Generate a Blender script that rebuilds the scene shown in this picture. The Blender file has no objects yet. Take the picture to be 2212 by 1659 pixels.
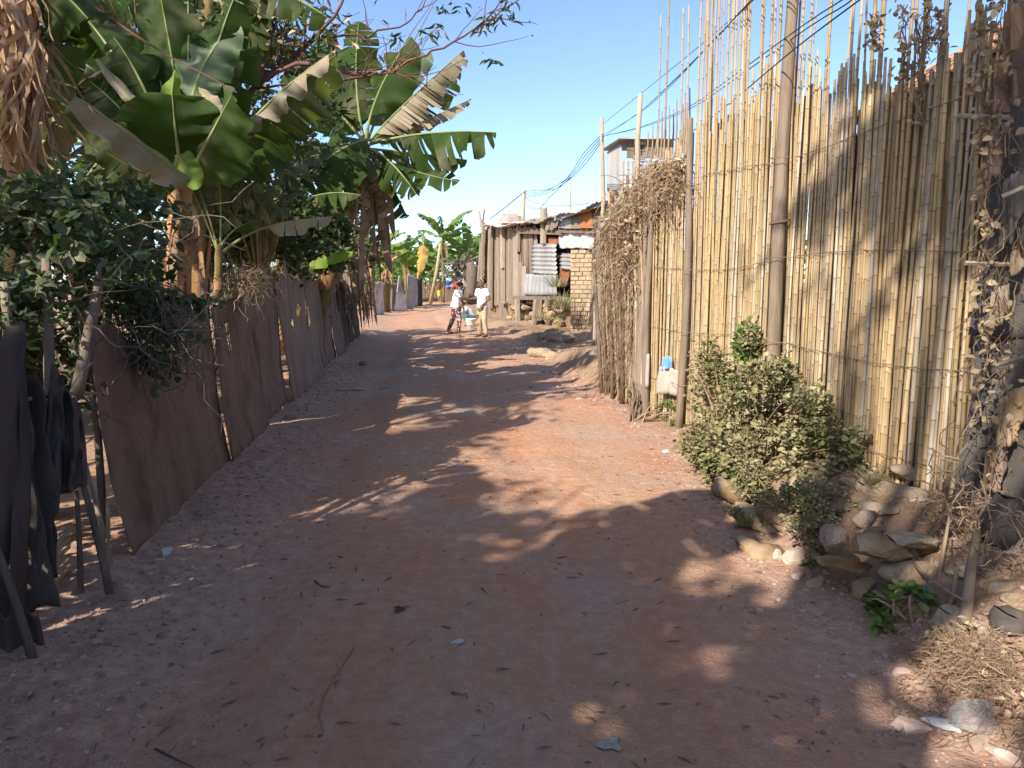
import bpy, math, random
import numpy as np
from mathutils import Vector, Matrix, noise

R = math.radians
scene = bpy.context.scene
COL = scene.collection

# ------------------------------------------------------------------ camera
CAM = Vector((0.0, 0.0, 1.5))
PITCH = R(8.0)
FOC = 740.0
cam_data = bpy.data.cameras.new('camera')
cam_data.sensor_width = 36.0
cam_data.lens = FOC / 1024.0 * 36.0
cam_data.clip_start = 0.05
cam_data.clip_end = 2000.0
cam = bpy.data.objects.new('camera', cam_data)
cam.location = CAM
cam.rotation_euler = (R(90) - PITCH, 0, 0)
COL.objects.link(cam)
scene.camera = cam

# ------------------------------------------------------------------ sky and sun
SUN_HEADING = R(35.0)      # light travels this far right of straight ahead
SUN_ELEV = R(34.0)
world = bpy.data.worlds.new('World')
scene.world = world
world.use_nodes = True
wn = world.node_tree
bg = wn.nodes['Background']
sky = wn.nodes.new('ShaderNodeTexSky')
sky.sky_type = 'NISHITA'
sky.sun_disc = False
sky.sun_elevation = SUN_ELEV
sky.sun_rotation = SUN_HEADING + math.pi
sky.altitude = 2500
sky.air_density = 0.8
sky.dust_density = 5.0
sky.ozone_density = 2.0
wn.links.new(sky.outputs[0], bg.inputs[0])
bg.inputs[1].default_value = 0.148
sl = bpy.data.lights.new('sun', 'SUN')
sl.energy = 4.2
sl.angle = R(0.6)
sl.color = (1.0, 0.92, 0.80)
sun = bpy.data.objects.new('sun', sl)
sd = Vector((math.sin(SUN_HEADING) * math.cos(SUN_ELEV), math.cos(SUN_HEADING) * math.cos(SUN_ELEV), -math.sin(SUN_ELEV)))
sun.rotation_euler = sd.to_track_quat('-Z', 'Y').to_euler()
sun.location = (-8, -10, 12)
COL.objects.link(sun)
scene.view_settings.view_transform = 'Standard'
scene.view_settings.look = 'None'
scene.view_settings.exposure = 1.12
scene.view_settings.gamma = 1.0
scene.view_settings.use_curve_mapping = False
scene.cycles.max_bounces = 6
scene.cycles.diffuse_bounces = 3
scene.cycles.transparent_max_bounces = 6

# ------------------------------------------------------------------ measuring: photograph point -> place in the street
_cp, _sp = math.cos(PITCH), math.sin(PITCH)
def ray(px, py):
    r = (px - 512.0) / FOC
    u = (384.0 - py) / FOC
    return Vector((r, _cp + u * _sp, -_sp + u * _cp))
VS = 1024.0 / 2212.0
def P(vx, vy, Y):
    d = ray(vx * VS, vy * VS)
    return CAM + d * (Y / d.y)
def G(vx, vy, z=0.0):
    d = ray(vx * VS, vy * VS)
    return CAM + d * ((z - CAM.z) / d.z)
def on_plane(px, py, p0, n):
    d = ray(px, py)
    return CAM + d * ((p0 - CAM).dot(n) / d.dot(n))

# ------------------------------------------------------------------ little noise field (numpy)
def _hash(ix, iy, s):
    h = (ix * 374761393 + iy * 668265263 + s * 1442695041) & 0x7fffffff
    h = ((h ^ (h >> 13)) * 1274126177) & 0x7fffffff
    return ((h ^ (h >> 16)) & 0xffff) / 65535.0
def vn(x, y, s=0):
    x = np.asarray(x, float); y = np.asarray(y, float)
    ix = np.floor(x).astype(np.int64); iy = np.floor(y).astype(np.int64)
    fx = x - ix; fy = y - iy
    fx = fx * fx * (3 - 2 * fx); fy = fy * fy * (3 - 2 * fy)
    a = _hash(ix, iy, s); b = _hash(ix + 1, iy, s); c = _hash(ix, iy + 1, s); d = _hash(ix + 1, iy + 1, s)
    return (a + (b - a) * fx + (c - a) * fy + (a - b - c + d) * fx * fy) * 2 - 1
def sm(t):
    t = np.clip(t, 0, 1)
    return t * t * (3 - 2 * t)

# ------------------------------------------------------------------ street plan
LF_Y = [-20, 1.5, 3.83, 8, 19.3, 31, 50, 120]
LF_X = [-1.5, -1.95, -2.12, -2.65, -4.07, -5.7, -8.8, -18]
RE_Y = [-20, 0, 2.3, 3.7, 6.7, 8.5, 12.4, 16, 20, 28, 40, 60, 120]
RE_X = [1.8, 1.62, 1.6, 1.5, 1.63, 1.35, 0.72, 0.35, -0.1, -1.5, -3.3, -5.0, -9]
def LFX(y): return np.interp(y, LF_Y, LF_X)
def REX(y): return np.interp(y, RE_Y, RE_X)
def FX(y): return float(np.interp(y, [2.0, 3.0, 4.16, 5.75, 7.4, 8.05, 9.5, 11.0], [2.88, 2.66, 2.40, 2.08, 1.82, 1.55, 1.30, 1.0]))   # bamboo fence line
def H(x, y):
    x = np.asarray(x, float); y = np.asarray(y, float)
    h = 0.022 * vn(x * 1.1, y * 0.9, 1) + 0.010 * vn(x * 3.1, y * 3.0, 2) + 0.004 * vn(x * 11, y * 11, 3)
    mid = 0.5 * (LFX(y) + REX(y))
    for o in (-0.95, 0.55):
        h = h - 0.032 * np.exp(-((x - mid - o + 0.08 * vn(y * 0.6, y * 0.0, 5)) / 0.22) ** 2)
    l = sm((LFX(y) + 0.75 - x) / 0.75)
    h = h + l * (0.07 + 0.03 * vn(x * 4, y * 4, 7))
    t = x - REX(y) + 0.12 * vn(y * 1.7, y * 0 + 3.0, 9)
    B = np.interp(y, [-20, 0, 2, 5.4, 6.8, 8.2, 9.2, 12.5, 14.5, 18, 40], [.2, .22, .28, .3, .12, .03, .42, .40, .12, .12, .1])
    b = sm(t / 0.6)
    h = h + B * b + b * (0.035 * vn(x * 3, y * 3, 11) + 0.018 * vn(x * 9, y * 9, 12))
    h = h - 0.24 * np.exp(-(((x - 1.80) / 0.16) ** 2 + ((y - 3.55) / 0.26) ** 2))
    h = h - 0.13 * np.exp(-(((x - 1.60) / 0.10) ** 2 + ((y - 4.75) / 0.45) ** 2))
    far = sm((np.abs(x) - 12) / 20) * 0.4
    return h + far
def Hs(x, y): return float(H(np.array([x]), np.array([y]))[0])

# ------------------------------------------------------------------ mesh helpers
def link(o, parent=None):
    COL.objects.link(o)
    if parent is not None:
        o.parent = parent
    return o
def tag(o, label=None, cat=None, group=None, kind=None):
    if label: o['label'] = label
    if cat: o['category'] = cat
    if group: o['group'] = group
    if kind: o['kind'] = kind
    return o
def thing(name, label, cat, loc=(0, 0, 0), group=None):
    o = bpy.data.objects.new(name, None)
    o.empty_display_size = 0.1
    o.location = loc
    COL.objects.link(o)
    return tag(o, label, cat, group)
def origin_of(parent):
    v = Vector((0, 0, 0))
    p = parent
    while p is not None:
        v = v + Vector(p.location); p = p.parent
    return v
def np_obj(name, V, F, mats, parent=None, smooth=False, mi=None, uv=None, origin=None):
    """V (n,3) world points, F list/array of faces with equal corner count."""
    V = np.asarray(V, np.float32)
    F = np.asarray(F, np.int32)
    o3 = np.array(origin if origin is not None else (origin_of(parent) if parent is not None else (0, 0, 0)), np.float32)
    me = bpy.data.meshes.new(name)
    n, k = F.shape
    me.vertices.add(len(V)); me.vertices.foreach_set('co', (V - o3).ravel())
    me.loops.add(n * k); me.loops.foreach_set('vertex_index', F.ravel())
    me.polygons.add(n)
    me.polygons.foreach_set('loop_start', np.arange(0, n * k, k, dtype=np.int32))
    me.polygons.foreach_set('loop_total', np.full(n, k, np.int32))
    if not isinstance(mats, (list, tuple)): mats = [mats]
    for m in mats: me.materials.append(m)
    if mi is not None: me.polygons.foreach_set('material_index', np.asarray(mi, np.int32))
    me.polygons.foreach_set('use_smooth', np.full(n, smooth, bool))
    if uv is not None:
        l = me.uv_layers.new(name='UVMap')
        l.data.foreach_set('uv', np.asarray(uv, np.float32)[F.ravel()].ravel())
    me.update(calc_edges=True)
    ob = bpy.data.objects.new(name, me)
    if parent is None: ob.location = o3
    return link(ob, parent)

class MB:
    """collects faces of one part"""
    def __init__(s): s.v = []; s.f = []; s.mi = []; s.m = 0; s.uv = []
    def add(s, vs, fs, uvs=None):
        b = len(s.v)
        s.v.extend([tuple(v) for v in vs])
        s.uv.extend(uvs if uvs is not None else [(0.0, 0.0)] * len(vs))
        for f in fs:
            s.f.append(tuple(i + b for i in f)); s.mi.append(s.m)
    def tube(s, pts, rad, n=6, cap=True, flat=None):
        pts = [Vector(p) for p in pts]
        if not isinstance(rad, (list, tuple)): rad = [rad] * len(pts)
        vs = []; ref = None
        for i, p in enumerate(pts):
            t = (pts[min(i + 1, len(pts) - 1)] - pts[max(i - 1, 0)])
            if t.length < 1e-9: t = Vector((0, 0, 1))
            t.normalize()
            if ref is None:
                ref = Vector((1, 0, 0)) if abs(t.x) < 0.8 else Vector((0, 1, 0))
            a = (ref - t * ref.dot(t))
            if a.length < 1e-6: a = t.orthogonal()
            a.normalize(); ref = a
            b = t.cross(a)
            for k in range(n):
                an = 2 * math.pi * k / n
                vs.append(p + a * (rad[i] * math.cos(an)) + b * (rad[i] * math.sin(an) * (flat or 1)))
        fs = []
        for i in range(len(pts) - 1):
            for k in range(n):
                k2 = (k + 1) % n
                fs.append((i * n + k, i * n + k2, (i + 1) * n + k2, (i + 1) * n + k))
        if cap:
            fs.append(tuple(range(n - 1, -1, -1)))
            fs.append(tuple((len(pts) - 1) * n + k for k in range(n)))
        s.add(vs, fs)
    def loft(s, rings, n=12):
        vs = []; fs = []
        for c, rx, ry in rings:
            for k in range(n):
                a = 2 * math.pi * k / n
                vs.append((c[0] + rx * math.cos(a), c[1] + ry * math.sin(a), c[2]))
        for i in range(len(rings) - 1):
            for k in range(n):
                k2 = (k + 1) % n
                fs.append((i * n + k, i * n + k2, (i + 1) * n + k2, (i + 1) * n + k))
        fs.append(tuple(range(n - 1, -1, -1))); fs.append(tuple((len(rings) - 1) * n + k for k in range(n)))
        s.add(vs, fs)
    def ball(s, c, r, n=10, m=7):
        if not isinstance(r, (list, tuple)): r = (r, r, r)
        vs = [(c[0], c[1], c[2] - r[2])]; fs = []
        for j in range(1, m):
            a = -math.pi / 2 + math.pi * j / m
            for k in range(n):
                b = 2 * math.pi * k / n
                vs.append((c[0] + r[0] * math.cos(a) * math.cos(b), c[1] + r[1] * math.cos(a) * math.sin(b), c[2] + r[2] * math.sin(a)))
        vs.append((c[0], c[1], c[2] + r[2]))
        for k in range(n): fs.append((0, 1 + (k + 1) % n, 1 + k))
        for j in range(m - 2):
            for k in range(n):
                k2 = (k + 1) % n
                fs.append((1 + j * n + k, 1 + j * n + k2, 1 + (j + 1) * n + k2, 1 + (j + 1) * n + k))
        t = len(vs) - 1
        for k in range(n): fs.append((t, 1 + (m - 2) * n + k, 1 + (m - 2) * n + (k + 1) % n))
        s.add(vs, fs)
    def slab(s, a, b, c, d, nrm, th):
        """front corners a b c d (counter clockwise seen from nrm), thickness behind"""
        nn = Vector(nrm).normalized() * th
        q = [Vector(p) for p in (a, b, c, d)]
        w = [p - nn for p in q]
        s.add(q + w, [(0, 1, 2, 3), (7, 6, 5, 4), (0, 4, 5, 1), (1, 5, 6, 2), (2, 6, 7, 3), (3, 7, 4, 0)])
    def build(s, name, mats, parent=None, smooth=False, origin=None):
        o3 = Vector(origin) if origin is not None else (origin_of(parent) if parent is not None else Vector((0, 0, 0)))
        me = bpy.data.meshes.new(name)
        me.from_pydata([(v[0] - o3.x, v[1] - o3.y, v[2] - o3.z) for v in s.v], [], s.f)
        if not isinstance(mats, (list, tuple)): mats = [mats]
        for m in mats: me.materials.append(m)
        me.polygons.foreach_set('material_index', s.mi)
        me.polygons.foreach_set('use_smooth', [smooth] * len(s.f))
        if any(u != (0.0, 0.0) for u in s.uv):
            l = me.uv_layers.new(name='UVMap')
            idx = np.empty(len(me.loops), np.int32); me.loops.foreach_get('vertex_index', idx)
            l.data.foreach_set('uv', np.asarray(s.uv, np.float32)[idx].ravel())
        me.update()
        ob = bpy.data.objects.new(name, me)
        if parent is None: ob.location = o3
        return link(ob, parent)

# ------------------------------------------------------------------ materials
def new_mat(name):
    m = bpy.data.materials.new(name); m.use_nodes = True
    nt = m.node_tree
    return m, nt, nt.nodes['Principled BSDF'], nt.nodes['Material Output']
def nd(nt, t, **kw):
    n = nt.nodes.new(t)
    for k, v in kw.items(): setattr(n, k, v)
    return n
def mixc(nt, fac, a, b, blend='MIX'):
    n = nt.nodes.new('ShaderNodeMix'); n.data_type = 'RGBA'; n.blend_type = blend
    for sock, val in ((n.inputs[0], fac), (n.inputs[6], a), (n.inputs[7], b)):
        if hasattr(val, 'type') and hasattr(val, 'links'): nt.links.new(val, sock)
        elif isinstance(val, (int, float)): sock.default_value = val
        else: sock.default_value = (*val[:3], 1)
    return n.outputs[2]
def ramp(nt, src, p0, p1, c0=(0, 0, 0), c1=(1, 1, 1)):
    r = nt.nodes.new('ShaderNodeValToRGB')
    r.color_ramp.elements[0].position = p0; r.color_ramp.elements[1].position = p1
    r.color_ramp.elements[0].color = (*c0, 1); r.color_ramp.elements[1].color = (*c1, 1)
    nt.links.new(src, r.inputs[0])
    return r.outputs[0]
def coords(nt, stretch=(1, 1, 1), kind='Object', rnd=True):
    tc = nd(nt, 'ShaderNodeTexCoord')
    src = tc.outputs[kind]
    if rnd:
        oi = nd(nt, 'ShaderNodeObjectInfo')
        mu = nd(nt, 'ShaderNodeVectorMath', operation='SCALE'); mu.inputs[0].default_value = (37, 53, 71)
        nt.links.new(oi.outputs['Random'], mu.inputs[3])
        ad = nd(nt, 'ShaderNodeVectorMath', operation='ADD')
        nt.links.new(src, ad.inputs[0]); nt.links.new(mu.outputs[0], ad.inputs[1]); src = ad.outputs[0]
    mp = nd(nt, 'ShaderNodeMapping'); mp.inputs['Scale'].default_value = stretch
    nt.links.new(src, mp.inputs[0])
    return mp.outputs[0]
def noise_out(nt, vec, scale, detail=4, rough=0.6, out='Fac'):
    n = nd(nt, 'ShaderNodeTexNoise')
    n.inputs['Scale'].default_value = scale; n.inputs['Detail'].default_value = detail; n.inputs['Roughness'].default_value = rough
    nt.links.new(vec, n.inputs['Vector'])
    return n.outputs[out]
def bump(nt, bsdf, h, strength, dist=0.02):
    b = nd(nt, 'ShaderNodeBump'); b.inputs['Strength'].default_value = strength; b.inputs['Distance'].default_value = dist
    nt.links.new(h, b.inputs['Height']); nt.links.new(b.outputs[0], bsdf.inputs['Normal'])
def surf(name, c1, c2, scale=4, stretch=(1, 1, 1), rough=0.9, bstr=0.4, bscale=40, c3=None, c3lim=(0.55, 0.7), c3scale=1.7, var=0.0, spec=0.15, metal=0.0, bdist=0.01, island=0.0, lim=(0.3, 0.7)):
    m, nt, b, out = new_mat(name)
    v = coords(nt, stretch)
    col = mixc(nt, ramp(nt, noise_out(nt, v, scale, 4), *lim), c1, c2)
    if c3 is not None:
        col = mixc(nt, ramp(nt, noise_out(nt, v, c3scale, 4), *c3lim), col, c3)
    if var > 0:
        oi = nd(nt, 'ShaderNodeObjectInfo')
        mr = nd(nt, 'ShaderNodeMapRange'); mr.inputs[3].default_value = 1 - var; mr.inputs[4].default_value = 1 + var
        nt.links.new(oi.outputs['Random'], mr.inputs[0])
        hs = nd(nt, 'ShaderNodeHueSaturation'); nt.links.new(mr.outputs[0], hs.inputs['Value']); nt.links.new(col, hs.inputs['Color']); col = hs.outputs[0]
    if island > 0:
        ge = nd(nt, 'ShaderNodeNewGeometry')
        mr = nd(nt, 'ShaderNodeMapRange'); mr.inputs[3].default_value = 1 - island; mr.inputs[4].default_value = 1 + island
        nt.links.new(ge.outputs['Random Per Island'], mr.inputs[0])
        hs = nd(nt, 'ShaderNodeHueSaturation'); nt.links.new(mr.outputs[0], hs.inputs['Value']); nt.links.new(col, hs.inputs['Color']); col = hs.outputs[0]
    nt.links.new(col, b.inputs['Base Color'])
    b.inputs['Roughness'].default_value = rough; b.inputs['Specular IOR Level'].default_value = spec; b.inputs['Metallic'].default_value = metal
    if bstr > 0: bump(nt, b, noise_out(nt, v, bscale, 3), bstr, bdist)
    return m
def leafmat(name, green, green2, dust, dust_amt=0.5, trans=0.3, tcol=None, rough=0.55, veins=0.0, island=0.35, nscale=6, spec=0.3):
    m, nt, b, out = new_mat(name)
    v = coords(nt)
    ge = nd(nt, 'ShaderNodeNewGeometry')
    col = mixc(nt, ge.outputs['Random Per Island'] if not veins else ramp(nt, noise_out(nt, v, 2.0), .35, .65), green, green2)
    n = noise_out(nt, v, nscale, 4)
    # dust settles on the upper side of the leaf
    dn = ramp(nt, n, 0.62 - 0.5 * dust_amt, 0.95 - 0.5 * dust_amt)
    col = mixc(nt, dn, col, dust)
    if veins:
        uvm = nd(nt, 'ShaderNodeUVMap')
        wv = nd(nt, 'ShaderNodeTexWave', wave_type='BANDS', bands_direction='X')
        wv.inputs['Scale'].default_value = 9.0; wv.inputs['Distortion'].default_value = 1.2; wv.inputs['Detail'].default_value = 2; wv.inputs['Detail Scale'].default_value = 2
        nt.links.new(uvm.outputs[0], wv.inputs['Vector'])
        col = mixc(nt, ramp(nt, wv.outputs['Fac'], 0.0, 1.0, (0, 0, 0), (veins, veins, veins)), col, tuple(min(1, c * 1.8 + .02) for c in green))
        bump(nt, b, wv.outputs['Fac'], 0.35, 0.008)
        su = nd(nt, 'ShaderNodeSeparateXYZ'); nt.links.new(uvm.outputs[0], su.inputs[0])
        ed = nd(nt, 'ShaderNodeMath', operation='MULTIPLY_ADD'); ed.inputs[1].default_value = .55; nt.links.new(noise_out(nt, v, 9, 4), ed.inputs[0]); nt.links.new(su.outputs[1], ed.inputs[2])
        col = mixc(nt, ramp(nt, ed.outputs[0], 1.20, 1.32), col, (.24, .16, .075))     # scorched, frayed margins
    mr = nd(nt, 'ShaderNodeMapRange'); mr.inputs[3].default_value = 1 - island; mr.inputs[4].default_value = 1 + island
    nt.links.new(ge.outputs['Random Per Island'], mr.inputs[0])
    hs = nd(nt, 'ShaderNodeHueSaturation'); nt.links.new(mr.outputs[0], hs.inputs['Value']); nt.links.new(col, hs.inputs['Color']); col = hs.outputs[0]
    nt.links.new(col, b.inputs['Base Color'])
    b.inputs['Roughness'].default_value = rough; b.inputs['Specular IOR Level'].default_value = spec
    if trans > 0:
        tr = nd(nt, 'ShaderNodeBsdfTranslucent')
        tc = mixc(nt, 0.6, col, tcol or (0.25, 0.36, 0.03)); nt.links.new(tc, tr.inputs[0])
        mx = nd(nt, 'ShaderNodeMixShader'); mx.inputs[0].default_value = trans
        nt.links.new(b.outputs[0], mx.inputs[1]); nt.links.new(tr.outputs[0], mx.inputs[2]); nt.links.new(mx.outputs[0], out.inputs[0])
    return m

M = {}
def earth(name):
    m, nt, b, out = new_mat(name)
    tc = nd(nt, 'ShaderNodeTexCoord'); ps = tc.outputs['Object']
    mp = nd(nt, 'ShaderNodeMapping'); mp.inputs['Scale'].default_value = (1.0, 0.16, 1.0); nt.links.new(ps, mp.inputs[0])
    streak = noise_out(nt, mp.outputs[0], 1.5, 4)
    big = noise_out(nt, ps, 0.8, 5)
    fine = noise_out(nt, ps, 14, 5, 0.7)
    grit = noise_out(nt, ps, 85, 3, 0.7)
    col = mixc(nt, ramp(nt, streak, .40, .60), (0.51, 0.315, 0.20), (0.53, 0.275, 0.165))
    col = mixc(nt, ramp(nt, big, .48, .68), col, (0.50, 0.36, 0.28))
    mp2 = nd(nt, 'ShaderNodeMapping'); mp2.inputs['Scale'].default_value = (7.0, 0.35, 1.0); nt.links.new(ps, mp2.inputs[0])
    lines = noise_out(nt, mp2.outputs[0], 1.6, 3)            # faint lengthwise wheel marks
    col = mixc(nt, ramp(nt, lines, .52, .66, (0, 0, 0), (.55, .55, .55)), col, (0.52, 0.33, 0.245))
    ar = nd(nt, 'ShaderNodeAttribute'); ar.attribute_name = 'rubble'
    col = mixc(nt, ar.outputs['Fac'], col, mixc(nt, ramp(nt, fine, .4, .65), (0.45, 0.275, 0.195), (0.54, 0.37, 0.27)))
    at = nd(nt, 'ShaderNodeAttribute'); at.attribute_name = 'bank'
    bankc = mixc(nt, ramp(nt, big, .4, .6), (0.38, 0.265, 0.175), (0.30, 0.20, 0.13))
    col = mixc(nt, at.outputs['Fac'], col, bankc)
    col = mixc(nt, ramp(nt, fine, .30, .75), mixc(nt, 1.0, col, (0.80, 0.77, 0.76), 'MULTIPLY'), mixc(nt, 1.0, col, (1.12, 1.12, 1.12), 'MULTIPLY'))
    col = mixc(nt, ramp(nt, grit, .62, .74), col, (0.50, 0.40, 0.35))
    col = mixc(nt, ramp(nt, grit, .26, .36, (.35, .35, .35), (0, 0, 0)), col, (0.14, 0.09, 0.07))
    nt.links.new(col, b.inputs['Base Color']); b.inputs['Roughness'].default_value = 0.95; b.inputs['Specular IOR Level'].default_value = 0.1
    ad = nd(nt, 'ShaderNodeMath', operation='ADD'); nt.links.new(fine, ad.inputs[0])
    mu = nd(nt, 'ShaderNodeMath', operation='MULTIPLY'); mu.inputs[1].default_value = 0.45; nt.links.new(grit, mu.inputs[0]); nt.links.new(mu.outputs[0], ad.inputs[1])
    bump(nt, b, ad.outputs[0], 0.9, 0.03)
    return m
M['earth'] = earth('red earth')
M['stone'] = surf('stone', (.25, .175, .125), (.37, .275, .205), 9, bstr=1.0, bscale=22, bdist=.02, c3=(.18, .12, .08), c3lim=(.5, .65), c3scale=5, var=.2)
M['pebble'] = surf('pebble', (.26, .16, .13), (.40, .28, .235), 3, bstr=.3, island=.4)
M['rock_pink'] = surf('pinkish rock', (.50, .36, .28), (.60, .47, .38), 7, bstr=.6, bscale=18)
M['rock_white'] = surf('white stone', (.42, .40, .38), (.54, .52, .50), 7, bstr=.4, bscale=18)
M['sack'] = surf('dusty woven sack', (.29, .225, .15), (.38, .30, .21), 5, bstr=1.0, bscale=16, bdist=.03, c3=(.19, .125, .065), c3lim=(.45, .65), var=.08, island=.08)
M['sack_brown'] = surf('mud caked sack', (.30, .20, .11), (.42, .32, .22), 3, bstr=.6, bscale=50, c3=(.20, .12, .055), c3lim=(.5, .62))
M['wood_grey'] = surf('weathered grey wood', (.20, .16, .12), (.34, .28, .21), 5, (6, 6, .7), bstr=.6, bscale=14, c3=(.16, .12, .09), c3lim=(.55, .75), var=.25)
M['wood_post'] = surf('dusty eucalyptus post', (.145, .112, .08), (.25, .195, .14), 4, (5, 5, .6), bstr=.9, bscale=12, c3=(.11, .075, .05), c3lim=(.5, .72), var=.12)
M['wood_pole'] = surf('pale weathered pole', (.30, .24, .17), (.44, .36, .27), 5, (6, 6, .7), bstr=.6, bscale=14, c3=(.18, .14, .10), c3lim=(.55, .75))
M['wood_dark'] = surf('dark wood', (.10, .075, .06), (.19, .15, .12), 5, (6, 6, .8), bstr=.5, bscale=14, var=.2)  # dark brown base tone, varied per object
M['twig'] = surf('dry twig', (.20, .14, .09), (.32, .235, .15), 4, bstr=.2, island=.35)
M['twig_red'] = surf('reddish bare twig', (.10, .05, .04), (.17, .09, .07), 4, bstr=.2, island=.3)
M['straw'] = surf('dry straw', (.30, .22, .125), (.42, .325, .195), 4, bstr=.1, island=.4)
M['vine'] = surf('dead vine', (.20, .14, .085), (.34, .25, .16), 3, bstr=.1, island=.45)
M['wire'] = surf('rusty wire', (.16, .11, .08), (.26, .19, .14), 8, bstr=0)
M['cable'] = surf('black cable', (.02, .02, .024), (.05, .05, .055), 4, bstr=0, rough=.6)
M['zinc'] = surf('galvanised sheet', (.28, .275, .26), (.40, .39, .365), 3, (1, 1, .4), rough=.5, bstr=.15, c3=(.40, .26, .16), c3lim=(.60, .72), metal=.25, spec=.4)
M['zinc_white'] = surf('whitish corrugated sheet', (.26, .26, .26), (.36, .36, .35), 3, (1, 1, .3), rough=.5, bstr=.1, c3=(.45, .36, .30), c3lim=(.66, .8), metal=.15, spec=.4)
M['zinc_dull'] = surf('dull roof sheet', (.30, .29, .28), (.44, .42, .39), 3, (1, 1, .4), rough=.65, bstr=.2, c3=(.30, .18, .11), c3lim=(.52, .7))
M['rust'] = surf('rusty sheet', (.36, .12, .045), (.46, .20, .085), 4, bstr=.4, c3=(.50, .36, .24), c3lim=(.60, .75))
M['rust_dark'] = surf('dark rusty sheet', (.22, .075, .04), (.34, .13, .065), 4, bstr=.4)
M['foil'] = surf('crumpled pale sheeting', (.48, .45, .42), (.66, .63, .59), 4, bstr=.8, bscale=14, bdist=.04, c3=(.42, .33, .25), c3lim=(.55, .7), rough=.55)
M['brick'] = surf('mud brick', (.33, .245, .155), (.43, .325, .215), 6, bstr=.5, bscale=30, var=.16)
M['mortar'] = surf('mud mortar', (.19, .13, .08), (.26, .185, .12), 8, bstr=.6, bscale=30)
M['tile'] = surf('clay roof tile', (.36, .205, .125), (.47, .30, .19), 6, bstr=.4, var=.25)
M['plaster'] = surf('brown mud wall', (.22, .13, .085), (.31, .20, .13), 3, bstr=.5)
M['void'] = surf('black unlit inside', (.02, .017, .014), (.04, .033, .027), 3, bstr=0)  # near-black colour standing for unlit depth behind openings
M['mat_cloth'] = surf('dusty brown sheeting', (.175, .112, .08), (.25, .168, .122), 2.2, (1.5, 1.5, .8), bstr=.6, bscale=130, c3=(.12, .07, .048), c3lim=(.50, .70), c3scale=3, var=.06)
M['mat_pale'] = surf('dusty pale brown sheeting', (.20, .125, .09), (.285, .195, .145), 2.2, (2.2, 2.2, .5), bstr=.5, bscale=40, c3=(.13, .085, .062), c3lim=(.5, .7), c3scale=3)
M['grey_cloth'] = surf('dusty grey sheeting', (.20, .145, .115), (.30, .225, .18), 2.2, (2.2, 2.2, .5), bstr=.4, bscale=60, c3=(.14, .11, .095), c3lim=(.55, .75), var=.06)
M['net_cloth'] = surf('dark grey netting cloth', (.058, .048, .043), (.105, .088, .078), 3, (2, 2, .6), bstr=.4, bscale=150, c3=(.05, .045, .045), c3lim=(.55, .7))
M['sacking'] = surf('shade darkened sacking', (.085, .075, .07), (.14, .122, .11), 2.5, (2, 2, .6), bstr=.5, bscale=60, c3=(.06, .05, .045), c3lim=(.5, .7))  # grey cloth darkened in colour for the shade along this edge
M['rag'] = surf('pale grey rag', (.30, .265, .23), (.42, .375, .325), 3, bstr=.5, bscale=30, c3=(.25, .2, .16), c3lim=(.55, .75))
M['tarp_white'] = surf('white plastic sheet', (.42, .41, .40), (.58, .57, .55), 2, rough=.5, bstr=.4, bscale=12, bdist=.05, c3=(.30, .24, .18), c3lim=(.48, .65))
M['blue'] = surf('blue plastic', (.08, .22, .55), (.2, .42, .75), 6, bstr=.2, rough=.4)
M['leaf_ban'] = leafmat('dusty banana leaf', (.016, .034, .005), (.036, .068, .010), (.21, .175, .11), .28, .30, (.30, .40, .03), .5, veins=.4, nscale=2.2, island=.12, spec=.12)  # greens darkened to stand for canopy shade and leaf undersides
M['leaf_tan'] = leafmat('dust covered banana leaf', (.10, .11, .04), (.15, .14, .06), (.33, .26, .185), .74, .14, (.24, .26, .06), .7, veins=.25, nscale=1.6, island=.10)
M['leaf_cool'] = leafmat('pale green banana leaf', (.07, .12, .05), (.12, .17, .08), (.26, .25, .17), .45, .25, (.24, .34, .06), .5, veins=.3, nscale=2.0, island=.1)
M['leaf_lit'] = leafmat('young banana leaf', (.13, .22, .02), (.20, .29, .04), (.36, .36, .16), .22, .42, (.42, .55, .03), .45, veins=.3, nscale=2.5, island=.1)
M['leaf_dry'] = leafmat('dry banana leaf', (.33, .21, .115), (.43, .30, .18), (.20, .115, .06), .45, .20, (.45, .27, .10), .8, veins=.3, nscale=3, island=.2)
M['leaf_far'] = leafmat('grove banana leaf', (.07, .145, .022), (.12, .215, .035), (.22, .25, .10), .34, .32, (.30, .45, .04), .55, veins=.3, nscale=1.8, island=.25)
M['leaf_yel'] = leafmat('yellow banana leaf', (.42, .27, .06), (.48, .34, .09), (.34, .22, .09), .4, .3, (.6, .4, .04), .7, veins=.3, nscale=1.8, island=.1)
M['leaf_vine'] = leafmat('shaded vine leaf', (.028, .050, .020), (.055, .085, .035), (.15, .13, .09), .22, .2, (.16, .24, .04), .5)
M['leaf_cas'] = leafmat('dusty palmate leaf', (.05, .07, .028), (.09, .105, .045), (.25, .22, .15), .42, .25, (.22, .28, .06), .65)
M['leaf_bush'] = leafmat('dusty bush leaf', (.10, .13, .035), (.18, .19, .065), (.38, .31, .185), .55, .2, (.2, .25, .05), .8)
M['leaf_weed'] = leafmat('green weed leaf', (.09, .16, .03), (.16, .23, .06), (.34, .31, .17), .35, .3, (.28, .42, .05), .6)
M['leaf_tree'] = leafmat('tree leaf', (.03, .055, .016), (.06, .095, .03), (.19, .16, .10), .3, .2, (.16, .25, .04), .6)
M['leaf_brown'] = leafmat('withered leaf', (.30, .20, .10), (.42, .30, .17), (.46, .37, .24), .5, .2, (.4, .25, .08), .9)
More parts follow.
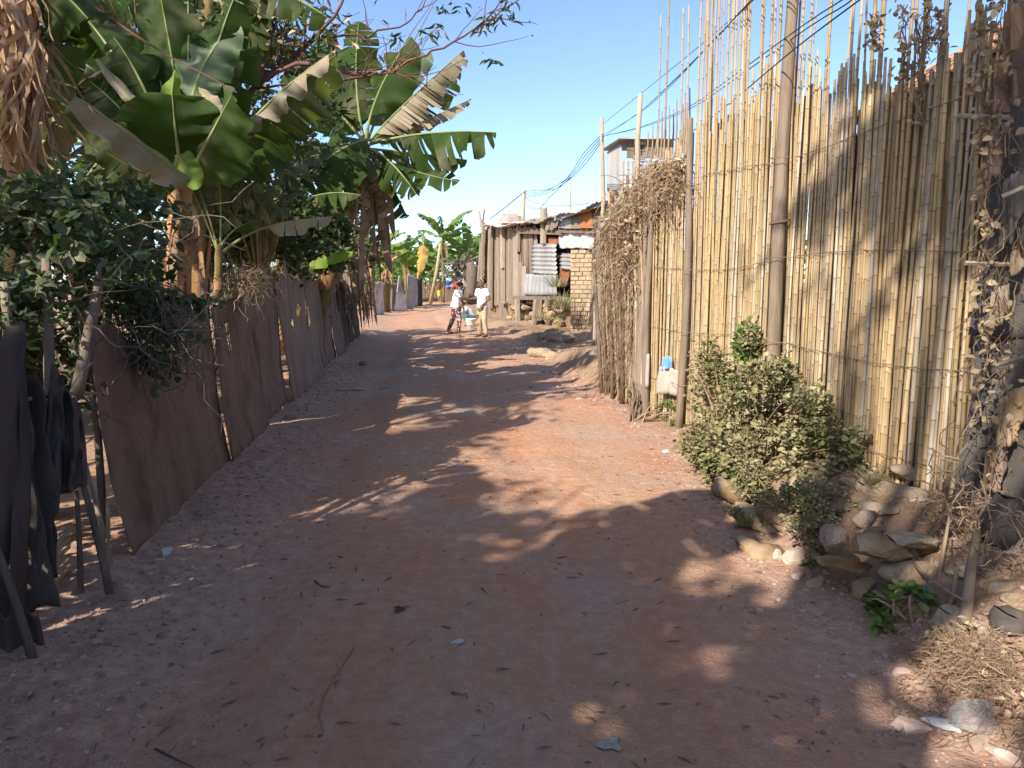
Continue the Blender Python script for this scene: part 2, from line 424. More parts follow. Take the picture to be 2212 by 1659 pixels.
M['stem_ban'] = surf('banana stem', (.13, .095, .045), (.24, .19, .075), 3, (4, 4, .8), bstr=.4, bscale=12, c3=(.09, .05, .03), c3lim=(.5, .7))
M['stem_red'] = surf('orange brown banana sheath', (.30, .15, .065), (.42, .26, .13), 3, (5, 5, .6), bstr=.5, bscale=12, c3=(.15, .07, .035), c3lim=(.5, .68))
M['midrib'] = surf('leaf midrib', (.16, .19, .06), (.26, .27, .12), 3, bstr=0)
def cane_mat():
    m, nt, b, out = new_mat('bamboo cane')
    v = coords(nt, (6, 6, 1.2))
    oi = nd(nt, 'ShaderNodeObjectInfo')
    base = mixc(nt, ramp(nt, noise_out(nt, v, 2.2, 5), .35, .65), (.355, .25, .128), (.44, .325, .178))
    grey = mixc(nt, ramp(nt, noise_out(nt, v, 3), .35, .65), (.35, .295, .215), (.45, .395, .30))
    col = mixc(nt, ramp(nt, oi.outputs['Random'], .68, .95), base, grey)
    wh = nd(nt, 'ShaderNodeTexWhiteNoise', noise_dimensions='1D'); nt.links.new(oi.outputs['Random'], wh.inputs['W'])
    mr = nd(nt, 'ShaderNodeMapRange'); mr.inputs[3].default_value = .72; mr.inputs[4].default_value = 1.12; nt.links.new(wh.outputs['Value'], mr.inputs[0])
    hs = nd(nt, 'ShaderNodeHueSaturation'); nt.links.new(mr.outputs[0], hs.inputs['Value']); nt.links.new(col, hs.inputs['Color']); col = hs.outputs[0]
    col = mixc(nt, ramp(nt, noise_out(nt, v, 1.1, 6), .58, .76), col, (.30, .215, .125))
    uvm = nd(nt, 'ShaderNodeUVMap'); sp = nd(nt, 'ShaderNodeSeparateXYZ'); nt.links.new(uvm.outputs[0], sp.inputs[0])
    col = mixc(nt, ramp(nt, sp.outputs[1], .35, .9, (0, 0, 0), (.8, .8, .8)), col, (.14, .09, .05))
    nt.links.new(col, b.inputs['Base Color']); b.inputs['Roughness'].default_value = .7; b.inputs['Specular IOR Level'].default_value = .18
    bump(nt, b, noise_out(nt, v, 20, 3), .3, .003)
    return m
M['cane'] = cane_mat()
M['cane_old'] = surf('weathered brown cane', (.24, .17, .105), (.38, .285, .18), 3, (5, 5, .6), bstr=.4, bscale=15, var=.3)
# ================================================================== GROUND AND ROAD
def build_ground():
    xs = np.concatenate([np.linspace(-150, -12, 16, endpoint=False), np.linspace(-12, -3.2, 34, endpoint=False), np.arange(-3.2, 3.2, .045), np.linspace(3.2, 12, 26, endpoint=False), np.linspace(12, 150, 16)])
    ys = np.concatenate([np.linspace(-40, 1.2, 24, endpoint=False), np.arange(1.2, 9.5, .05), np.arange(9.5, 20, .11), np.linspace(20, 60, 110, endpoint=False), np.linspace(60, 300, 20)])
    X, Y = np.meshgrid(xs, ys)
    Z = H(X, Y)
    V = np.stack([X, Y, Z], -1).reshape(-1, 3)
    ny, nx = X.shape
    i = np.arange((ny - 1) * (nx - 1)); r = i // (nx - 1); c = i % (nx - 1)
    a = r * nx + c
    F = np.stack([a, a + 1, a + nx + 1, a + nx], -1)
    cen = V[F].mean(1)
    wob = 0.10 * vn(cen[:, 1] * 2.3, cen[:, 0] * 0, 21) + .06 * vn(cen[:, 1] * 6, cen[:, 0] * 3, 22)
    road = (cen[:, 0] > LFX(cen[:, 1]) + 0.30 + wob) & (cen[:, 0] < REX(cen[:, 1]) + 0.04 + wob) & (cen[:, 1] < 62) & (cen[:, 1] > -30)
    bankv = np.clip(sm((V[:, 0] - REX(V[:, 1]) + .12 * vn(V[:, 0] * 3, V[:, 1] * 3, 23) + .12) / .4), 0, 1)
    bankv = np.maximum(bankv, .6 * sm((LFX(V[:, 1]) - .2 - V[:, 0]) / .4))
    for nm, sel in (('dirt_road', road), ('ground', ~road)):
        f = F[sel]
        used = np.unique(f)
        mp = -np.ones(len(V), int); mp[used] = np.arange(len(used))
        o = np_obj(nm, V[used], mp[f], M['earth'], smooth=True)
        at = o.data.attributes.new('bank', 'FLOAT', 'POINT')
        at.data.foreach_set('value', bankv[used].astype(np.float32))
        xx, yy = V[used, 0], V[used, 1]
        ru = .9 * sm((LFX(yy) + 1.05 + .3 * vn(xx * 2, yy * 1.3, 31) - xx) / .6) + .8 * sm(1 - np.abs(xx - REX(yy) + .12 + .2 * vn(xx * 2, yy * 1.5, 32)) / .42)
        at = o.data.attributes.new('rubble', 'FLOAT', 'POINT'); at.data.foreach_set('value', np.clip(ru * (1 - .6 * bankv[used]), 0, 1).astype(np.float32))
        o['kind'] = 'structure'
build_ground()

rng = np.random.default_rng(4)
rnd = random.Random(7)

# ------------------------------------------------------------------ stones
ICO_V = None
def ico():
    t = (1 + 5 ** .5) / 2
    v = np.array([(-1, t, 0), (1, t, 0), (-1, -t, 0), (1, -t, 0), (0, -1, t), (0, 1, t), (0, -1, -t), (0, 1, -t), (t, 0, -1), (t, 0, 1), (-t, 0, -1), (-t, 0, 1)], float)
    v /= np.linalg.norm(v[0])
    f = np.array([(0, 11, 5), (0, 5, 1), (0, 1, 7), (0, 7, 10), (0, 10, 11), (1, 5, 9), (5, 11, 4), (11, 10, 2), (10, 7, 6), (7, 1, 8), (3, 9, 4), (3, 4, 2), (3, 2, 6), (3, 6, 8), (3, 8, 9), (4, 9, 5), (2, 4, 11), (6, 2, 10), (8, 6, 7), (9, 8, 1)])
    return v, f
ICO_V, ICO_F = ico()
def gravel(name, label, pts, sizes, mat):
    n = len(pts)
    sc = sizes[:, None, None] * rng.uniform(.55, 1.25, (n, 1, 3)) * np.array([1, 1, .62])
    v = ICO_V[None] * sc * (1 + rng.uniform(-.22, .22, (n, 12, 1)))
    a = rng.uniform(0, 6.28, n); ca, sa = np.cos(a)[:, None], np.sin(a)[:, None]
    x = v[:, :, 0] * ca - v[:, :, 1] * sa; y = v[:, :, 0] * sa + v[:, :, 1] * ca
    v = np.stack([x, y, v[:, :, 2]], -1) + pts[:, None, :]
    f = ICO_F[None] + (np.arange(n) * 12)[:, None, None]
    o = np_obj(name, v.reshape(-1, 3), f.reshape(-1, 3), mat)
    return tag(o, label, 'gravel', kind='stuff')
def scatter_gravel():
    P_ = []; S_ = []
    def put(x, y, s):
        P_.append(np.stack([x, y, H(x, y) + s * .12], -1)); S_.append(s)
    n = 4200                                              # rubble along the left fence
    y = 1.6 + 12 * rng.random(n) ** 1.6; x = LFX(y) + .12 + np.abs(rng.normal(0, .42, n)); put(x, y, .004 + .013 * rng.random(n) ** 5 + .003 * rng.random(n))
    n = 2600                                              # right edge
    y = 1.6 + 8 * rng.random(n) ** 1.4; x = REX(y) - .12 + rng.normal(0, .24, n); put(x, y, .005 + .016 * rng.random(n) ** 5)
    n = 900                                               # clods of earth on the right bank
    y = 2.0 + 4.5 * rng.random(n); x = REX(y) + .02 + .75 * rng.random(n); put(x, y, .006 + .024 * rng.random(n) ** 3)
    n = 2200                                              # loose grit on the road
    y = 1.6 + 9 * rng.random(n) ** 1.5; x = LFX(y) + (REX(y) - LFX(y)) * rng.random(n); put(x, y, .003 + .006 * rng.random(n) ** 3)
    n = 500
    y = 9 + 14 * rng.random(n); x = REX(y) - .1 + rng.normal(0, .5, n); put(x, y, .012 + .03 * rng.random(n) ** 3)
    gravel('gravel', 'loose pebbles and grit strewn along both edges of the dirt road', np.concatenate(P_), np.concatenate(S_), M['pebble'])
scatter_gravel()

def rock(name, label, c, size, mat, cat='rock', group=None, seed=0, sub=2, rotz=0.0, pinch=.25):
    """an angular stone: icosphere cut by a few random planes"""
    rr = np.random.default_rng(seed + 100)
    v, f = ICO_V.copy(), [tuple(q) for q in ICO_F]
    for _ in range(sub):
        vl = [tuple(q) for q in v]; cache = {}; nf = []
        def midp(a, b):
            k = (min(a, b), max(a, b))
            if k not in cache:
                m = (np.array(vl[a]) + np.array(vl[b])) / 2; m /= np.linalg.norm(m); cache[k] = len(vl); vl.append(tuple(m))
            return cache[k]
        for a, b, c_ in f:
            ab, bc, ca = midp(a, b), midp(b, c_), midp(c_, a)
            nf += [(a, ab, ca), (b, bc, ab), (c_, ca, bc), (ab, bc, ca)]
        v = np.array(vl); f = nf
    for _ in range(13):
        n = rr.normal(size=3); n /= np.linalg.norm(n); d = rr.uniform(.42, .74)
        k = v @ n; over = np.clip(k - d, 0, None); v = v - over[:, None] * n * .96
    v = v + rr.uniform(-.025, .025, v.shape)
    v = v * np.array(size) * 1.3
    ca, sa = math.cos(rotz), math.sin(rotz)
    v = np.stack([v[:, 0] * ca - v[:, 1] * sa, v[:, 0] * sa + v[:, 1] * ca, v[:, 2]], -1)
    o = np_obj(name, v + np.array(c), np.array(f), mat, origin=c)
    return tag(o, label, cat, group)
def ground_pt(vx, vy, z0=0.0):
    z = z0
    for _ in range(4):
        p = G(vx, vy, z); z = Hs(p.x, p.y)
    return G(vx, vy, z)
def put_rock(vx, vy, size, mat, label, seed, rotz=0, cat='rock', name='rock', z0=0.0):
    p = ground_pt(vx, vy, z0)
    return rock(name, label, (p.x, p.y, p.z + size[2] * .35), size, mat, cat, None, seed, 2, rotz)
put_rock(1708, 1212, (.062, .055, .060), M['rock_pink'], 'large pinkish angular rock at the road edge below the sandbags', 1, .4)
put_rock(1677, 1208, (.040, .034, .036), M['rock_pink'], 'smaller pinkish rock touching the large one on its left', 2, 1.2)
put_rock(1722, 1248, (.040, .028, .022), M['rock_pink'], 'flat pinkish stone in front of the large angular rock', 3, .2)
put_rock(362, 1197, (.038, .034, .034), M['rock_white'], 'white angular stone at the foot of the brown sheet fence', 4, .3, 'stone', 'stone')
put_rock(350, 1375, (.026, .022, .015), M['stone'], 'small pale flat stone among rubble on the left verge', 5, .9, 'stone', 'stone')
put_rock(215, 1388, (.030, .026, .022), M['stone'], 'rounded brown stone by the grey netting cloth', 6, 0, 'stone', 'stone')
put_rock(445, 1110, (.060, .040, .03), M['stone'], 'brown stone lying against the brown sheet fence', 7, .7, 'stone', 'stone')
put_rock(990, 1385, (.035, .018, .004), M['rock_white'], 'white chalky patch of stone set flush in mid road', 8, .5, 'stone', 'stone')
put_rock(2040, 1570, (.060, .024, .022), M['rock_white'], 'white elongated stone beside the plastic bag', 9, -.6, 'stone', 'stone')
put_rock(1965, 1575, (.062, .034, .026), M['rock_pink'], 'long buff stone left of the plastic bag', 10, -.5, 'stone', 'stone')
put_rock(2110, 1612, (.050, .040, .034), M['stone'], 'brown stone in the bottom right corner below the plastic bag', 11, .4, 'stone', 'stone')
put_rock(2165, 1640, (.045, .04, .03), M['rock_pink'], 'buff stone at the extreme bottom right corner', 12, 1.4, 'stone', 'stone')
put_rock(1945, 1455, (.030, .024, .022), M['rock_pink'], 'small buff stone at the edge of the straw heap', 13, .3, 'stone', 'stone')
put_rock(1795, 1360, (.022, .018, .012), M['stone'], 'small brown stone on the road beside the green weed', 14, .2, 'stone', 'stone')
put_rock(785, 790, (.09, .07, .05), M['stone'], 'grey stone on the left verge near the torn grey sheet', 15, .3, 'stone', 'stone')
put_rock(625, 905, (.06, .05, .04), M['stone'], 'small stone at the base of the torn grey sheet', 16, .3, 'stone', 'stone')
put_rock(1440, 978, (.035, .03, .022), M['rock_white'], 'whitish stone in the sunlit gravel near the fence post', 17, .3, 'stone', 'stone')

# ------------------------------------------------------------------ litter lying on the road
def crumple(name, label, c, w, l, hgt, mat, rotz, seed, cat, n=9):
    rr = np.random.default_rng(seed)
    u = np.linspace(-1, 1, n); U, W_ = np.meshgrid(u, u)
    rad = 1 + .35 * np.sin(np.arctan2(W_, U) * 3 + seed) + .2 * rr.uniform(-1, 1, U.shape)
    x = U * w * rad; y = W_ * l * rad
    z = hgt * (.45 + .55 * rr.uniform(0, 1, U.shape)) * (1 - .8 * np.maximum(abs(U), abs(W_)) ** 2)
    ca, sa = math.cos(rotz), math.sin(rotz)
    wx = c[0] + x * ca - y * sa; wy = c[1] + x * sa + y * ca
    V = np.stack([wx, wy, H(wx, wy) + .006 + z], -1).reshape(-1, 3)
    i = np.arange((n - 1) ** 2); a = (i // (n - 1)) * n + i % (n - 1)
    F = np.stack([a, a + 1, a + n + 1, a + n], -1)
    o = np_obj(name, V, F, mat, origin=(c[0], c[1], c[2]))
    sd_ = o.modifiers.new('thickness', 'SOLIDIFY'); sd_.thickness = .0015
    return tag(o, label, cat)
p = G(1318, 1583); crumple('plastic_scrap', 'torn bluish grey plastic scrap on the road at bottom centre', p, .035, .028, .022, M['rag'], .3, 5, 'litter')
p = G(863, 1320); crumple('plastic_scrap', 'small crumpled dark grey scrap on the shaded road', p, .022, .018, .018, M['net_cloth'], .3, 8, 'litter')
p = G(697, 1043); crumple('paper_scrap', 'pale paper scrap near the left side of the road', p, .03, .022, .012, M['rag'], 1.0, 3, 'litter')
p = G(760, 843); crumple('plastic_scrap', 'flattened pale sack scrap on the left verge', p, .16, .10, .03, M['rag'], .6, 11, 'litter')
p = G(1248, 860); crumple('plastic_scrap', 'grey flattened scrap on the sunlit right half of the road', p, .12, .09, .02, M['grey_cloth'], .2, 12, 'litter')
p = G(830, 838); crumple('plastic_scrap', 'small white scrap on the shaded road left of centre', p, .06, .04, .03, M['rag'], .2, 13, 'litter')
def stick(label, pts, r, mat='wood_dark', name='twig', cat='twig'):
    pts = [G(a, b, 0) for a, b in pts]
    pts = [Vector((q.x, q.y, Hs(q.x, q.y) + r * .8)) for q in pts]
    mb = MB(); mb.tube(pts, [r] + [r * .9] * (len(pts) - 2) + [r * .4], 5)
    tag(mb.build(name, M[mat], None, True, pts[0]), label, cat)
stick('long thin pale root trailing across the left wheel track', [(765, 1400), (748, 1430), (722, 1468), (700, 1512), (690, 1545), (700, 1590)], .0035, 'twig')
stick('short thick dark twig on the road at bottom centre', [(975, 1497), (1002, 1500)], .006)
stick('dark curved twig on the shaded road left of centre', [(680, 1257), (695, 1268), (713, 1272)], .006)
stick('thin dark twig lying beside the bottom left rubble', [(335, 1610), (380, 1632), (420, 1655)], .004)
stick('short dark twig above the dark scrap', [(1040, 1262), (1052, 1275)], .004)
stick('thin pale twig on the right side of the shaded road', [(1330, 1290), (1360, 1285)], .003, 'twig')
stick('bent dark twig on the lower left road', [(1260, 1500), (1285, 1512), (1310, 1512)], .003)
def scatter_bits():
    n = 520
    mb = MB()
    for k in range(n):
        y = 1.7 + 9 * rnd.random() ** 1.5; x = float(LFX(y)) + .2 + (float(REX(y)) - float(LFX(y)) + .3) * rnd.random()
        a = rnd.uniform(0, 6.28); l = rnd.uniform(.008, .035); w = rnd.uniform(.0015, .005)
        dx, dy = math.cos(a) * l, math.sin(a) * l; z = Hs(x, y) + .003
        b = rnd.uniform(-.4, .4)
        mb.tube([(x - dx, y - dy, z), (x + b * dy * .5, y - b * dx * .5, z + .004), (x + dx, y + dy, z + .002)], [w * .4, w, w * .3], 4, True)
    tag(mb.build('leaf_litter', M['wood_dark']), 'fine dark bits of twig and leaf strewn on the road', 'litter', kind='stuff')
scatter_bits()
# ================================================================== PLANT BUILDERS
def unit(a): return a / (np.linalg.norm(a, axis=-1, keepdims=True) + 1e-9)
OVAL_V = np.array([(0, 0, 0), (-.5, .35, .07), (0, .45, -.04), (.5, .35, .07), (-.36, .72, .02), (.36, .72, .02), (0, 1, -.12)])
OVAL_F = np.array([(0, 2, 1), (0, 3, 2), (1, 2, 4), (2, 6, 4), (2, 3, 5), (2, 5, 6)])
def palmate(n=6):
    V = []; F = []
    for k in range(n):
        a = (k - (n - 1) / 2) * (4.4 / n)
        l = 1.0 - .12 * abs(k - (n - 1) / 2)
        d = np.array([math.sin(a), math.cos(a)]); s = np.array([d[1], -d[0]])
        b = len(V)
        V += [(0, 0, 0), (*(d * l * .62 - s * .20 * l), .05), (*(d * l * .6), -.02), (*(d * l * .62 + s * .20 * l), .05), (*(d * l), -.22)]
        F += [(b, b + 2, b + 1), (b, b + 3, b + 2), (b + 1, b + 2, b + 4), (b + 2, b + 3, b + 4)]
    return np.array(V), np.array(F)
PALM_V, PALM_F = palmate()
LANCE_V = OVAL_V * np.array([.42, 1, 1]); LANCE_V[-1, 2] = -.3
def leaf_points(pts, axis, nrm, size, tmpl=(OVAL_V, OVAL_F), aspect=.7):
    axis = unit(axis); nrm = nrm - axis * np.sum(nrm * axis, -1, keepdims=True); nrm = unit(nrm)
    side = np.cross(axis, nrm)
    tv, tf = tmpl
    s = size[:, None, None]
    V = pts[:, None] + s * (tv[None, :, 0:1] * aspect * side[:, None] + tv[None, :, 1:2] * axis[:, None] + tv[None, :, 2:3] * nrm[:, None])
    F = tf[None] + (np.arange(len(pts)) * len(tv))[:, None, None]
    return V.reshape(-1, 3), F.reshape(-1, 3)
def foliage(name, pts, size, mat, parent, tmpl=(OVAL_V, OVAL_F), aspect=.7, up=.6, out=None, droop=-.1):
    n = len(pts)
    a = rng.normal(size=(n, 3)); a[:, 2] = a[:, 2] * .5 + droop
    if out is not None: a = a * .7 + out
    nr = rng.normal(size=(n, 3)) * (1 - up) + np.array([0, 0, 1]) * up
    V, F = leaf_points(pts, a, nr, size, tmpl, aspect)
    return np_obj(name, V, F, mat, parent)
def blob_points(n, c, r, shell=.55, clump=2.2, thr=-.15, seed=0):
    """points spread through an ellipsoid, denser to the outside, with gaps"""
    out = []
    c = np.array(c, float); r = np.array(r, float)
    got = 0
    while got < n:
        d = unit(rng.normal(size=(n * 2, 3)))
        q = d * (shell + (1 - shell) * rng.random((n * 2, 1)) ** .6)
        p = c + q * r * (1 + .22 * vn(d[:, 0] * 3 + seed, d[:, 1] * 3 + d[:, 2] * 2, seed)[:, None])
        k = vn(p[:, 0] * clump + p[:, 2] * clump * .7, p[:, 1] * clump + p[:, 2] * clump, seed + 3) > thr
        p = p[k]; out.append(p); got += len(p)
    return np.concatenate(out)[:n]

def bez(p0, p1, p2, n):
    t = np.linspace(0, 1, n)[:, None]
    return (1 - t) ** 2 * np.array(p0) + 2 * t * (1 - t) * np.array(p1) + t ** 2 * np.array(p2)

def banana_leaf(parent, base, mid, tip, width, mat, face=(0, 0, 1), fold=.5, tear=.35, n=26, seed=0, name='leaf', petiole=.12, wave=.04, halves=(1, 1), rib='midrib', shrink=1.0, bite=0.0):
    """one blade: bezier midrib, two halves that fold down from it and are torn into strips"""
    rr = np.random.default_rng(seed)
    pts = bez(base, mid, tip, n + 1)
    T = unit(np.gradient(pts, axis=0))
    fc = np.array(face, float)
    N = unit(fc - T * (T @ fc)[:, None])
    S = np.cross(T, N)
    tt = np.linspace(0, 1, n + 1)
    L = float(np.sum(np.linalg.norm(np.diff(pts, axis=0), axis=1)))
    u = np.clip((tt - petiole) / (1 - petiole), 0, 1)
    wprof = width * np.minimum(1, (u / .22) ** .6) * np.clip(1 - u ** 4.5, 0, 1) ** .55 * (1 - .15 * u)
    def at(t):
        i = np.clip(t * n, 0, n - 1e-6); k = int(i); f = i - k
        g = lambda A: A[k] * (1 - f) + A[k + 1] * f
        return g(pts), g(T), g(N), g(S), float(np.interp(t, tt, wprof))
    V = []; F = []; MI = []; UV = []
    cols = (0.0, .35, .7, 1.0)
    for hi, sgn in enumerate((-1, 1)):
        if halves[hi] <= 0: continue
        t = petiole
        curl = rr.uniform(-.1, .1)
        while t < 1 - 1e-4:
            torn = rr.random() < tear
            step = rr.choice((.025, .04, .06, .11)) * rr.uniform(.7, 1.3) if tear > .6 else rr.uniform(.05, .22) if tear > .1 else .3
            t1 = min(1.0, t + step)
            if 1 - t1 < .02: t1 = 1.0
            ex = rr.normal(0, .30 * min(tear, 1)) if tear > .1 else 0
            ln = 1 - (rr.random() * .35 if tear > .5 else rr.random() * .06)
            if bite and rr.random() < bite: ln *= rr.uniform(.3, .7)
            slant = .16 if tear > .5 else .10
            m = max(2, int((t1 - t) * n) + 1)
            b0 = len(V)
            for j in range(m + 1):
                tj = t + (t1 - t) * j / m
                for ci, cw in enumerate(cols):
                    gap = (0.10 if tear > .1 else 0) * cw * (t1 - t) * (1 if j == 0 else -1 if j == m else 0) * (1.0 if tear > .5 else .6)
                    ts = min(1.0, max(petiole, tj + gap))
                    p, tg, nn, ss, w = at(ts)
                    w = w * ln * halves[hi] * shrink
                    ang = fold + .22 * math.sin(tj * 5 + seed * 1.3 + hi * 1.1) + ex + curl * cw + .35 * fold * cw + wave * 6 * math.sin(tj * 26 + seed + hi * 2) * cw
                    q = p + (sgn * ss * math.cos(ang) - nn * math.sin(ang)) * (w * cw) + tg * (w * cw * slant * 2)
                    q = q + nn * wave * w * math.sin(tj * 40 + seed * 1.7 + hi) * cw
                    V.append(q); UV.append((ts * 9 * L / 2, cw))
            k = len(cols)
            for j in range(m):
                for ci in range(k - 1):
                    a = b0 + j * k + ci
                    F.append((a, a + 1, a + k + 1, a + k)); MI.append(0)
            t = t1
    # midrib
    b0 = len(V); ns = 5
    for i in range(0, n + 1):
        r = .022 * (width / .3) ** .5 * (1 - .85 * tt[i])
        for k in range(ns):
            a = 6.283 * k / ns
            V.append(pts[i] + S[i] * r * math.cos(a) + N[i] * (r * math.sin(a) - r * .5)); UV.append((0.0, 0.0))
    for i in range(n):
        for k in range(ns):
            k2 = (k + 1) % ns
            F.append((b0 + i * ns + k, b0 + i * ns + k2, b0 + (i + 1) * ns + k2, b0 + (i + 1) * ns + k)); MI.append(1)
    return np_obj(name, np.array(V), F, [mat, M[rib]], parent, True, MI, UV)

def pseudostem(parent, p0, p1, r0, r1, mat, bend=(0, 0, 0), seed=0, sheaths=True):
    mb = MB()
    mid = (Vector(p0) + Vector(p1)) / 2 + Vector(bend)
    pts = [Vector(q) for q in bez(p0, mid, p1, 9)]
    rr = random.Random(seed)
    mb.tube(pts, [r0 + (r1 - r0) * i / 8 + rr.uniform(-.006, .006) for i in range(9)], 10)
    st = mb.build('stem', mat, parent, True)
    for k in range(4 if sheaths else 0):                 # old leaf sheaths wrapped round the stem
        sh = MB()
        i = rr.randint(0, 6); a = rr.uniform(0, 6.28); p = pts[i]; q = pts[min(8, i + 2)]
        r = (r0 + (r1 - r0) * i / 8) * 1.07
        rows = []
        for j in range(4):
            f = j / 3; c = p.lerp(q, f); wd = .9 * (1 - .65 * f)
            rows.append([c + Vector((math.cos(a + s * wd) * r * (1 + .05 * j), math.sin(a + s * wd) * r * (1 + .05 * j), 0)) for s in (-1, -.3, .3, 1)])
        vs = [v for row in rows for v in row]
        sh.add(vs, [(j * 4 + c, j * 4 + c + 1, j * 4 + c + 5, j * 4 + c + 4) for j in range(3) for c in range(3)])
        sh.build('sheath', M['stem_red'], parent, True)
    return st

def auto_banana(name, label, base, h, n, spread, width, mats, seed, group=None, tear=.5, dry=3, stem='stem_ban', lean=(0, 0), up=(.75, 1.25), lod=20):
    rr = random.Random(seed)
    b = Vector(base)
    t = thing(name, label, 'banana plant', b, group)
    top = b + Vector((lean[0], lean[1], h))
    pseudostem(t, b, top, .13, .07, M[stem], seed=seed, sheaths=lod > 16)
    for k in range(n):
        a = k * 2.4 + rr.uniform(-.4, .4)
        el = rr.uniform(*up) * (1 - .55 * k / n) + .12
        L = spread * rr.uniform(.8, 1.15)
        d = Vector((math.cos(a), math.sin(a), 0))
        st = top + d * .05 - Vector((0, 0, .03 * k))
        mid = st + d * (L * .5 * math.cos(el)) + Vector((0, 0, L * .62 * math.sin(el)))
        tip = st + d * (L * (.55 + .4 * math.cos(el))) + Vector((0, 0, L * (math.sin(el) * .85 - .30 * (1.2 - el) - .12)))
        face = Vector((-d.x * .5, -d.y * .5, 1))
        banana_leaf(t, st, mid, tip, width * rr.uniform(.8, 1.1), M[rr.choice(mats)], face, rr.uniform(.25, .75), tear * rr.uniform(.5, 1.5), lod, seed * 31 + k)
    for k in range(dry):
        a = rr.uniform(0, 6.28); d = Vector((math.cos(a), math.sin(a), 0)); st = top - Vector((0, 0, rr.uniform(.05, .35)))
        banana_leaf(t, st, st + d * .35 + Vector((0, 0, .12)), st + d * .32 - Vector((0, 0, rr.uniform(.6, 1.1) * h * .45)), width * .5, M['leaf_dry'], d, 1.1, .8, 14, seed * 77 + k, name='dry_leaf', rib='leaf_dry')
    return t

def tangle(mb, n, start, direction, length, r, seg=7, wander=.5, grav=-.1, sides=3):
    for _ in range(n):
        p = Vector(start()); d = Vector(direction()).normalized(); l = length()
        pts = [p.copy()]
        for k in range(seg):
            d = (d + Vector((rnd.gauss(0, wander), rnd.gauss(0, wander), rnd.gauss(0, wander) + grav))).normalized()
            p = p + d * (l / seg); pts.append(p.copy())
        rr = r() if callable(r) else r
        mb.tube(pts, [rr] * seg + [rr * .4], sides, False)

def shrub(name, label, base, lumps, n_leaf, size, mat, stem_mat, seed, cat='shrub', tmpl=(OVAL_V, OVAL_F), aspect=.7, up=.55, clump=4.0, thr=-.1, group=None, stems=26, shell=.35):
    b = Vector(base)
    t = thing(name, label, cat, b, group)
    tot = sum(l[1][0] * l[1][2] for l in lumps)
    pts = np.concatenate([blob_points(max(10, int(n_leaf * l[1][0] * l[1][2] / tot)), l[0], l[1], shell, clump, thr, seed + i) for i, l in enumerate(lumps)])
    pts = pts[pts[:, 2] > H(pts[:, 0], pts[:, 1]) + .005]
    out = unit(pts - np.array(b)) * .5
    foliage('leaves', pts, size * (.45 + .95 * rng.random(len(pts)) ** 1.3), mat, t, tmpl, aspect, up, out)
    mb = MB(); rr = random.Random(seed)
    for k in range(stems):
        q = Vector(pts[rr.randrange(len(pts))]); s = b + Vector((rr.uniform(-.08, .08), rr.uniform(-.08, .08), -.03))
        m = s.lerp(q, .5) + Vector((rr.uniform(-.06, .06), rr.uniform(-.06, .06), .08))
        mb.tube([Vector(v) for v in bez(s, m, q, 6)], [.008, .007, .006, .005, .004, .002], 4, False)
    mb.build('stems', stem_mat, t)
    return t

def branch_tree(parent, base, dirv, length, r, depth, rr, mb, tips, split=3, wander=.18):
    p = Vector(base); d = Vector(dirv).normalized(); pts = [p.copy()]; seg = 5
    for k in range(seg):
        d = (d + Vector((rr.gauss(0, wander), rr.gauss(0, wander), rr.gauss(0, wander) + .04))).normalized()
        p = p + d * (length / seg); pts.append(p.copy())
        if depth > 0 and k >= 1:
            for _ in range(1 if rr.random() < .8 else 2):
                s = (d + Vector((rr.gauss(0, .6), rr.gauss(0, .6), rr.gauss(.1, .5)))).normalized()
                branch_tree(parent, p, s, length * rr.uniform(.45, .7), r * .5, depth - 1, rr, mb, tips, split, wander)
    mb.tube(pts, [r * (1 - .12 * i) for i in range(seg + 1)], 5 if depth else 4, False)
    tips.append((pts[-1], d)); tips.append((pts[-2], d))
# ================================================================== RIGHT SIDE: BAMBOO FENCE
def cane_mesh(L, r, seed, mat):
    rr = random.Random(seed)
    zs = []; z = rr.uniform(.05, .2)
    while z < L - .05:
        zs.append(z); z += rr.uniform(.19, .30)
    rings = [(0, r, 0)]
    for q in zs:
        rings += [(q - .014, r, 0), (q, r * 1.22, 1), (q + .012, r * .96, 0)]
    rings.append((L, r * .85, 0))
    bx, by = rr.uniform(-.015, .015), rr.uniform(-.02, .02); ph = rr.uniform(0, 6)
    V = []; F = []; UV = []; n = 6
    for z, ra, nodev in rings:
        tp = 1 - .22 * z / L
        for k in range(n):
            a = 6.2832 * k / n
            V.append((ra * tp * math.cos(a) + bx * math.sin(z * 1.4 + ph), ra * tp * math.sin(a) + by * math.sin(z * 1.1 + ph), z)); UV.append((k / n, nodev))
    for i in range(len(rings) - 1):
        for k in range(n):
            k2 = (k + 1) % n
            F.append((i * n + k, i * n + k2, (i + 1) * n + k2, (i + 1) * n + k))
    me = bpy.data.meshes.new('cane')
    me.from_pydata(V, [], F + [tuple(range(n - 1, -1, -1)), tuple((len(rings) - 1) * n + k for k in range(n))])
    me.materials.append(mat); me.polygons.foreach_set('use_smooth', [True] * len(me.polygons))
    l = me.uv_layers.new(name='UVMap'); idx = np.empty(len(me.loops), np.int32); me.loops.foreach_get('vertex_index', idx)
    l.data.foreach_set('uv', np.array(UV, np.float32)[idx].ravel()); me.update()
    return me

def fence_pt(y, off=0.0, z=None):
    """point on the fence line; off > 0 = towards the road"""
    x = FX(y) - off * .975
    yy = y - off * .22
    return Vector((x, yy, Hs(x, yy) if z is None else z))

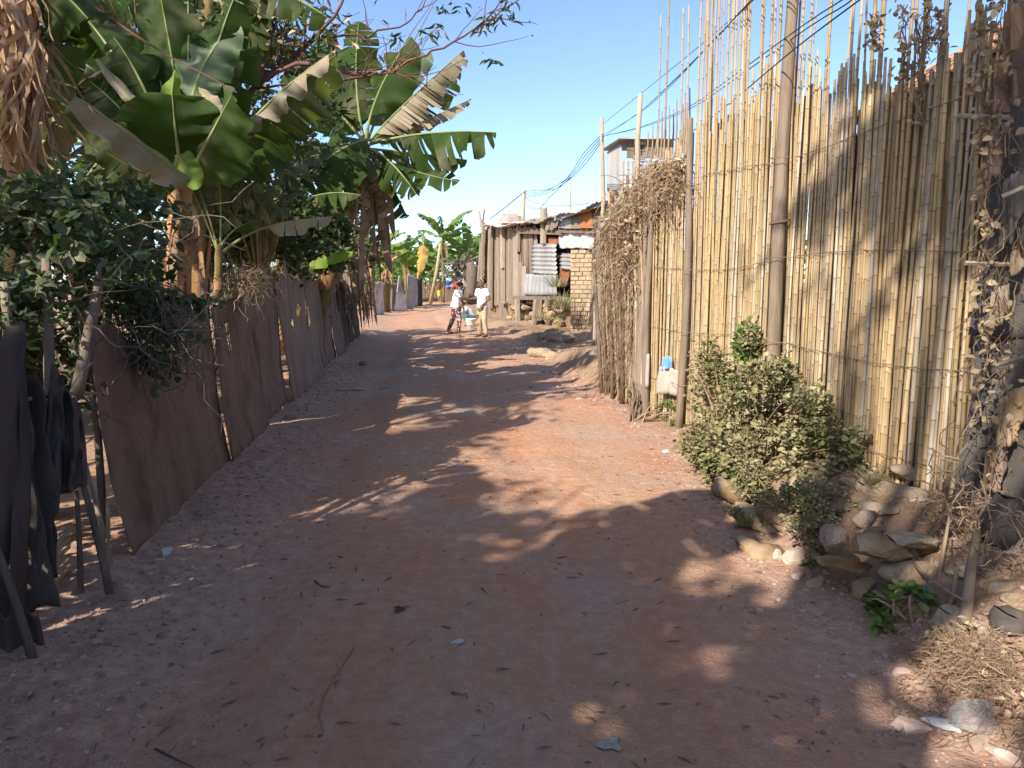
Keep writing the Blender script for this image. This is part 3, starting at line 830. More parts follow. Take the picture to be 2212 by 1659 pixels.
fence = thing('bamboo_fence', 'tall bamboo cane fence along the right side of the road', 'fence', fence_pt(6.0))
FO = Vector(fence.location)
SHORT = [cane_mesh(3.1, r, 40 + i, M['cane']) for i, r in enumerate((.0095, .0105, .011, .012, .0125, .0135, .010, .0115))]
TALL = [cane_mesh(5.2, r, 60 + i, M['cane']) for i, r in enumerate((.0105, .0115, .0125, .0135, .011, .010))]
rc = random.Random(3)
def add_cane(y, mesh, off, lean=(0, 0), sz=1.0, zoff=0.0, rad=1.0, name='cane', parent=fence):
    o = bpy.data.objects.new(name, mesh); COL.objects.link(o); o.parent = parent
    p = fence_pt(y, off); p.z += zoff
    o.location = p - Vector(parent.location)
    o.rotation_euler = (lean[0], lean[1], rc.uniform(0, 6.28)); o.scale = (rad, rad, sz)
y = 3.90; ci = 0
while y < 8.25:
    tall = rc.random() < (.26 if y < 7.6 else .10)
    hgt = float(np.interp(y, [3.7, 4.8, 5.2, 5.8, 6.6, 7.4, 8.2], [2.45, 2.5, 2.6, 2.9, 3.1, 2.95, 2.7])) / 3.1 * rc.uniform(.93, 1.04)
    near = y < 4.8
    rad = rc.uniform(1.0, 1.38) if near else rc.uniform(.82, 1.08)
    add_cane(y, rc.choice(TALL) if tall else rc.choice(SHORT), rc.uniform(-.008, .008), (rc.gauss(0, .004), rc.gauss(0, .004)), rc.uniform(.80, .98) if tall else hgt, rc.uniform(-.08, .03), rad)
    y += rc.uniform(.0185, .0235) * (1.14 if near else 1.0); ci += 1
# second, looser row on the inside: long thin canes that stand up above the rest
y = 3.8
while y < 7.6:
    add_cane(y, rc.choice(TALL), -.07 + rc.uniform(-.02, .02), (rc.gauss(0, .015), rc.gauss(0, .02)), rc.uniform(.82, 1.02), 0, rc.uniform(.6, .95)); ci += 1
    y += rc.uniform(.12, .24)
print('canes', ci)
bk_ = MB(); y = 3.72                                     # inner lining of thinner canes seen only through the gaps
while y < 8.2:
    p = fence_pt(y, -.04 + rc.uniform(-.01, .01)); t_ = float(np.interp(y, [3.7, 5.2, 5.9, 6.6, 7.4, 8.2], [2.3, 2.4, 2.7, 2.9, 2.75, 2.5])) * rc.uniform(.93, 1.03)
    bk_.tube([p, p + Vector((rc.gauss(0, .012), rc.gauss(0, .012), t_))], [.013, .010], 5, False)
    y += rc.uniform(.020, .030)
lin = bk_.build('lining_canes', M['cane_old'], fence); lin['kind'] = 'stuff'

def post(parent, pts, rad, mat, name='post', n=10):
    mb = MB(); mb.tube(pts, rad, n); return mb.build(name, mat, parent, True)
def bentpost(y, z1, off, r, seed, lean=(0, 0)):
    rr = random.Random(seed); p = fence_pt(y, off); pts = []
    for k in range(9):
        f = k / 8
        pts.append(p + Vector((lean[0] * f + .018 * math.sin(f * 5 + seed), lean[1] * f + .025 * math.sin(f * 4 + seed * 2), -.2 + (z1 + .2) * f)))
    return pts, [r * (1 - .28 * k / 8 + rr.uniform(-.04, .04)) for k in range(9)]
for (yy, z1, off, r, sd_, ln) in ((5.72, 3.9, .085, .058, 2, (.06, .03)), (7.46, 3.05, .08, .042, 5, (.02, 0)), (8.08, 2.5, .07, .042, 9, (.01, 0)), (4.2, 2.6, -.12, .05, 7, (.02, 0)), (6.6, 2.7, -.1, .05, 8, (.0, 0))):
    pts, ra = bentpost(yy, z1, off, r, sd_, ln); post(fence, pts, ra, M['wood_post'])
for (z0, z1, off) in ((1.03, .98, .03), (1.68, 1.60, .028), (2.42, 2.45, .028), (.42, .40, .03)):
    mb = MB(); pts = []
    for k in range(60):
        f = k / 59; yy = 3.72 + f * 4.6
        o_ = off + .006 * math.sin(k * 2.1)
        if abs(yy - 5.72) < .09: o_ = .16
        if abs(yy - 7.46) < .09: o_ = .145
        pts.append(fence_pt(yy, o_, z0 + (z1 - z0) * f + .035 * math.sin(f * 9 + z0 * 3) + rnd.uniform(-.006, .006) + (.05 if z0 < 1.1 and yy > 7 else 0) * (yy - 7)))
    mb.tube(pts, .0030, 4, False); mb.build('binding_wire', M['wire'], fence)
mb = MB()
for zz in (1.93, 1.94):                                  # pale strap tied round the big post
    p = fence_pt(5.72, .085, zz); c = [p + Vector((.02 + .074 * math.cos(a * .5236), .01 + .074 * math.sin(a * .5236), .012 * math.sin(a * .5236 + zz))) for a in range(13)]
    mb.tube(c, .004, 4, False)
mb.build('strap', M['straw'], fence)

# ------------------------------------------------------------------ older, darker stretch at the far end
old = thing('weathered_cane_fence', 'older brown weathered cane and plank fence at the far end of the bamboo fence', 'fence', fence_pt(8.9))
OLD = [cane_mesh(2.9, r, 80 + i, M['cane_old']) for i, r in enumerate((.012, .015, .018, .013))]
y = 8.27
while y < 9.75:
    z = rc.uniform(.78, 1.0) * (1.0 - .12 * (y - 8.3))
    add_cane(y, rc.choice(OLD), rc.uniform(-.03, .05), (rc.gauss(0, .03), rc.gauss(.0, .02) - .06 * (y - 8.3)), z, rc.uniform(-.1, .05), rc.uniform(.9, 1.3), 'cane', old)
    y += rc.uniform(.026, .042)
def plank_at(y0, y1, z0, z1, off, mat, skew=0.0, parent=old):
    mb = MB(); a = fence_pt(y0, off, z0); b = fence_pt(y1, off, z0); c = fence_pt(y1 + skew, off, z1); d = fence_pt(y0 + skew, off, z1)
    n = Vector((-.975, -.22, 0)); mb.slab(b, a, d, c, n, .02)
    return mb.build('plank', mat, parent)
for (a, b, z0, z1, o_, s) in ((8.22, 8.40, .15, 2.62, .06, .05), (8.42, 8.58, .1, 2.35, .05, .02), (8.62, 8.72, .2, 2.5, .07, .1), (8.78, 8.95, .25, 2.1, .05, -.05), (9.05, 9.15, .3, 2.3, .06, .04), (9.3, 9.42, .35, 1.9, .05, .1)):
    plank_at(a, b, z0, z1, o_, M['wood_grey'], s)
for (yy, z1, lx, ly) in ((9.2, 2.3, -.05, .35), (9.45, 2.1, -.10, .25), (9.65, 1.9, -.12, .2), (8.85, 2.7, .03, .1)):
    p = fence_pt(yy, .09); post(old, [p, p + Vector((lx * .5, ly * .5, z1 * .5)), p + Vector((lx, ly, z1))], [.028, .025, .02], M['wood_post'], 'prop', 6)

# dead creeper heaped over that stretch
cr = thing('dead_creeper', 'dead brown creeper heaped over the far end of the fence', 'creeper', fence_pt(9.2))
mb = MB()
def cstart():
    yy = rnd.uniform(7.55, 9.55); top = 2.72 - .38 * max(0, yy - 8.2)
    if yy < 8.25: return fence_pt(yy, rnd.gauss(.05, .05), top - abs(rnd.gauss(0, .22)))
    return fence_pt(yy, rnd.gauss(.08, .09), rnd.triangular(1.3, top, top))
tangle(mb, 1150, cstart, lambda: (rnd.gauss(0, .7), rnd.gauss(0, .7), rnd.gauss(-.5, .5)), lambda: rnd.uniform(.2, .6), lambda: rnd.uniform(.0015, .0042), 7, .45, -.26)
tangle(mb, 200, lambda: fence_pt(rnd.uniform(8.5, 9.6), rnd.gauss(.08, .05), rnd.uniform(.6, 2.0)), lambda: (0, 0, -1), lambda: rnd.uniform(.4, 1.0), lambda: rnd.uniform(.002, .005), 7, .25, -.15)
mb.build('vines', M['vine'], cr)
pts = np.array([cstart() for _ in range(1700)]); foliage('dead_leaves', pts, rng.uniform(.03, .07, len(pts)), M['leaf_brown'], cr, aspect=.6, up=.3, droop=-.6)
# bare sticks rising out of it
for i, (vx, v0, v1, yy) in enumerate(((1455, 235, 330, 8.6), (1438, 250, 330, 8.8), (1420, 262, 330, 9.0), (1470, 205, 330, 8.45), (1400, 285, 340, 9.2), (1462, 215, 340, 8.3), (1480, 200, 330, 7.9), (1446, 228, 340, 8.5), (1430, 240, 345, 8.7), (1490, 190, 330, 7.7), (1410, 270, 350, 9.0), (1475, 225, 330, 8.1))):
    mb = MB(); a = P(vx - 4, v1, yy); b = P(vx, v0, yy); mb.tube([a, a.lerp(b, .5) + Vector((.01, 0, 0)), b], [.012, .01, .006], 5); mb.build('stick', M['twig'], cr)

# wispy dead creeper hanging on the near canes
hv = thing('hanging_dead_vine', 'dried hanging vine with withered leaves on the tall canes above the tiled roof', 'vine', fence_pt(4.7))
mb = MB(); pts = []
for (vx, v0, v1, yy) in ((1985, 40, 280, 4.45), (1950, 10, 190, 4.55), (2005, 0, 130, 4.35), (1890, 30, 110, 4.7), (2030, 20, 110, 4.25)):
    for k in range(6):
        a = P(vx + rnd.uniform(-14, 14), v0 + rnd.uniform(-20, 20), yy - .08); n = 9; l = []
        for j in range(n):
            f = j / (n - 1); l.append(P(vx + rnd.uniform(-12, 12), v0 + (v1 - v0) * f * rnd.uniform(.85, 1.0), yy - .08 + rnd.uniform(-.03, .03)))
            if rnd.random() < .5: pts += [l[-1] + Vector((rnd.gauss(0, .025), rnd.gauss(0, .02), rnd.gauss(0, .03))) for _ in range(2)]
        mb.tube(l, rnd.uniform(.002, .005), 3, False)
mb.build('vines', M['vine'], hv)
pts = np.array(pts); foliage('withered_leaves', pts, rng.uniform(.02, .05, len(pts)), M['leaf_brown'], hv, aspect=.65, up=.3, droop=-.5)

# ------------------------------------------------------------------ dark stretch at the right picture edge: sacking hung on posts
sf = thing('sacking_fence', 'shade darkened grey sacking hung on posts at the right edge of the picture', 'fence', (2.6, 3.4, .28))
def sheet_grid(corners, nu, nv, fn, name, mat, parent, hole=None, th=.004):
    a, b, c, d = [Vector(q) for q in corners]           # bottom-left, bottom-right, top-right, top-left
    V = []; F = []
    nrm = (b - a).cross(d - a).normalized()
    for j in range(nv + 1):
        for i in range(nu + 1):
            u, v = i / nu, j / nv
            p = a.lerp(b, u).lerp(d.lerp(c, u), v)
            du, dv, dn = fn(u, v)
            V.append(p + (b - a) * du + (d - a) * dv + nrm * dn)
    for j in range(nv):
        for i in range(nu):
            if hole and hole((i + .5) / nu, (j + .5) / nv): continue
            q = j * (nu + 1) + i; F.append((q, q + 1, q + nu + 2, q + nu + 1))
    V = np.array(V); used = np.unique(np.array(F)); mp = -np.ones(len(V), int); mp[used] = np.arange(len(used))
    o = np_obj(name, V[used], mp[np.array(F)], mat, parent, True)
    m = o.modifiers.new('thickness', 'SOLIDIFY'); m.thickness = th
    return o
def folds(seed, amp=.03, k=3.0):
    rr = random.Random(seed); ph = [rr.uniform(0, 6) for _ in range(6)]
    def fn(u, v):
        d = amp * (math.sin(u * 6.28 * k + ph[0] + .8 * math.sin(v * 2 + ph[1])) + .5 * math.sin(u * 6.28 * k * 2.3 + ph[2] + v) + .4 * math.sin(v * 5 + ph[3] + u * 3))
        return (.012 * math.sin(v * 4 + ph[4]), .015 * math.sin(u * 7 + ph[5]) + .01 * math.sin(u * 23 + ph[0]), d)
    return fn
def fl(y, off=0.0, z=0.0): q = fence_pt(y, off); return Vector((q.x, q.y, z))
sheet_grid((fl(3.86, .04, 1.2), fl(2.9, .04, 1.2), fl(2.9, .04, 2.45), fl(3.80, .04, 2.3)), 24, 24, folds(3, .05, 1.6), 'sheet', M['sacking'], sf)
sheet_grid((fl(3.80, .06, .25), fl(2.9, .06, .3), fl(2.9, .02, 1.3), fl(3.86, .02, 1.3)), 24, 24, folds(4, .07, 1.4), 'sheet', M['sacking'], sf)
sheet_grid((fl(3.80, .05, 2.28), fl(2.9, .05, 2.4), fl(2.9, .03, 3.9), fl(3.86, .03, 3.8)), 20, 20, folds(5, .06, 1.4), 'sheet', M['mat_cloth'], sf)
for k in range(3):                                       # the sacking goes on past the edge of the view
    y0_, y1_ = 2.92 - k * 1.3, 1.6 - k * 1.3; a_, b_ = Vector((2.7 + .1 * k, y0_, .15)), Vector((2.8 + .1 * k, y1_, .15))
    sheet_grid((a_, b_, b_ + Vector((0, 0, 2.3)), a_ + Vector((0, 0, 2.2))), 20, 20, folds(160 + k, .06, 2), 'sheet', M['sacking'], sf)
for (yy, z1, r) in ((3.90, 3.2, .035), (3.3, 3.6, .04)):
    p = fl(yy, -.05, .1); post(sf, [p, p + Vector((.01, .01, z1 / 2)), p + Vector((0, .02, z1))], [r, r * .9, r * .8], M['wood_dark'])
for (v0, v1, y0) in (((2085, 568), (2212, 572), 3.62), ((2070, 250), (2180, 254), 3.62), ((2150, 790), (2212, 770), 3.5), ((2165, 425), (2212, 405), 3.45)):
    mb = MB(); a = P(*v0, y0); b = P(*v1, y0 - .05); mb.tube([a, a.lerp(b, .5), b], [.012, .011, .012], 6); mb.build('crosspiece', M['wood_grey'], sf)

tv = thing('twisted_dry_vine', 'twisted dry vine climbing the corner where canes meet the sacking', 'vine', fl(3.72, .06, .3))
mb = MB(); pts = []
path = [(2130, 10), (2118, 60), (2125, 120), (2112, 180), (2128, 235), (2120, 290), (2132, 350), (2118, 420), (2135, 480), (2120, 560), (2112, 640), (2122, 710), (2135, 770), (2110, 830), (2125, 900)]
for k in range(11):
    l = [P(vx + rnd.uniform(-9, 9), vy, 3.72 + rnd.uniform(-.05, .05)) for vx, vy in path[rnd.randint(0, 4):rnd.randint(9, 15)]]
    mb.tube(l, rnd.uniform(.003, .008), 4, False)
mb.build('vines', M['twig'], tv)
for vx, vy in path:
    for k in range(10 if vy not in (60, 290, 480) else 22):
        pts.append(P(vx + rnd.gauss(0, 13), vy + rnd.gauss(0, 22), 3.62 + rnd.uniform(-.06, .04)))
pts = np.array(pts); foliage('withered_leaves', pts, rng.uniform(.025, .06, len(pts)), M['leaf_brown'], tv, aspect=.7, up=.3, droop=-.5)

# torn scraps and hanging rootlets over the sacking
for i, (vx, vy, w, hh, mt) in enumerate(((2150, 330, 26, 60, 'grey_cloth'), (2185, 450, 30, 90, 'sacking'), (2160, 660, 24, 50, 'sack'), (2185, 900, 36, 70, 'sack_brown'), (2150, 1010, 30, 60, 'grey_cloth'), (2195, 560, 20, 40, 'sack'), (2170, 200, 34, 50, 'mat_cloth'), (2190, 60, 30, 60, 'leaf_dry'))):
    y_ = 3.62 - .012 * (vx - 2150) / 10
    sheet_grid((P(vx - w, vy + hh, y_), P(vx + w, vy + hh * .7, y_ - .06), P(vx + w * .8, vy - hh, y_ - .03), P(vx - w * .7, vy - hh * .6, y_)), 10, 10, folds(140 + i, .03, 1.3), 'torn_scrap', M[mt], sf, hole=lambda u, v: (u - .9) ** 2 + (v - .1) ** 2 < .03)
hr = thing('hanging_rootlets', 'dry rootlets and withered leaves trailing over the shade darkened sacking', 'vine', fl(3.5, .1, 1.5))
mb = MB()
tangle(mb, 150, lambda: P(rnd.gauss(2165, 28), rnd.uniform(-20, 1150), 3.56 + rnd.gauss(0, .04)), lambda: (rnd.gauss(0, .4), rnd.gauss(0, .2), -1), lambda: rnd.uniform(.08, .4), lambda: rnd.uniform(.001, .003), 7, .35, -.15)
mb.build('rootlets', M['vine'], hr)
pts = np.array([P(rnd.gauss(2160, 30), rnd.choice((40, 120, 260, 700, 820, 1000)) + rnd.gauss(0, 40), 3.56 + rnd.gauss(0, .04)) for _ in range(170)]); foliage('withered_leaves', pts, rng.uniform(.02, .05, len(pts)), M['leaf_brown'], hr, aspect=.7, up=.3, droop=-.5)
# fallen stalks, roots and straw at the bottom right
def stalk(label, v, z, r, mat='twig', name='dry_stalk', cat='stalk'):
    pts = [G(a, b, zz) for (a, b), zz in zip(v, z)]
    mb = MB(); n = len(pts); mb.tube(pts, [r * (1 - .4 * i / (n - 1)) for i in range(n)], 7)
    return tag(mb.build(name, M[mat], None, True, pts[0]), label, cat)
stalk('thick upright dry stalk with frayed bark at the right edge', [(2078, 1372), (2090, 1300), (2098, 1225), (2112, 1150)], [.12, .22, .33, .42], .028)
stalk('thin dry stem standing left of the thick stalk', [(2020, 1290), (2035, 1210), (2050, 1120), (2062, 1060)], [.12, .26, .4, .5], .010)
stalk('forked dry stick leaning against the fence base', [(1935, 1205), (1985, 1180), (2040, 1125)], [.2, .26, .36], .010)
stalk('crossing dry stick over the buried sack', [(1950, 1190), (1990, 1235), (2040, 1275), (2090, 1300)], [.22, .22, .24, .24], .008)
stalk('dry cane end beside the thick stalk', [(2040, 1345), (2058, 1290), (2068, 1225)], [.1, .2, .32], .014)
stalk('short stub of cane in front of the fence base', [(2003, 1262), (2010, 1235), (2014, 1205)], [.14, .2, .25], .014)
stalk('slanting white split cane leaning in the right corner', [(2158, 1262), (2185, 1200), (2212, 1160)], [.2, .3, .36], .016, 'rag')
st = thing('straw_heap', 'heap of dry straw and rootlets at the lower right of the verge', 'straw', G(2080, 1440, .2))
mb = MB()
def sst():
    vx, vy = rnd.choice(((2040, 1400), (2090, 1440), (2130, 1400), (2110, 1480), (2060, 1460), (2170, 1450))); vx += rnd.gauss(0, 26); vy += rnd.gauss(0, 22); q = ground_pt(min(max(vx, 1950), 2230), min(max(vy, 1340), 1580), .2); q.z += abs(rnd.gauss(0, .012)); return q
tangle(mb, 600, sst, lambda: (rnd.gauss(0, 1), rnd.gauss(0, 1), rnd.gauss(-.05, .22)), lambda: rnd.uniform(.03, .13), lambda: rnd.uniform(.0006, .0015), 4, .6, -.10)
tangle(mb, 500, lambda: ground_pt(rnd.uniform(1930, 2230), rnd.uniform(1340, 1620), .2) + Vector((0, 0, .006)), lambda: (rnd.gauss(0, 1), rnd.gauss(0, 1), rnd.gauss(0, .1)), lambda: rnd.uniform(.02, .12), lambda: rnd.uniform(.0006, .002), 4, .4, -.05)
mb.build('straw', M['twig'], st)
pts = np.array([ground_pt(rnd.uniform(1930, 2220), rnd.uniform(1330, 1560), .2) + Vector((0, 0, .012)) for _ in range(260)]); foliage('withered_leaves', pts, rng.uniform(.012, .04, len(pts)), M['leaf_brown'], st, aspect=.6, up=.7, droop=0)
rt = thing('dry_brushwood', 'tangle of dry twigs in front of the fence base near the right edge', 'brushwood', G(2060, 1180, .3))
mb = MB()
tangle(mb, 240, lambda: P(rnd.gauss(2062, 30), rnd.gauss(1150, 70), 3.45 + rnd.gauss(0, .1)), lambda: (rnd.gauss(0, 1), rnd.gauss(0, .6), rnd.gauss(.2, .9)), lambda: rnd.uniform(.06, .25), lambda: rnd.uniform(.0015, .004), 5, .5, -.05)
mb.build('twigs', M['twig'], rt)
rt = thing('dry_brushwood', 'hanging dry rootlets at the right edge above the straw heap', 'brushwood', G(2150, 1300, .2)); mb = MB()
tangle(mb, 160, lambda: P(rnd.gauss(2150, 30), rnd.gauss(1260, 110), 3.05 + rnd.gauss(0, .1)), lambda: (rnd.gauss(0, .6), rnd.gauss(0, .6), rnd.gauss(-.4, .8)), lambda: rnd.uniform(.06, .25), lambda: rnd.uniform(.0015, .004), 5, .5, -.05)
mb.build('twigs', M['twig'], rt)

# ------------------------------------------------------------------ sandbags shoring the verge
def sack(label, vx, vy, z, size, yaw, pitch, seed, mat='sack', name='sandbag', tilt=0.0, group='sandbags shoring the verge'):
    rr = random.Random(seed); c = G(vx, vy, z); n, m = 28, 16
    if name == 'sandbag': size = tuple(q * .80 for q in size); c.z -= .035
    else: c = ground_pt(vx, vy, z); c.z += size[2] * .55
    V = []; F = []
    rot = Matrix.Rotation(yaw, 3, 'Z') @ Matrix.Rotation(pitch, 3, 'Y') @ Matrix.Rotation(tilt, 3, 'X')
    for i in range(n + 1):
        u = -1 + 2 * i / n
        e = max(0.0, 1 - abs(u) ** 3.2) ** .55
        ear = .30 if i in (0, n) else 0
        for k in range(m):
            a = 6.2832 * k / m
            ca, sa = math.cos(a), math.sin(a)
            yy = math.copysign(abs(ca) ** .7, ca); zz = math.copysign(abs(sa) ** 1.1, sa)
            q = Vector((u * size[0], yy * size[1] * max(e ** .6, .62), zz * size[2] * max(e, .05) + .25 * size[2] * abs(u) ** 3))
            d = noise.noise(q * 9 + Vector((seed * 3.1, 0, 0))) * .022 + noise.noise(q * 24 + Vector((seed, 5, 0))) * .009 - .006 * abs(noise.noise(Vector((q.x * 6, q.y * 30, q.z * 30 + seed))))
            q = q * (1 + d / max(size[2], .03))
            V.append(c + rot @ q)
    for i in range(n):
        for k in range(m):
            k2 = (k + 1) % m; F.append((i * m + k, i * m + k2, (i + 1) * m + k2, (i + 1) * m + k))
    o = np_obj(name, np.array([tuple(q) for q in V]), F, M[mat], None, True, origin=tuple(c))
    return tag(o, label, 'sandbag', group)
sack('dusty sandbag under the bush, leftmost at the road edge', 1580, 1050, .10, (.21, .10, .085), -1.0, .12, 1)
sack('mud stained sandbag right of the leftmost one, lying lower', 1635, 1110, .10, (.22, .09, .075), -.75, .2, 2)
sack('pale sandbag nested above the mud stained sandbag', 1680, 1095, .18, (.15, .075, .085), -.9, .25, 3)
sack('half buried dark sandbag beside the pinkish rocks', 1645, 1180, .04, (.17, .10, .06), -.7, .1, 4, 'sack_brown')
sack('upper dusty sandbag at the foot of the canes', 1930, 1055, .34, (.24, .10, .085), -.35, .2, 5)
sack('lower dusty sandbag at the foot of the canes', 1915, 1100, .27, (.20, .085, .085), -.55, .15, 6)
put_rock(1895, 1195, (.17, .12, .06), M['sack_brown'], 'large broken mud caked block above the drain hole', 51, -.5, 'rock', 'rock', .2)
put_rock(1960, 1175, (.12, .09, .05), M['sack'], 'dusty angular block right of the mud caked one', 52, .4, 'rock', 'rock', .25)
put_rock(1760, 1262, (.05, .04, .03), M['sack_brown'], 'brown angular stone at the lip of the drain', 53, .4, 'rock', 'rock', .1)
put_rock(1800, 1170, (.09, .07, .05), M['stone'], 'grey brown stone half sunk in the bank among the weeds', 54, 1.0, 'rock', 'rock', .2)
put_rock(1870, 1130, (.07, .05, .04), M['stone'], 'small grey stone below the lower dusty sandbag', 55, .3, 'rock', 'rock', .25)
put_rock(1825, 1225, (.12, .08, .032), M['sack_brown'], 'flat muddy slab overhanging the drain hole', 56, -.4, 'rock', 'rock', .12)
sack('crumpled pale sack at the fence base beside the dry sticks', 1965, 1222, .2, (.15, .10, .075), -.3, -.1, 9)
sack('pale sack peeking from under the cane bottoms', 1985, 1015, .38, (.18, .08, .07), -.2, .1, 10)
sack('pale sack behind the thick dry stalk', 2050, 1330, .16, (.09, .06, .10), .3, .9, 11)
sack('grey full sack standing in the right corner', 2175, 1120, .42, (.17, .11, .12), .2, 1.3, 12, 'net_cloth')  # dark cloth colour stands in for shade on this sack
sack('dark sack lying at the right edge below the sacking', 2200, 1350, .2, (.15, .10, .09), .3, .8, 13, 'net_cloth')  # same dark cloth, its tone standing for the shade here
sbk = thing('stone_bank', 'rough stones bedded in the eroded earth bank under the bamboo fence', 'stones', (1.9, 4.2, .2))
rb_ = random.Random(44)
for i in range(46):
    yy = rb_.uniform(2.7, 6.6); xx = float(REX(yy)) + rb_.uniform(.04, .55); sz = rb_.uniform(.025, .085) * (1 if yy < 5.4 else 1.2)
    s3 = (sz * rb_.uniform(.8, 1.4), sz * rb_.uniform(.7, 1.1), sz * rb_.uniform(.5, .8)); c3_ = (xx, yy, Hs(xx, yy) + s3[2] * .15)
    o = rock('stone', None, c3_, s3, M[rb_.choice(('stone', 'sack_brown', 'sack', 'stone'))], None, None, 400 + i, 1, rb_.uniform(0, 6))
    o.parent = sbk; o.location = Vector(c3_) - Vector(sbk.location)
p = G(1993, 1285, .16); crumple('plastic_scrap', 'light blue plastic scrap behind the green weed', p, .03, .03, .06, M['blue'], .4, 21, 'litter')
def bag():
    m, nt, b, out = new_mat('thin clear plastic')
    b.inputs['Base Color'].default_value = (.55, .54, .52, 1); b.inputs['Roughness'].default_value = .25
    tr = nd(nt, 'ShaderNodeBsdfTransparent'); mx = nd(nt, 'ShaderNodeMixShader'); mx.inputs[0].default_value = .68
    nt.links.new(b.outputs[0], mx.inputs[1]); nt.links.new(tr.outputs[0], mx.inputs[2]); nt.links.new(mx.outputs[0], out.inputs[0])
    v = coords(nt); bump(nt, b, noise_out(nt, v, 30, 3), .5, .01)
    p = ground_pt(2110, 1560, .15)
    o = rock('plastic_bag', 'translucent crumpled plastic bag in the bottom right corner', (p.x, p.y, p.z + .03), (.085, .06, .06), m, 'plastic bag', None, 77, 3, .3)
bag()

# ------------------------------------------------------------------ bushes and weeds on the right verge
def W(vx, vy, Y): q = P(vx, vy, Y); return (q.x, q.y, q.z)
def GP(vx, vy, up=.11): q = ground_pt(vx, vy, .15); return (q.x, q.y, q.z + up)
shrub('dusty_bush', 'large dusty bush in front of the bamboo fence', fence_pt(5.6, .45),
      [(W(1650, 900, 5.4), (.40, .34, .46)), (W(1580, 850, 6.2), (.36, .25, .40)), (W(1730, 950, 4.9), (.36, .28, .38)), (W(1560, 965, 5.5), (.32, .28, .30)), (W(1660, 1010, 5.0), (.38, .25, .30)), (W(1790, 990, 4.6), (.28, .2, .26)), (W(1720, 840, 5.5), (.22, .2, .3)), (W(1540, 800, 6.6), (.22, .18, .3)), (W(1830, 1030, 4.45), (.18, .14, .16)), (GP(1530, 1020, .16), (.2, .16, .2)), (GP(1600, 1040, .2), (.26, .16, .22)), (GP(1690, 1045, .2), (.26, .16, .2)), (GP(1770, 1060, .16), (.24, .14, .18)), (GP(1500, 980, .14), (.16, .16, .18)), (W(1620, 775, 6.0), (.16, .12, .26))],
      17000, .040, M['leaf_bush'], M['twig'], 11, aspect=.75, clump=5, thr=-.02, shell=.15, stems=90)
shrub('creeping_weed', 'low dusty creeping weed spilling down the bank beside the sandbags', G(1720, 1120, .15),
      [(GP(1715, 1110), (.24, .16, .12)), (GP(1745, 1175), (.14, .10, .09)), (GP(1800, 1080), (.22, .14, .13)), (GP(1560, 1050), (.16, .14, .16)), (GP(1780, 1130), (.2, .12, .09)), (GP(1750, 1240), (.10, .08, .06)), (GP(1650, 1075), (.2, .14, .16)), (GP(1840, 1100), (.16, .1, .08)), (GP(1620, 1150), (.12, .08, .06))],
      9000, .028, M['leaf_bush'], M['twig'], 15, 'weed', aspect=.6, clump=7, thr=-.1, shell=.2)
shrub('leafy_sapling', 'green leafy sapling rising above the bush beside the big post', fence_pt(6.1, .25),
      [(W(1615, 750, 6.05), (.13, .10, .22)), (W(1600, 830, 6.05), (.16, .1, .2))], 420, .075, M['leaf_weed'], M['twig'], 17, 'sapling', aspect=.6, clump=5, thr=-.3, shell=.1)
shrub('low_shrub', 'low green shrub at the foot of the fence between the posts', fence_pt(7.9, .3),
      [(W(1445, 905, 7.7), (.26, .2, .22)), (W(1385, 850, 8.6), (.22, .2, .26)), (W(1380, 800, 8.8), (.14, .12, .2))], 3600, .030, M['leaf_weed'], M['twig'], 18, aspect=.6, clump=7, thr=-.15, shell=.3)
shrub('leafy_weed', 'bright green broad leaved weed beside the drain', G(1930, 1320, .12),
      [(GP(1900, 1325, .05), (.08, .06, .05)), (GP(1965, 1315, .06), (.10, .06, .055)), (GP(1905, 1362, .04), (.05, .04, .04))], 260, .042, M['leaf_weed'], M['twig'], 19, 'weed', aspect=.95, up=.8, clump=9, thr=-.4, stems=12, shell=.1)
def grass_tuft(label, c, n, l, r, seed, mat='leaf_bush', cat='grass tuft'):
    rr = random.Random(seed); V = []; F = []; c = Vector(c)
    for k in range(n):
        a = rr.uniform(0, 6.28); d = Vector((math.cos(a), math.sin(a), 0)); s = Vector((-d.y, d.x, 0))
        b = c + d * rr.uniform(0, r); L = l * rr.uniform(.5, 1.1); el = rr.uniform(.7, 1.5)
        for j in range(4):
            f = j / 3; q = b + d * (L * f * math.cos(el) * (1 + .4 * f)) + Vector((0, 0, L * (f * math.sin(el) - .35 * f * f)))
            w = .0035 * (1 - .8 * f) * (l / .25) ** .7
            V += [q - s * w, q + s * w]
        o = k * 8
        F += [(o + 2 * j, o + 2 * j + 1, o + 2 * j + 3, o + 2 * j + 2) for j in range(3)]
    return tag(np_obj('grass_tuft', np.array([tuple(v) for v in V]), F, M[mat], origin=tuple(c)), label, cat)
grass_tuft('spiky grass tuft on top of the upper sandbag', G(1880, 1045, .38), 60, .16, .05, 1)
grass_tuft('grass tuft at the road edge below the leftmost sandbags', G(1610, 1130, .06), 60, .15, .06, 2, 'leaf_weed')
grass_tuft('small green grass tuft by the lower sandbag', G(1965, 1110, .25), 50, .13, .05, 3, 'leaf_weed')
grass_tuft('dry grass tuft on the dirt mound by the white sack', ground_pt(1170, 735), 80, .35, .15, 4)
grass_tuft('tall dry grass growing against the brick pillar', P(1215, 668, 19.5), 220, .8, .35, 5)
grass_tuft('grass growing at the foot of the stone footing', P(1170, 690, 20.5), 260, .4, .8, 6)
grass_tuft('dusty grass fringe beside the tin patch', P(1205, 620, 20.3), 120, .7, .25, 7)

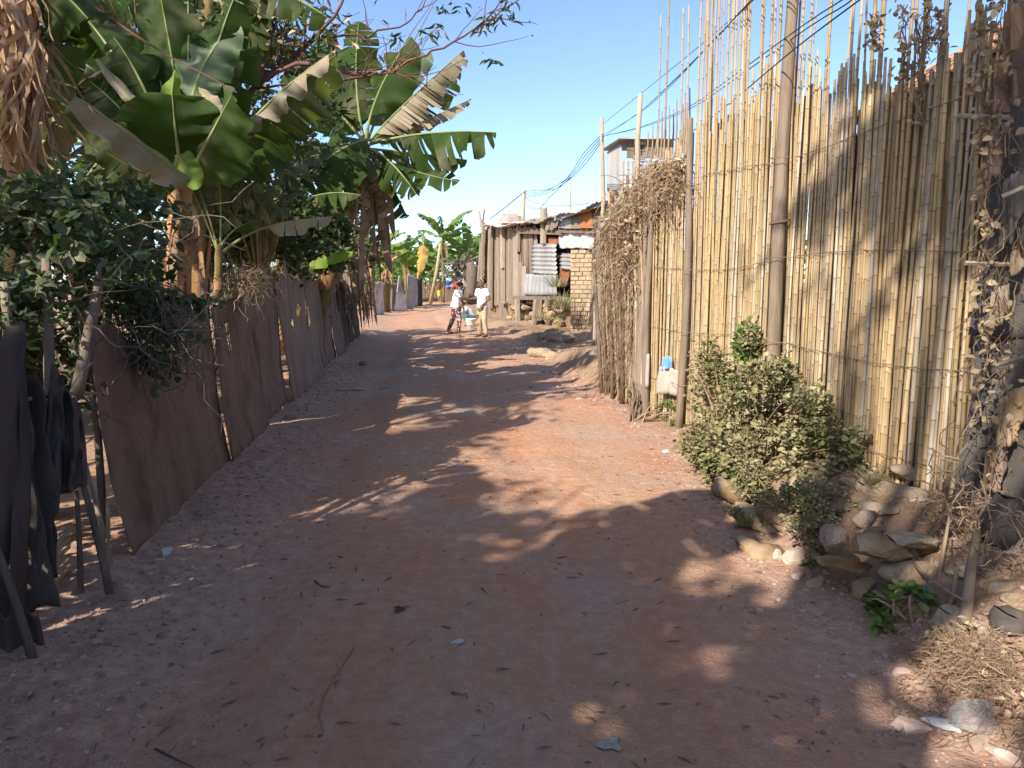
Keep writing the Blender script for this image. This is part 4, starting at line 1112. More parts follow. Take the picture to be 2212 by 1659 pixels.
# rags tied under the canes
rg = thing('grey_rag', 'grey cloth rags hanging under the bottoms of the canes', 'rag', fence_pt(7.8, .1))
sheet_grid((P(1382, 835, 8.1), P(1400, 838, 8.0), P(1402, 765, 8.0), P(1388, 765, 8.1)), 8, 8, folds(31, .01, 1.5), 'rag_piece', M['rag'], rg)
sheet_grid((P(1420, 850, 7.7), P(1470, 855, 7.5), P(1468, 800, 7.5), P(1425, 790, 7.7)), 10, 8, folds(32, .015, 1.5), 'rag_piece', M['rag'], rg)
br = thing('blue_rag', 'blue rag stuffed in the gap at the cane bottoms', 'rag', fence_pt(7.65, .1))
sheet_grid((P(1428, 800, 7.65), P(1452, 795, 7.6), P(1448, 768, 7.6), P(1432, 772, 7.65)), 8, 6, folds(33, .02, 1.5), 'rag_piece', M['blue'], br)
ss = sack('pale full sack lying on the dirt mound near the plank shack', 1208, 738, .3, (.36, .2, .17), -.6, .15, 21, 'sack', 'grain_sack', group=None)
sack('small sagging pale bag beside the sack on the mound', 1165, 768, .1, (.24, .13, .10), -.5, 0, 22, 'sack', 'grain_sack', group=None)
put_rock(1255, 700, (.16, .12, .12), M['sack_brown'], 'brown boulder at the foot of the brick pillar', 31, .3, 'boulder', 'boulder')
put_rock(1190, 770, (.20, .12, .10), M['sack_brown'], 'rusty red clod on the side of the dirt mound', 33, .7, 'clod', 'clod')

# ------------------------------------------------------------------ tiled house behind the fence
hs = thing('tiled_house', 'low mud house with a clay tile roof behind the bamboo fence', 'house', (3.3, 6.0, .3))
mb = MB()
x0, x1, ya, yb, ze = 3.25, 6.6, 2.6, 7.4, 2.85
mb.slab((x0, yb, .2), (x0, ya, .2), (x0, ya, ze), (x0, yb, ze), (-1, 0, 0), .25)
mb.slab((x1, yb, .2), (x0, yb, .2), (x0, yb, ze), (x1, yb, ze), (0, 1, 0), .25)
mb.add([(x0, yb - .05, ze), (x1, yb - .05, ze), ((x0 + x1) / 2, yb - .05, ze + 1.15)], [(0, 1, 2)])
mb.build('wall', M['plaster'], hs)
mb = MB()
e = (3.05, 2.92); rg_ = (4.9, 4.02)
mb.slab((e[0], ya - .3, e[1] - .03), (e[0], yb + .2, e[1] - .03), (rg_[0], yb + .2, rg_[1] - .03), (rg_[0], ya - .3, rg_[1] - .03), (-.51, 0, .86), .03)
mb.slab((6.8, yb + .2, e[1] - .03), (6.8, ya - .3, e[1] - .03), (rg_[0], ya - .3, rg_[1] - .03), (rg_[0], yb + .2, rg_[1] - .03), (.51, 0, .86), .03)
rf = mb.build('roof', M['tile'], hs)
tm = MB(); tm.slab((-.0, -.095, 0), (0, .095, 0), (.235, .095, .11), (.235, -.095, .11), (-.42, 0, .9), .018)
tile0 = tm.build('tile', M['tile'], rf, False, (0, 0, 0))
tm_data = tile0.data; first = True
sl_ = (rg_[1] - e[1]) / (rg_[0] - e[0])
for i in range(10):
    for k in range(22):
        o = tile0 if first else bpy.data.objects.new('tile', tm_data)
        if not first: COL.objects.link(o); o.parent = rf
        first = False
        xx = e[0] - .05 + i * .19
        o.location = Vector((xx, 3.35 + k * .20 + (.1 if i % 2 else 0), e[1] + (xx - e[0]) * sl_ + .03 + rnd.uniform(-.006, .006))) - Vector(hs.location)
        o.rotation_euler = (rnd.gauss(0, .02), rnd.gauss(-.06, .02), rnd.gauss(0, .03))
# ================================================================== THE PLANK SHACK
SA, SB = Vector((2.1, 20.0, 0)), Vector((-1.2, 31.0, 0))
SDIR = (SB - SA).normalized()                            # right corner -> left corner
SN = Vector((SDIR.y, -SDIR.x, 0)).normalized()
if SN.dot(CAM - SA) < 0: SN = -SN
def Q_(px, py, y): d = ray(px, py); return CAM + d * (y / d.y)
def SW(px, py, off=0.0):
    return on_plane(px, py, SA + SN * off, SN)
shack = thing('plank_shack', 'ramshackle grey plank shack patched with metal sheets at the road bend', 'shack', (0.4, 25.5, 0))
def zx(z): return (1850 + z / 2.765) / 4                  # reading off the enlarged photograph
def zy7(z): return (850 + z / 2.765) / 4
def zy6(z): return (500 + z / 2.765) / 4
def board(name, a, b, c, d, off, th, mat, parent=shack):
    """a bottom-left, b bottom-right, c top-right, d top-left as photo points on the wall"""
    mb = MB(); q = [SW(*p, off) for p in (a, b, c, d)]
    mb.slab(q[0], q[1], q[2], q[3], SN, th); return mb.build(name, mat, parent)
def corr(name, a, b, c, d, off, mat, waves, vertical=True, amp=.018, parent=shack, nu=None):
    q = [SW(*p, off) for p in (a, b, c, d)]
    n1 = waves * 6 if vertical else 6; n2 = 6 if vertical else waves * 6
    def fn(u, v):
        w = math.sin((u if vertical else v) * waves * 6.2832) * amp
        return (.006 * math.sin(v * 9), .006 * math.sin(u * 11), w + .012 * math.sin(u * 5 + v * 4))
    return sheet_grid(q, n1, n2, fn, name, mat, parent, th=.002)
rs = random.Random(21)
# near-black backing behind the boards, standing for the unlit inside
mb = MB()
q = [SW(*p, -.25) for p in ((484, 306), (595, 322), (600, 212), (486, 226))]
mb.slab(q[0], q[1], q[2], q[3], SN, .1); mb.build('dark_backing', M['void'], shack)
# upright planks
x = 484.5
while x < 536:
    w = rs.uniform(1.1, 2.5)
    f = (x - 484) / 52
    top = 228 + rs.uniform(-3, 3) - 2 * f + (2 if 509 < x < 520 else 0)
    bot = (305 - 6 * f) + rs.uniform(-2, 4)
    if x > 526: bot = 275
    lean = rs.uniform(-1.6, 1.6)
    board('plank', (x + lean, bot), (x + w + lean * .8, bot + rs.uniform(-2, 2)), (x + w, top + rs.uniform(-1, 1)), (x, top), rs.uniform(.0, .12), .03, M['wood_grey'] if rs.random() < .8 else M['wood_post'])
    x += w * rs.uniform(.86, 1.04)
for (a, b, t, bt) in ((513, 518, 233, 298), (518, 522, 262, 297), (522, 525.5, 266, 296)):
    board('plank', (a, bt), (b, bt), (b, t), (a, t), .14, .03, M['wood_grey'])
# metal patches
corr('corrugated_patch', (zx(760), zy7(672)), (zx(1040), zy7(690)), (zx(1035), zy7(345)), (zx(762), zy7(345)), .22, M['zinc'], 7, False, .022)
corr('corrugated_patch', (zx(680), zy7(918)), (zx(1040), zy7(915)), (zx(1040), zy7(690)), (zx(690), zy7(680)), .20, M['zinc_white'], 8, True, .022)
corr('corrugated_patch', (zx(1080), zy7(620)), (zx(1215), zy7(640)), (zx(1215), zy7(455)), (zx(1085), zy7(450)), .14, M['zinc'], 4, False, .02)
board('rusty_patch', (zx(865), zy7(342)), (zx(1072), zy7(345)), (zx(1070), zy7(285)), (zx(875), zy7(262)), .12, .01, M['rust_dark'])
board('rusty_patch', (zx(1045), zy7(800)), (zx(1150), zy7(800)), (zx(1190), zy7(640)), (zx(1075), zy7(610)), .06, .01, M['rust_dark'])
sheet_grid([SW(zx(a), zy7(b), .16) for a, b in ((1080, 395), (1450, 400), (1452, 205), (1078, 205))], 24, 14, folds(41, .03, 2.5), 'crumpled_sheet', M['foil'], shack)
# beams and posts
board('beam', (zx(610), zy6(1200)), (zx(1075), zy6(1215)), (zx(1075), zy6(1150)), (zx(612), zy6(1142)), .26, .08, M['wood_post'])
board('beam', (zx(1075), zy6(1192)), (zx(1460), zy6(1198)), (zx(1460), zy6(1150)), (zx(1075), zy6(1150)), .24, .08, M['wood_post'])
board('beam', (zx(550), zy7(965)), (zx(1020), zy7(968)), (zx(1020), zy7(930)), (zx(556), zy7(920)), .30, .10, M['wood_post'])
for (xb, yb_, xt, yt, wd, o_) in ((500, 268, 499.5, 222, 2.2, .2), (zx(858), zy6(1310), zx(865), zy6(922), 3.0, .32), (zx(585), zy6(1400), zx(600), zy6(1000), 2.0, .22), (zx(575), zy7(1260), zx(575), zy7(960), 2.6, .5), (zx(755), zy7(1255), zx(785), zy7(960), 2.6, .5), (zx(815), zy7(1190), zx(825), zy7(965), 2.2, .4), (zx(905), zy7(1040), zx(908), zy7(965), 2.4, .34), (zx(1040), zy7(1010), zx(1040), zy7(925), 4.0, .34), (zx(412), zy7(1260), zx(410), zy7(1000), 1.6, .9), (zx(1395), zy7(1240), zx(1440), zy7(560), 4.0, .28), (zx(1470), zy7(720), zx(1472), zy7(95), 2.6, .30), (zx(190), zy7(760), zx(210), zy7(110), 1.8, .3), (zx(160), zy7(760), zx(190), zy7(330), 1.4, .3)):
    board('post', (xb, yb_), (xb + wd, yb_), (xt + wd, yt), (xt, yt), o_, .09, M['wood_grey'])
# brick pillar: every brick
bp = thing('brick_pillar', 'mud brick pillar at the right end of the plank shack', 'pillar', SW(zx(1300), zy7(1210), .3))
PY = 20.2
pa, pb_, pt_ = Q_(zx(1195), zy7(1225), PY), Q_(zx(1425), zy7(1225), PY - .25), Q_(zx(1195), zy7(420), PY)
ud = Vector((pb_.x - pa.x, pb_.y - pa.y, 0)); wl = ud.length; ud.normalize(); pn = Vector((ud.y, -ud.x, 0))
zb, zt = pa.z - .25, pt_.z
core = MB(); ca_ = pa - pn * .02; cb_ = ca_ + ud * wl
core.slab((ca_.x, ca_.y, zb), (cb_.x, cb_.y, zb), (cb_.x, cb_.y, zt - .03), (ca_.x, ca_.y, zt - .03), pn, .4)
core.build('mortar_core', M['mortar'], bp)
bm_ = MB(); bm_.slab((-.5, 0, 0), (.5, 0, 0), (.5, 0, 1), (-.5, 0, 1), (0, -1, 0), 1.0)
bdata = None; row = 0; z = zb
ang = math.atan2(ud.y, ud.x)
def brick(c, w, d, h, a):
    global bdata
    if bdata is None: o = bm_.build('brick', M['brick'], bp, False, (0, 0, 0)); bdata = o.data
    else: o = bpy.data.objects.new('brick', bdata); COL.objects.link(o); o.parent = bp
    o.location = Vector(c) - Vector(bp.location); o.rotation_euler = (rs.gauss(0, .01), rs.gauss(0, .012), a + rs.gauss(0, .02)); o.scale = (w, d, h)
while z < zt - .04:
    hgt = .118; x = -.12 if row % 2 else 0.0
    while x < wl - .02:
        w = .235 * rs.uniform(.88, 1.1); xa = max(0, x); xb = min(wl, x + w)
        if xb - xa > .05:
            c = pa + ud * ((xa + xb) / 2) + pn * rs.uniform(-.012, .02); brick((c.x, c.y, z), xb - xa - .024, .11, hgt - .024, ang)
        x += w
    for k in range(2):                                   # flank of the pillar towards the shack
        c = pa - ud * .015 - pn * (.10 + .2 * k); brick((c.x, c.y, z), .19, .05, hgt - .024, ang - math.pi / 2)
    z += hgt; row += 1
ang = math.atan2(SDIR.y, SDIR.x)
# rubble footing: earth-filled sacks and stones, piled one by one
ft = thing('stone_footing', 'footing of earth sacks and stones under the plank shack', 'footing', SW(zx(700), zy7(1180), .2))
mb = MB(); q = [SW(*p, -.1) for p in ((492, 330), (572, 345), (572, 297), (490, 300))]; mb.slab(q[0], q[1], q[2], q[3], SN, .3); mb.build('earth_fill', M['mortar'], ft)
for i in range(46):
    zxx = rs.uniform(430, 1080); zyy = rs.uniform(1000, 1260); c = SW(zx(zxx), zy7(zyy), .12)
    s = (rs.uniform(.16, .42), rs.uniform(.12, .2), rs.uniform(.09, .17))
    if 590 < zxx < 750 and zyy < 1110: s = (.55, .25, .16)
    o = rock('stone', None, (c.x, c.y, c.z), s, M['sack_brown'] if rs.random() < .55 else M['sack'], None, None, 200 + i, 1, ang)
    o.parent = ft; o.location = Vector(c) - Vector(ft.location)
# roof sheets and gable cladding
roof = [((zx(200), zy6(1120)), (zx(640), zy6(1090)), (zx(640), zy6(1050)), (zx(240), zy6(1050)), M['zinc_dull'], .55), ((zx(640), zy6(1100)), (zx(1020), zy6(1020)), (zx(1010), zy6(970)), (zx(640), zy6(1050)), M['wood_grey'], .5), ((zx(1000), zy6(1018)), (zx(1560), zy6(845)), (zx(1555), zy6(815)), (zx(1000), zy6(990)), M['zinc_dull'], .6)]
for a, b, c, d, m, o_ in roof:
    q = [SW(*a, o_), SW(*b, o_), SW(*c, -2.0), SW(*d, -2.0)]
    q[2].z = q[1].z + .75; q[3].z = q[0].z + .55
    q[2] = q[1] - SN * 2.6 + Vector((0, 0, .35)); q[3] = q[0] - SN * 2.6 + Vector((0, 0, .35))
    sheet_grid(q, 30, 6, lambda u, v: (0, .01 * math.sin(u * 40), .02 * math.sin(u * 120) + .05 * math.sin(u * 9)), 'roof_sheet', m, shack, th=.03)
board('fascia', (zx(1015), zy6(1060)), (zx(1555), zy6(890)), (zx(1555), zy6(850)), (zx(1015), zy6(1015)), .5, .03, M['zinc_white'])
for (x0_, x1_, t, b, m) in ((1060, 1120, 1040, 1140, 'zinc_white'), (1120, 1200, 1010, 1145, 'zinc'), (1200, 1255, 985, 1145, 'wood_grey'), (1252, 1298, 960, 1145, 'wood_grey'), (1296, 1432, 930, 1140, 'rust'), (1430, 1500, 905, 1145, 'wood_post'), (1498, 1556, 880, 1145, 'wood_grey')):
    board('gable_panel', (zx(x0_), zy6(b)), (zx(x1_) - .3, zy6(b)), (zx(x1_) - .3, zy6(t) - 1), (zx(x0_), zy6(t)), .3 if m != 'rust' else .33, .03, M[m])
for i, (x0_, y0_, x1_, y1_) in enumerate(((700, 1100, 770, 1035), (910, 1160, 960, 1010), (960, 1160, 1000, 1030), (990, 1140, 1050, 1060))):
    board('plank', (zx(x0_), zy6(y0_)), (zx(x0_ + 40), zy6(y0_)), (zx(x1_ + 30), zy6(y1_)), (zx(x1_ - 10), zy6(y1_)), .35, .03, M['wood_grey'])
# bits lying on the roof
bx_ = thing('concrete_block', 'grey concrete blocks weighing down the left end of the shack roof', 'block', SW(zx(465), zy6(1080), .2))
board('lower_block', (zx(412), zy6(1085)), (zx(520), zy6(1085)), (zx(518), zy6(1020)), (zx(415), zy6(1020)), .3, .5, M['rag'], bx_)
board('upper_block', (zx(445), zy6(1020)), (zx(500), zy6(1020)), (zx(497), zy6(975)), (zx(447), zy6(977)), .25, .4, M['rag'], bx_)
for i, (xb, xt, yt) in enumerate(((205, 184, 950), (215, 243, 930), (880, 875, 920), (930, 918, 912))):
    mb = MB(); a = SW(zx(xb), zy6(1120), .1); b = SW(zx(xt), zy6(yt), .1); mb.tube([a, a.lerp(b, .5), b], [.05, .045, .035] if i < 2 else [.06, .055, .05], 6); mb.build('roof_stick', M['wood_grey'], shack)

# ------------------------------------------------------------------ tin cabin on stilts behind
TY = 17.5
tw = thing('tin_cabin', 'tall narrow whitish tin cabin with a barred window behind the creeper', 'cabin', (2.55, TY, 0))
def TW(px, py, y=TY):
    d = ray(px, py); return CAM + d * (y / d.y)
def tbox(name, a, b, c, d, mat, wave=None, y=TY, th=.02, parent=tw):
    q = [TW(*p, y) for p in (a, b, c, d)]
    mb = MB(); mb.slab(q[0], q[1], q[2], q[3], (0, -1, 0), th); return mb.build(name, mat, parent)
q0, q1 = TW(620.5, 205), TW(650, 205)
zt_, zb_ = TW(627, 142).z, .3
# front sheet, below window
def cw(u, v): return (0, 0, .014 * math.sin(u * 11 * 6.2832))
wl_, wr_ = q0.x, q1.x + .5
zs1 = TW(627, 161).z
xf_ = TW(607.5, 150, TY + 1.3).x
sheet_grid(((wl_, TY, zb_), (wr_, TY, zb_), (wr_, TY, zs1), (wl_, TY, zs1)), 80, 4, cw, 'front_sheet', M['zinc_white'], tw, th=.003)
sheet_grid(((xf_, TY + 1.3, zb_), (wl_, TY, zb_), (wl_, TY, zt_), (xf_, TY + 1.3, zt_)), 60, 4, cw, 'side_sheet', M['zinc'], tw, th=.003)
zw0, zw1 = TW(627, 159.5).z, TW(627, 142.5).z
xw0, xw1 = TW(634, 150).x, TW(644.5, 150).x
zs_, zn_ = TW(627, 159.5).z + .03, TW(627, 142.3).z
for nm, (xa, xb, za, zb2), m_, yy in (('window_frame', (wl_ + .12, xw0, zs_, zn_), 'wood_post', -.03), ('window_frame', (xw1, wr_, zs_, zn_), 'wood_post', -.03), ('window_lintel', (xw0 - .02, xw1 + .02, TW(640, 144.8).z, zn_ + .03), 'brick', -.05), ('window_sill', (xw0 - .02, xw1 + .02, zs_ - .04, zs_ + .05), 'wood_grey', -.06)):
    mb = MB(); mb.slab((xa, TY + yy, za), (xb, TY + yy, za), (xb, TY + yy, zb2), (xa, TY + yy, zb2), (0, -1, 0), .05); mb.build(nm, M[m_], tw)
mb = MB(); mb.slab((xw0, TY + .15, zs_), (xw1, TY + .15, zs_), (xw1, TY + .15, zn_), (xw0, TY + .15, zn_), (0, -1, 0), .02); mb.build('dark_interior', M['void'], tw)  # near-black panel painted as the unlit room behind the bars
for f in (.28, .52, .78):
    xx = xw0 + (xw1 - xw0) * f; mb = MB(); mb.slab((xx, TY + .01, zs_), (xx + .045, TY + .01, zs_), (xx + .045, TY + .01, zn_), (xx, TY + .01, zn_), (0, -1, 0), .03); mb.build('window_bar', M['wood_post'], tw)
mb = MB(); mb.slab((wl_ - .10, TY - .22, zt_ + .06), (wr_, TY - .22, zt_ + .06), (wr_, TY + 1.6, zt_ + .10), (xf_ - .16, TY + 1.6, zt_ + .10), (0, 0, 1), .03)
mb.build('roof', M['zinc_dull'], tw)

# ------------------------------------------------------------------ poles and cables
def pole(label, v0, v1, yy, r, lean=0.0, mat='wood_pole'):
    b = P(*v0, yy); t = P(*v1, yy + lean)
    b.z = min(b.z, Hs(b.x, b.y) - .1) if v0[1] > 600 else b.z
    mb = MB(); pts = [b.lerp(t, k / 6) + Vector((.03 * math.sin(k * 1.3 + yy), 0, 0)) for k in range(7)]
    mb.tube(pts, [r * (1 - .35 * k / 6) for k in range(7)], 8)
    return tag(mb.build('utility_pole', M[mat], None, True, pts[0]), label, 'pole')
pole('slender wooden pole carrying the cables left of the tin cabin', (1298, 690), (1303, 254), 15.8, .06)
pole('wooden pole carrying cables above the plank shack roof', (1118, 640), (1131, 410), 26.0, .09)
pole('thin bare pole rising behind the shack roof', (1230, 600), (1231, 385), 27.5, .045)
pole('wooden pole standing among the dead creeper in front of the tin cabin', (1374, 690), (1383, 203), 11.2, .055)
NEARP = P(1303, 290, 15.8)
def cable(label, pts, r=.008, sag=0.0, n=22, group='power cables above the road'):
    ctrl = [Vector(p) for p in pts]; out = []
    for i in range(len(ctrl) - 1):
        m = max(3, n // (len(ctrl) - 1))
        for k in range(m):
            f = k / m
            a = ctrl[max(i - 1, 0)]; b = ctrl[i]; c = ctrl[i + 1]; d = ctrl[min(i + 2, len(ctrl) - 1)]
            out.append(.5 * ((2 * b) + (c - a) * f + (2 * a - 5 * b + 4 * c - d) * f * f + (3 * b - a - 3 * c + d) * f ** 3))
    out.append(ctrl[-1])
    mb = MB(); mb.tube(out, r, 5, False)
    return tag(mb.build('power_cable', M['cable'], None, True, out[0]), label, 'cable', group)
def Q(px, py, y): d = ray(px, py); return CAM + d * (y / d.y)
upper = [(751, 0, 6.2), (711, 42, 7.6), (672, 83, 9.8), (640, 112, 12.5), (603.5, 136, 15.7)]
ext = (800, -52, 5.2)
for i, (dx, dy) in enumerate(((0, 0), (5, -3), (-2, 3))):
    cable(['uppermost', 'middle', 'lowest'][i] + ' black cable of the upper bundle running over the tall canes', [Q(ext[0] + dx, ext[1] + dy, ext[2])] + [Q(x + dx * (1 - k / 4), y + dy * (1 - k / 4) + (1.2 * math.sin(i * 3 + k * 2)), yy) for k, (x, y, yy) in enumerate(upper)], .0042)
cable('thin straight black wire running highest over the canes to the pole', [Q(770, -16, 6.0), Q(749, 4, 6.4), Q(680, 62, 9.5), Q(603, 124, 15.7)], .004, group=None)
mid = [(842, 0, 4.6), (805, 24, 5.3), (733, 76, 7.2), (687, 108, 9.4), (640, 127, 12.5), (604, 136, 15.7)]
for i, (dx, dy) in enumerate(((0, 0), (6, 3))):
    cable(['upper', 'lower'][i] + ' black cable of the pair crossing in front of the canes', [Q(890, -34, 4.0)] + [Q(x + dx * (1 - k / 5), y + dy * (1 - k / 5), yy) for k, (x, y, yy) in enumerate(mid)], .0045)
cable('lowest sagging brown black wire crossing the canes down to the creeper', [Q(900, -30, 4.0), Q(850, 7, 4.5), Q(792, 51, 5.4), Q(730, 103, 7.0), Q(694, 130, 8.4), Q(662, 145, 10.2), Q(637, 152, 12.5), Q(610, 144, 15.4)], .005, group=None)
for i in range(4):
    o_ = (i - 1.5)
    cable(['topmost', 'second', 'third', 'lowest'][i] + ' black cable sagging from the slender pole to the shack roof pole', [Q(602.5, 134 + i * 2.2, 15.7), Q(585 + o_, 158 + o_ * 3, 18.5), Q(571, 175.5 + o_ * 1.8, 21), Q(556.5, 184 + abs(o_) * 3, 23), Q(540, 190 + i * 1.8, 24.6), Q(525, 191.5 + i * 2.0, 25.9)], .0085)
cable('black cable from the shack roof pole down to the left roof corner', [Q(524, 192, 25.9), Q(507, 206, 28), Q(490, 219, 30)], .018, group=None)
cable('slack looping cable end hanging beside the shack roof pole', [Q(571, 177, 21), Q(551, 196, 23), Q(540, 208, 24.4), Q(533, 208.5, 25), Q(527, 205, 25.6)], .010, group=None)
cable('thin slack wire from the roof pole toward the gable', [Q(526, 199, 25.9), Q(545, 205, 24), Q(568, 205.5, 22), Q(590, 203, 20)], .007, group=None)
# ================================================================== LEFT SIDE: SHEET FENCE
def lf(y, off=0.0, z=0.0): return Vector((float(LFX(y)) + off, y, z))
lfence = thing('sheet_fence', 'low fence of dusty brown sheeting along the left side of the road', 'fence', lf(6, 0, 0))
def left_sheet(y0, y1, z0, z1, top, seed, mat, off=.0, amp=.022, hole=None, nu=34, nv=22, k=3.0, bot=None):
    """z0..z1 heights at either end, top(u) adds to the upper edge"""
    a, b = lf(y0, off, Hs(float(LFX(y0)) + off, y0)), lf(y1, off, Hs(float(LFX(y1)) + off, y1))
    rr = random.Random(seed); ph = [rr.uniform(0, 6) for _ in range(8)]
    V = []; F = []
    nrm = Vector((.99, .12, 0))
    for j in range(nv + 1):
        for i in range(nu + 1):
            u, v = i / nu, j / nv
            p = a.lerp(b, u); zt = z0 + (z1 - z0) * u + top(u)
            zb = .015 * math.sin(u * 17 + ph[0]) + (bot(u) if bot else 0)
            zz = p.z - .02 + zb + (zt - p.z - zb) * v
            d = .012 * noise.noise(Vector((u * 9 + seed, v * 5, 0))) + .02 * noise.noise(Vector((u * 3 + seed, v * 2.2, 4)))
            d += amp * .55 * (math.sin(u * 6.28 * k + ph[1] + .9 * math.sin(v * 2.2 + ph[2])) * (.5 + .7 * v) + .5 * math.sin(u * 6.28 * k * 2.7 + ph[3] - v * 1.2) + .6 * math.sin(v * 3.4 + ph[4] + u * 2)) + .10 * (1 - v) ** 2 - .03 * v
            V.append((p.x + nrm.x * d, p.y + .02 * math.sin(v * 4 + ph[5]), zz))
    for j in range(nv):
        for i in range(nu):
            if hole and hole((i + .5) / nu, (j + .5) / nv): continue
            q = j * (nu + 1) + i; F.append((q, q + 1, q + nu + 2, q + nu + 1))
    V = np.array(V); F = np.array(F); used = np.unique(F); mp = -np.ones(len(V), int); mp[used] = np.arange(len(used))
    o = np_obj('sheet', V[used], mp[F], mat, lfence, True)
    m = o.modifiers.new('thickness', 'SOLIDIFY'); m.thickness = .005
    return o
jag = lambda u, s, a: a * (math.sin(u * 31 + s) * .5 + math.sin(u * 67 + s * 2) * .3 + math.sin(u * 13 + s) * .6)
def notch(u):                                            # the top edge sags where the dead vine hangs over
    return -.34 * max(0, 1 - abs(u - .30) / .17) + jag(u, 1, .02)
left_sheet(3.78, 5.9, 1.27, 1.34, notch, 1, M['mat_cloth'], nu=70, nv=36, amp=.02, k=2.2, hole=lambda u, v: (abs(u - .05) < .02 and abs(v - .72) < .025) or (abs(u - .045) < .012 and abs(v - .6) < .02) or (abs(u - .87) < .012 and abs(v - .80) < .03))
left_sheet(5.86, 7.3, 1.32, 1.40, lambda u: jag(u, 2, .015), 2, M['mat_cloth'], .03, nu=40, hole=lambda u, v: abs(u - .3) < .025 and abs(v - .78) < .09)
left_sheet(7.25, 8.6, 1.42, 1.52, lambda u: jag(u, 3, .015), 3, M['mat_cloth'], .0)
def peaks(u): return .28 * math.exp(-((u - .22) / .10) ** 2) + .30 * math.exp(-((u - .62) / .12) ** 2) + jag(u, 4, .01)
left_sheet(8.55, 11.6, 1.52, 1.50, peaks, 4, M['mat_pale'], .05, .035, k=2.5, nu=48, nv=30, hole=lambda u, v: ((u - .72) / .05) ** 2 + ((v - .62) / .14) ** 2 < 1 or ((u - .45) / .025) ** 2 + ((v - .7) / .06) ** 2 < 1 or ((u - .3) / .02) ** 2 + ((v - .55) / .04) ** 2 < 1)
left_sheet(11.5, 13.6, 1.50, 1.50, lambda u: jag(u, 5, .04), 5, M['mat_cloth'], .0, .05, k=2)
left_sheet(13.5, 15.2, 1.5, 1.6, lambda u: jag(u, 6, .06), 6, M['mat_cloth'], .05, .05, k=2)
left_sheet(15.1, 19.6, 1.55, 1.4, lambda u: jag(u, 7, .12), 7, M['net_cloth'], .0, .06, k=3)
for (yy, h, r) in ((3.8, 1.35, .022), (4.9, 1.3, .025), (5.9, 1.5, .025), (7.3, 1.5, .03), (8.6, 1.6, .03), (9.7, 1.75, .03), (11.6, 1.6, .03), (13.5, 1.7, .03)):
    p = lf(yy, -.06, 0); post(lfence, [p, p + Vector((.01, 0, h / 2)), p + Vector((-.01, .02, h))], [r, r * .9, r * .75], M['wood_dark'], n=7)
# far run of the fence: rags, sacks, plastic
far = thing('patchwork_fence', 'far run of patchwork fence of rags and dead leaves on the left side', 'fence', lf(22))
def far_sheet(px0, px1, pyt, pyb, yy, mat, seed, name='rag_sheet', skew=0.0, parent=far):
    q = [Q(px0, pyb, yy), Q(px1, pyb, yy + .8), Q(px1 + skew, pyt, yy + .8), Q(px0 + skew, pyt, yy)]
    return sheet_grid(q, 12, 12, folds(seed, .05, 2), name, mat, parent)
far_sheet(391, 398, 284, 311, 35, M['grey_cloth'], 54); far_sheet(405, 413, 275, 309, 36, M['rag'], 55, skew=1); far_sheet(412, 418, 277, 307, 40, M['rag'], 56)
far_sheet(417, 423, 279, 306, 43, M['net_cloth'], 57); far_sheet(382, 391, 282, 313, 33.5, M['stem_ban'], 58)
wt = thing('white_plastic_sheet', 'wrinkled white plastic sheet hung at the left roadside', 'plastic sheet', Q(378, 316, 31)); far_sheet(373.5, 383.5, 282, 316, 31, M['tarp_white'], 51, 'sheet_face', parent=wt)
gt = thing('grey_tent_sheet', 'pointed pale grey sheet hung like a tent on the left roadside', 'plastic sheet', Q(398, 312, 34.5))
q = [Q(394, 311, 34.4), Q(407.5, 310.5, 35), Q(399.6, 276, 35), Q(398.4, 276, 34.4)]; sheet_grid(q, 12, 12, folds(52, .03, 1.5), 'sheet_face', M['tarp_white'], gt)
# dead leaves hung as a screen
scr = thing('dead_leaf_screen', 'screen of dead banana leaves hanging beyond the torn grey sheet', 'dead leaves', lf(16))
for k in range(70):
    yy = rnd.uniform(13.4, 21); p = lf(yy, rnd.uniform(-.3, .25), 0); top = rnd.uniform(1.6, 2.7)
    p.z = top; d = Vector((rnd.uniform(.2, 1), rnd.uniform(-.8, .4), 0)).normalized()
    banana_leaf(scr, p, p + d * .25 + Vector((0, 0, .1)), p + d * .3 - Vector((0, 0, top * rnd.uniform(.5, .92))), rnd.uniform(.06, .15), M['leaf_dry'] if rnd.random() < .6 else M['grey_cloth'], d, 1.0, .8, 12, 900 + k, 'dead_leaf', rib='leaf_dry')

# ------------------------------------------------------------------ near left: netting cloth, sticks and poles
nc = thing('netting_curtain', 'dark grey netting cloth draped over sticks at the left edge', 'cloth', (-1.95, 2.7, 0))
def curtain(u, v): return (.05 * math.sin(v * 3) * (u > .3), .02 * math.sin(u * 9), .05 * math.sin(u * 9 + v * 2 + 1.2 * noise.noise(Vector((u * 3, v * 3, 1)))) + .03 * math.sin(u * 21 + 1 - v) + .035 * noise.noise(Vector((u * 11, v * 7, 2))) + .10 * (1 - v) * math.sin(u * 4))
sheet_grid((G(-70, 1400), G(40, 1395), P(50, 745, 2.95), P(-70, 700, 2.7)), 56, 50, curtain, 'netting', M['net_cloth'], nc)
sheet_grid((P(40, 1330, 3.0), P(120, 1250, 3.2), P(75, 880, 3.2), P(20, 690, 3.0)), 40, 44, curtain, 'netting', M['net_cloth'], nc)
sheet_grid((P(85, 1060, 3.2), P(190, 1055, 3.3), P(175, 890, 3.35), P(110, 780, 3.25)), 32, 32, curtain, 'netting', M['net_cloth'], nc)
sheet_grid((G(-60, 1470), G(105, 1425), P(80, 1320, 2.75), P(-60, 1330, 2.55)), 16, 10, folds(71, .03, 2), 'netting', M['net_cloth'], nc)
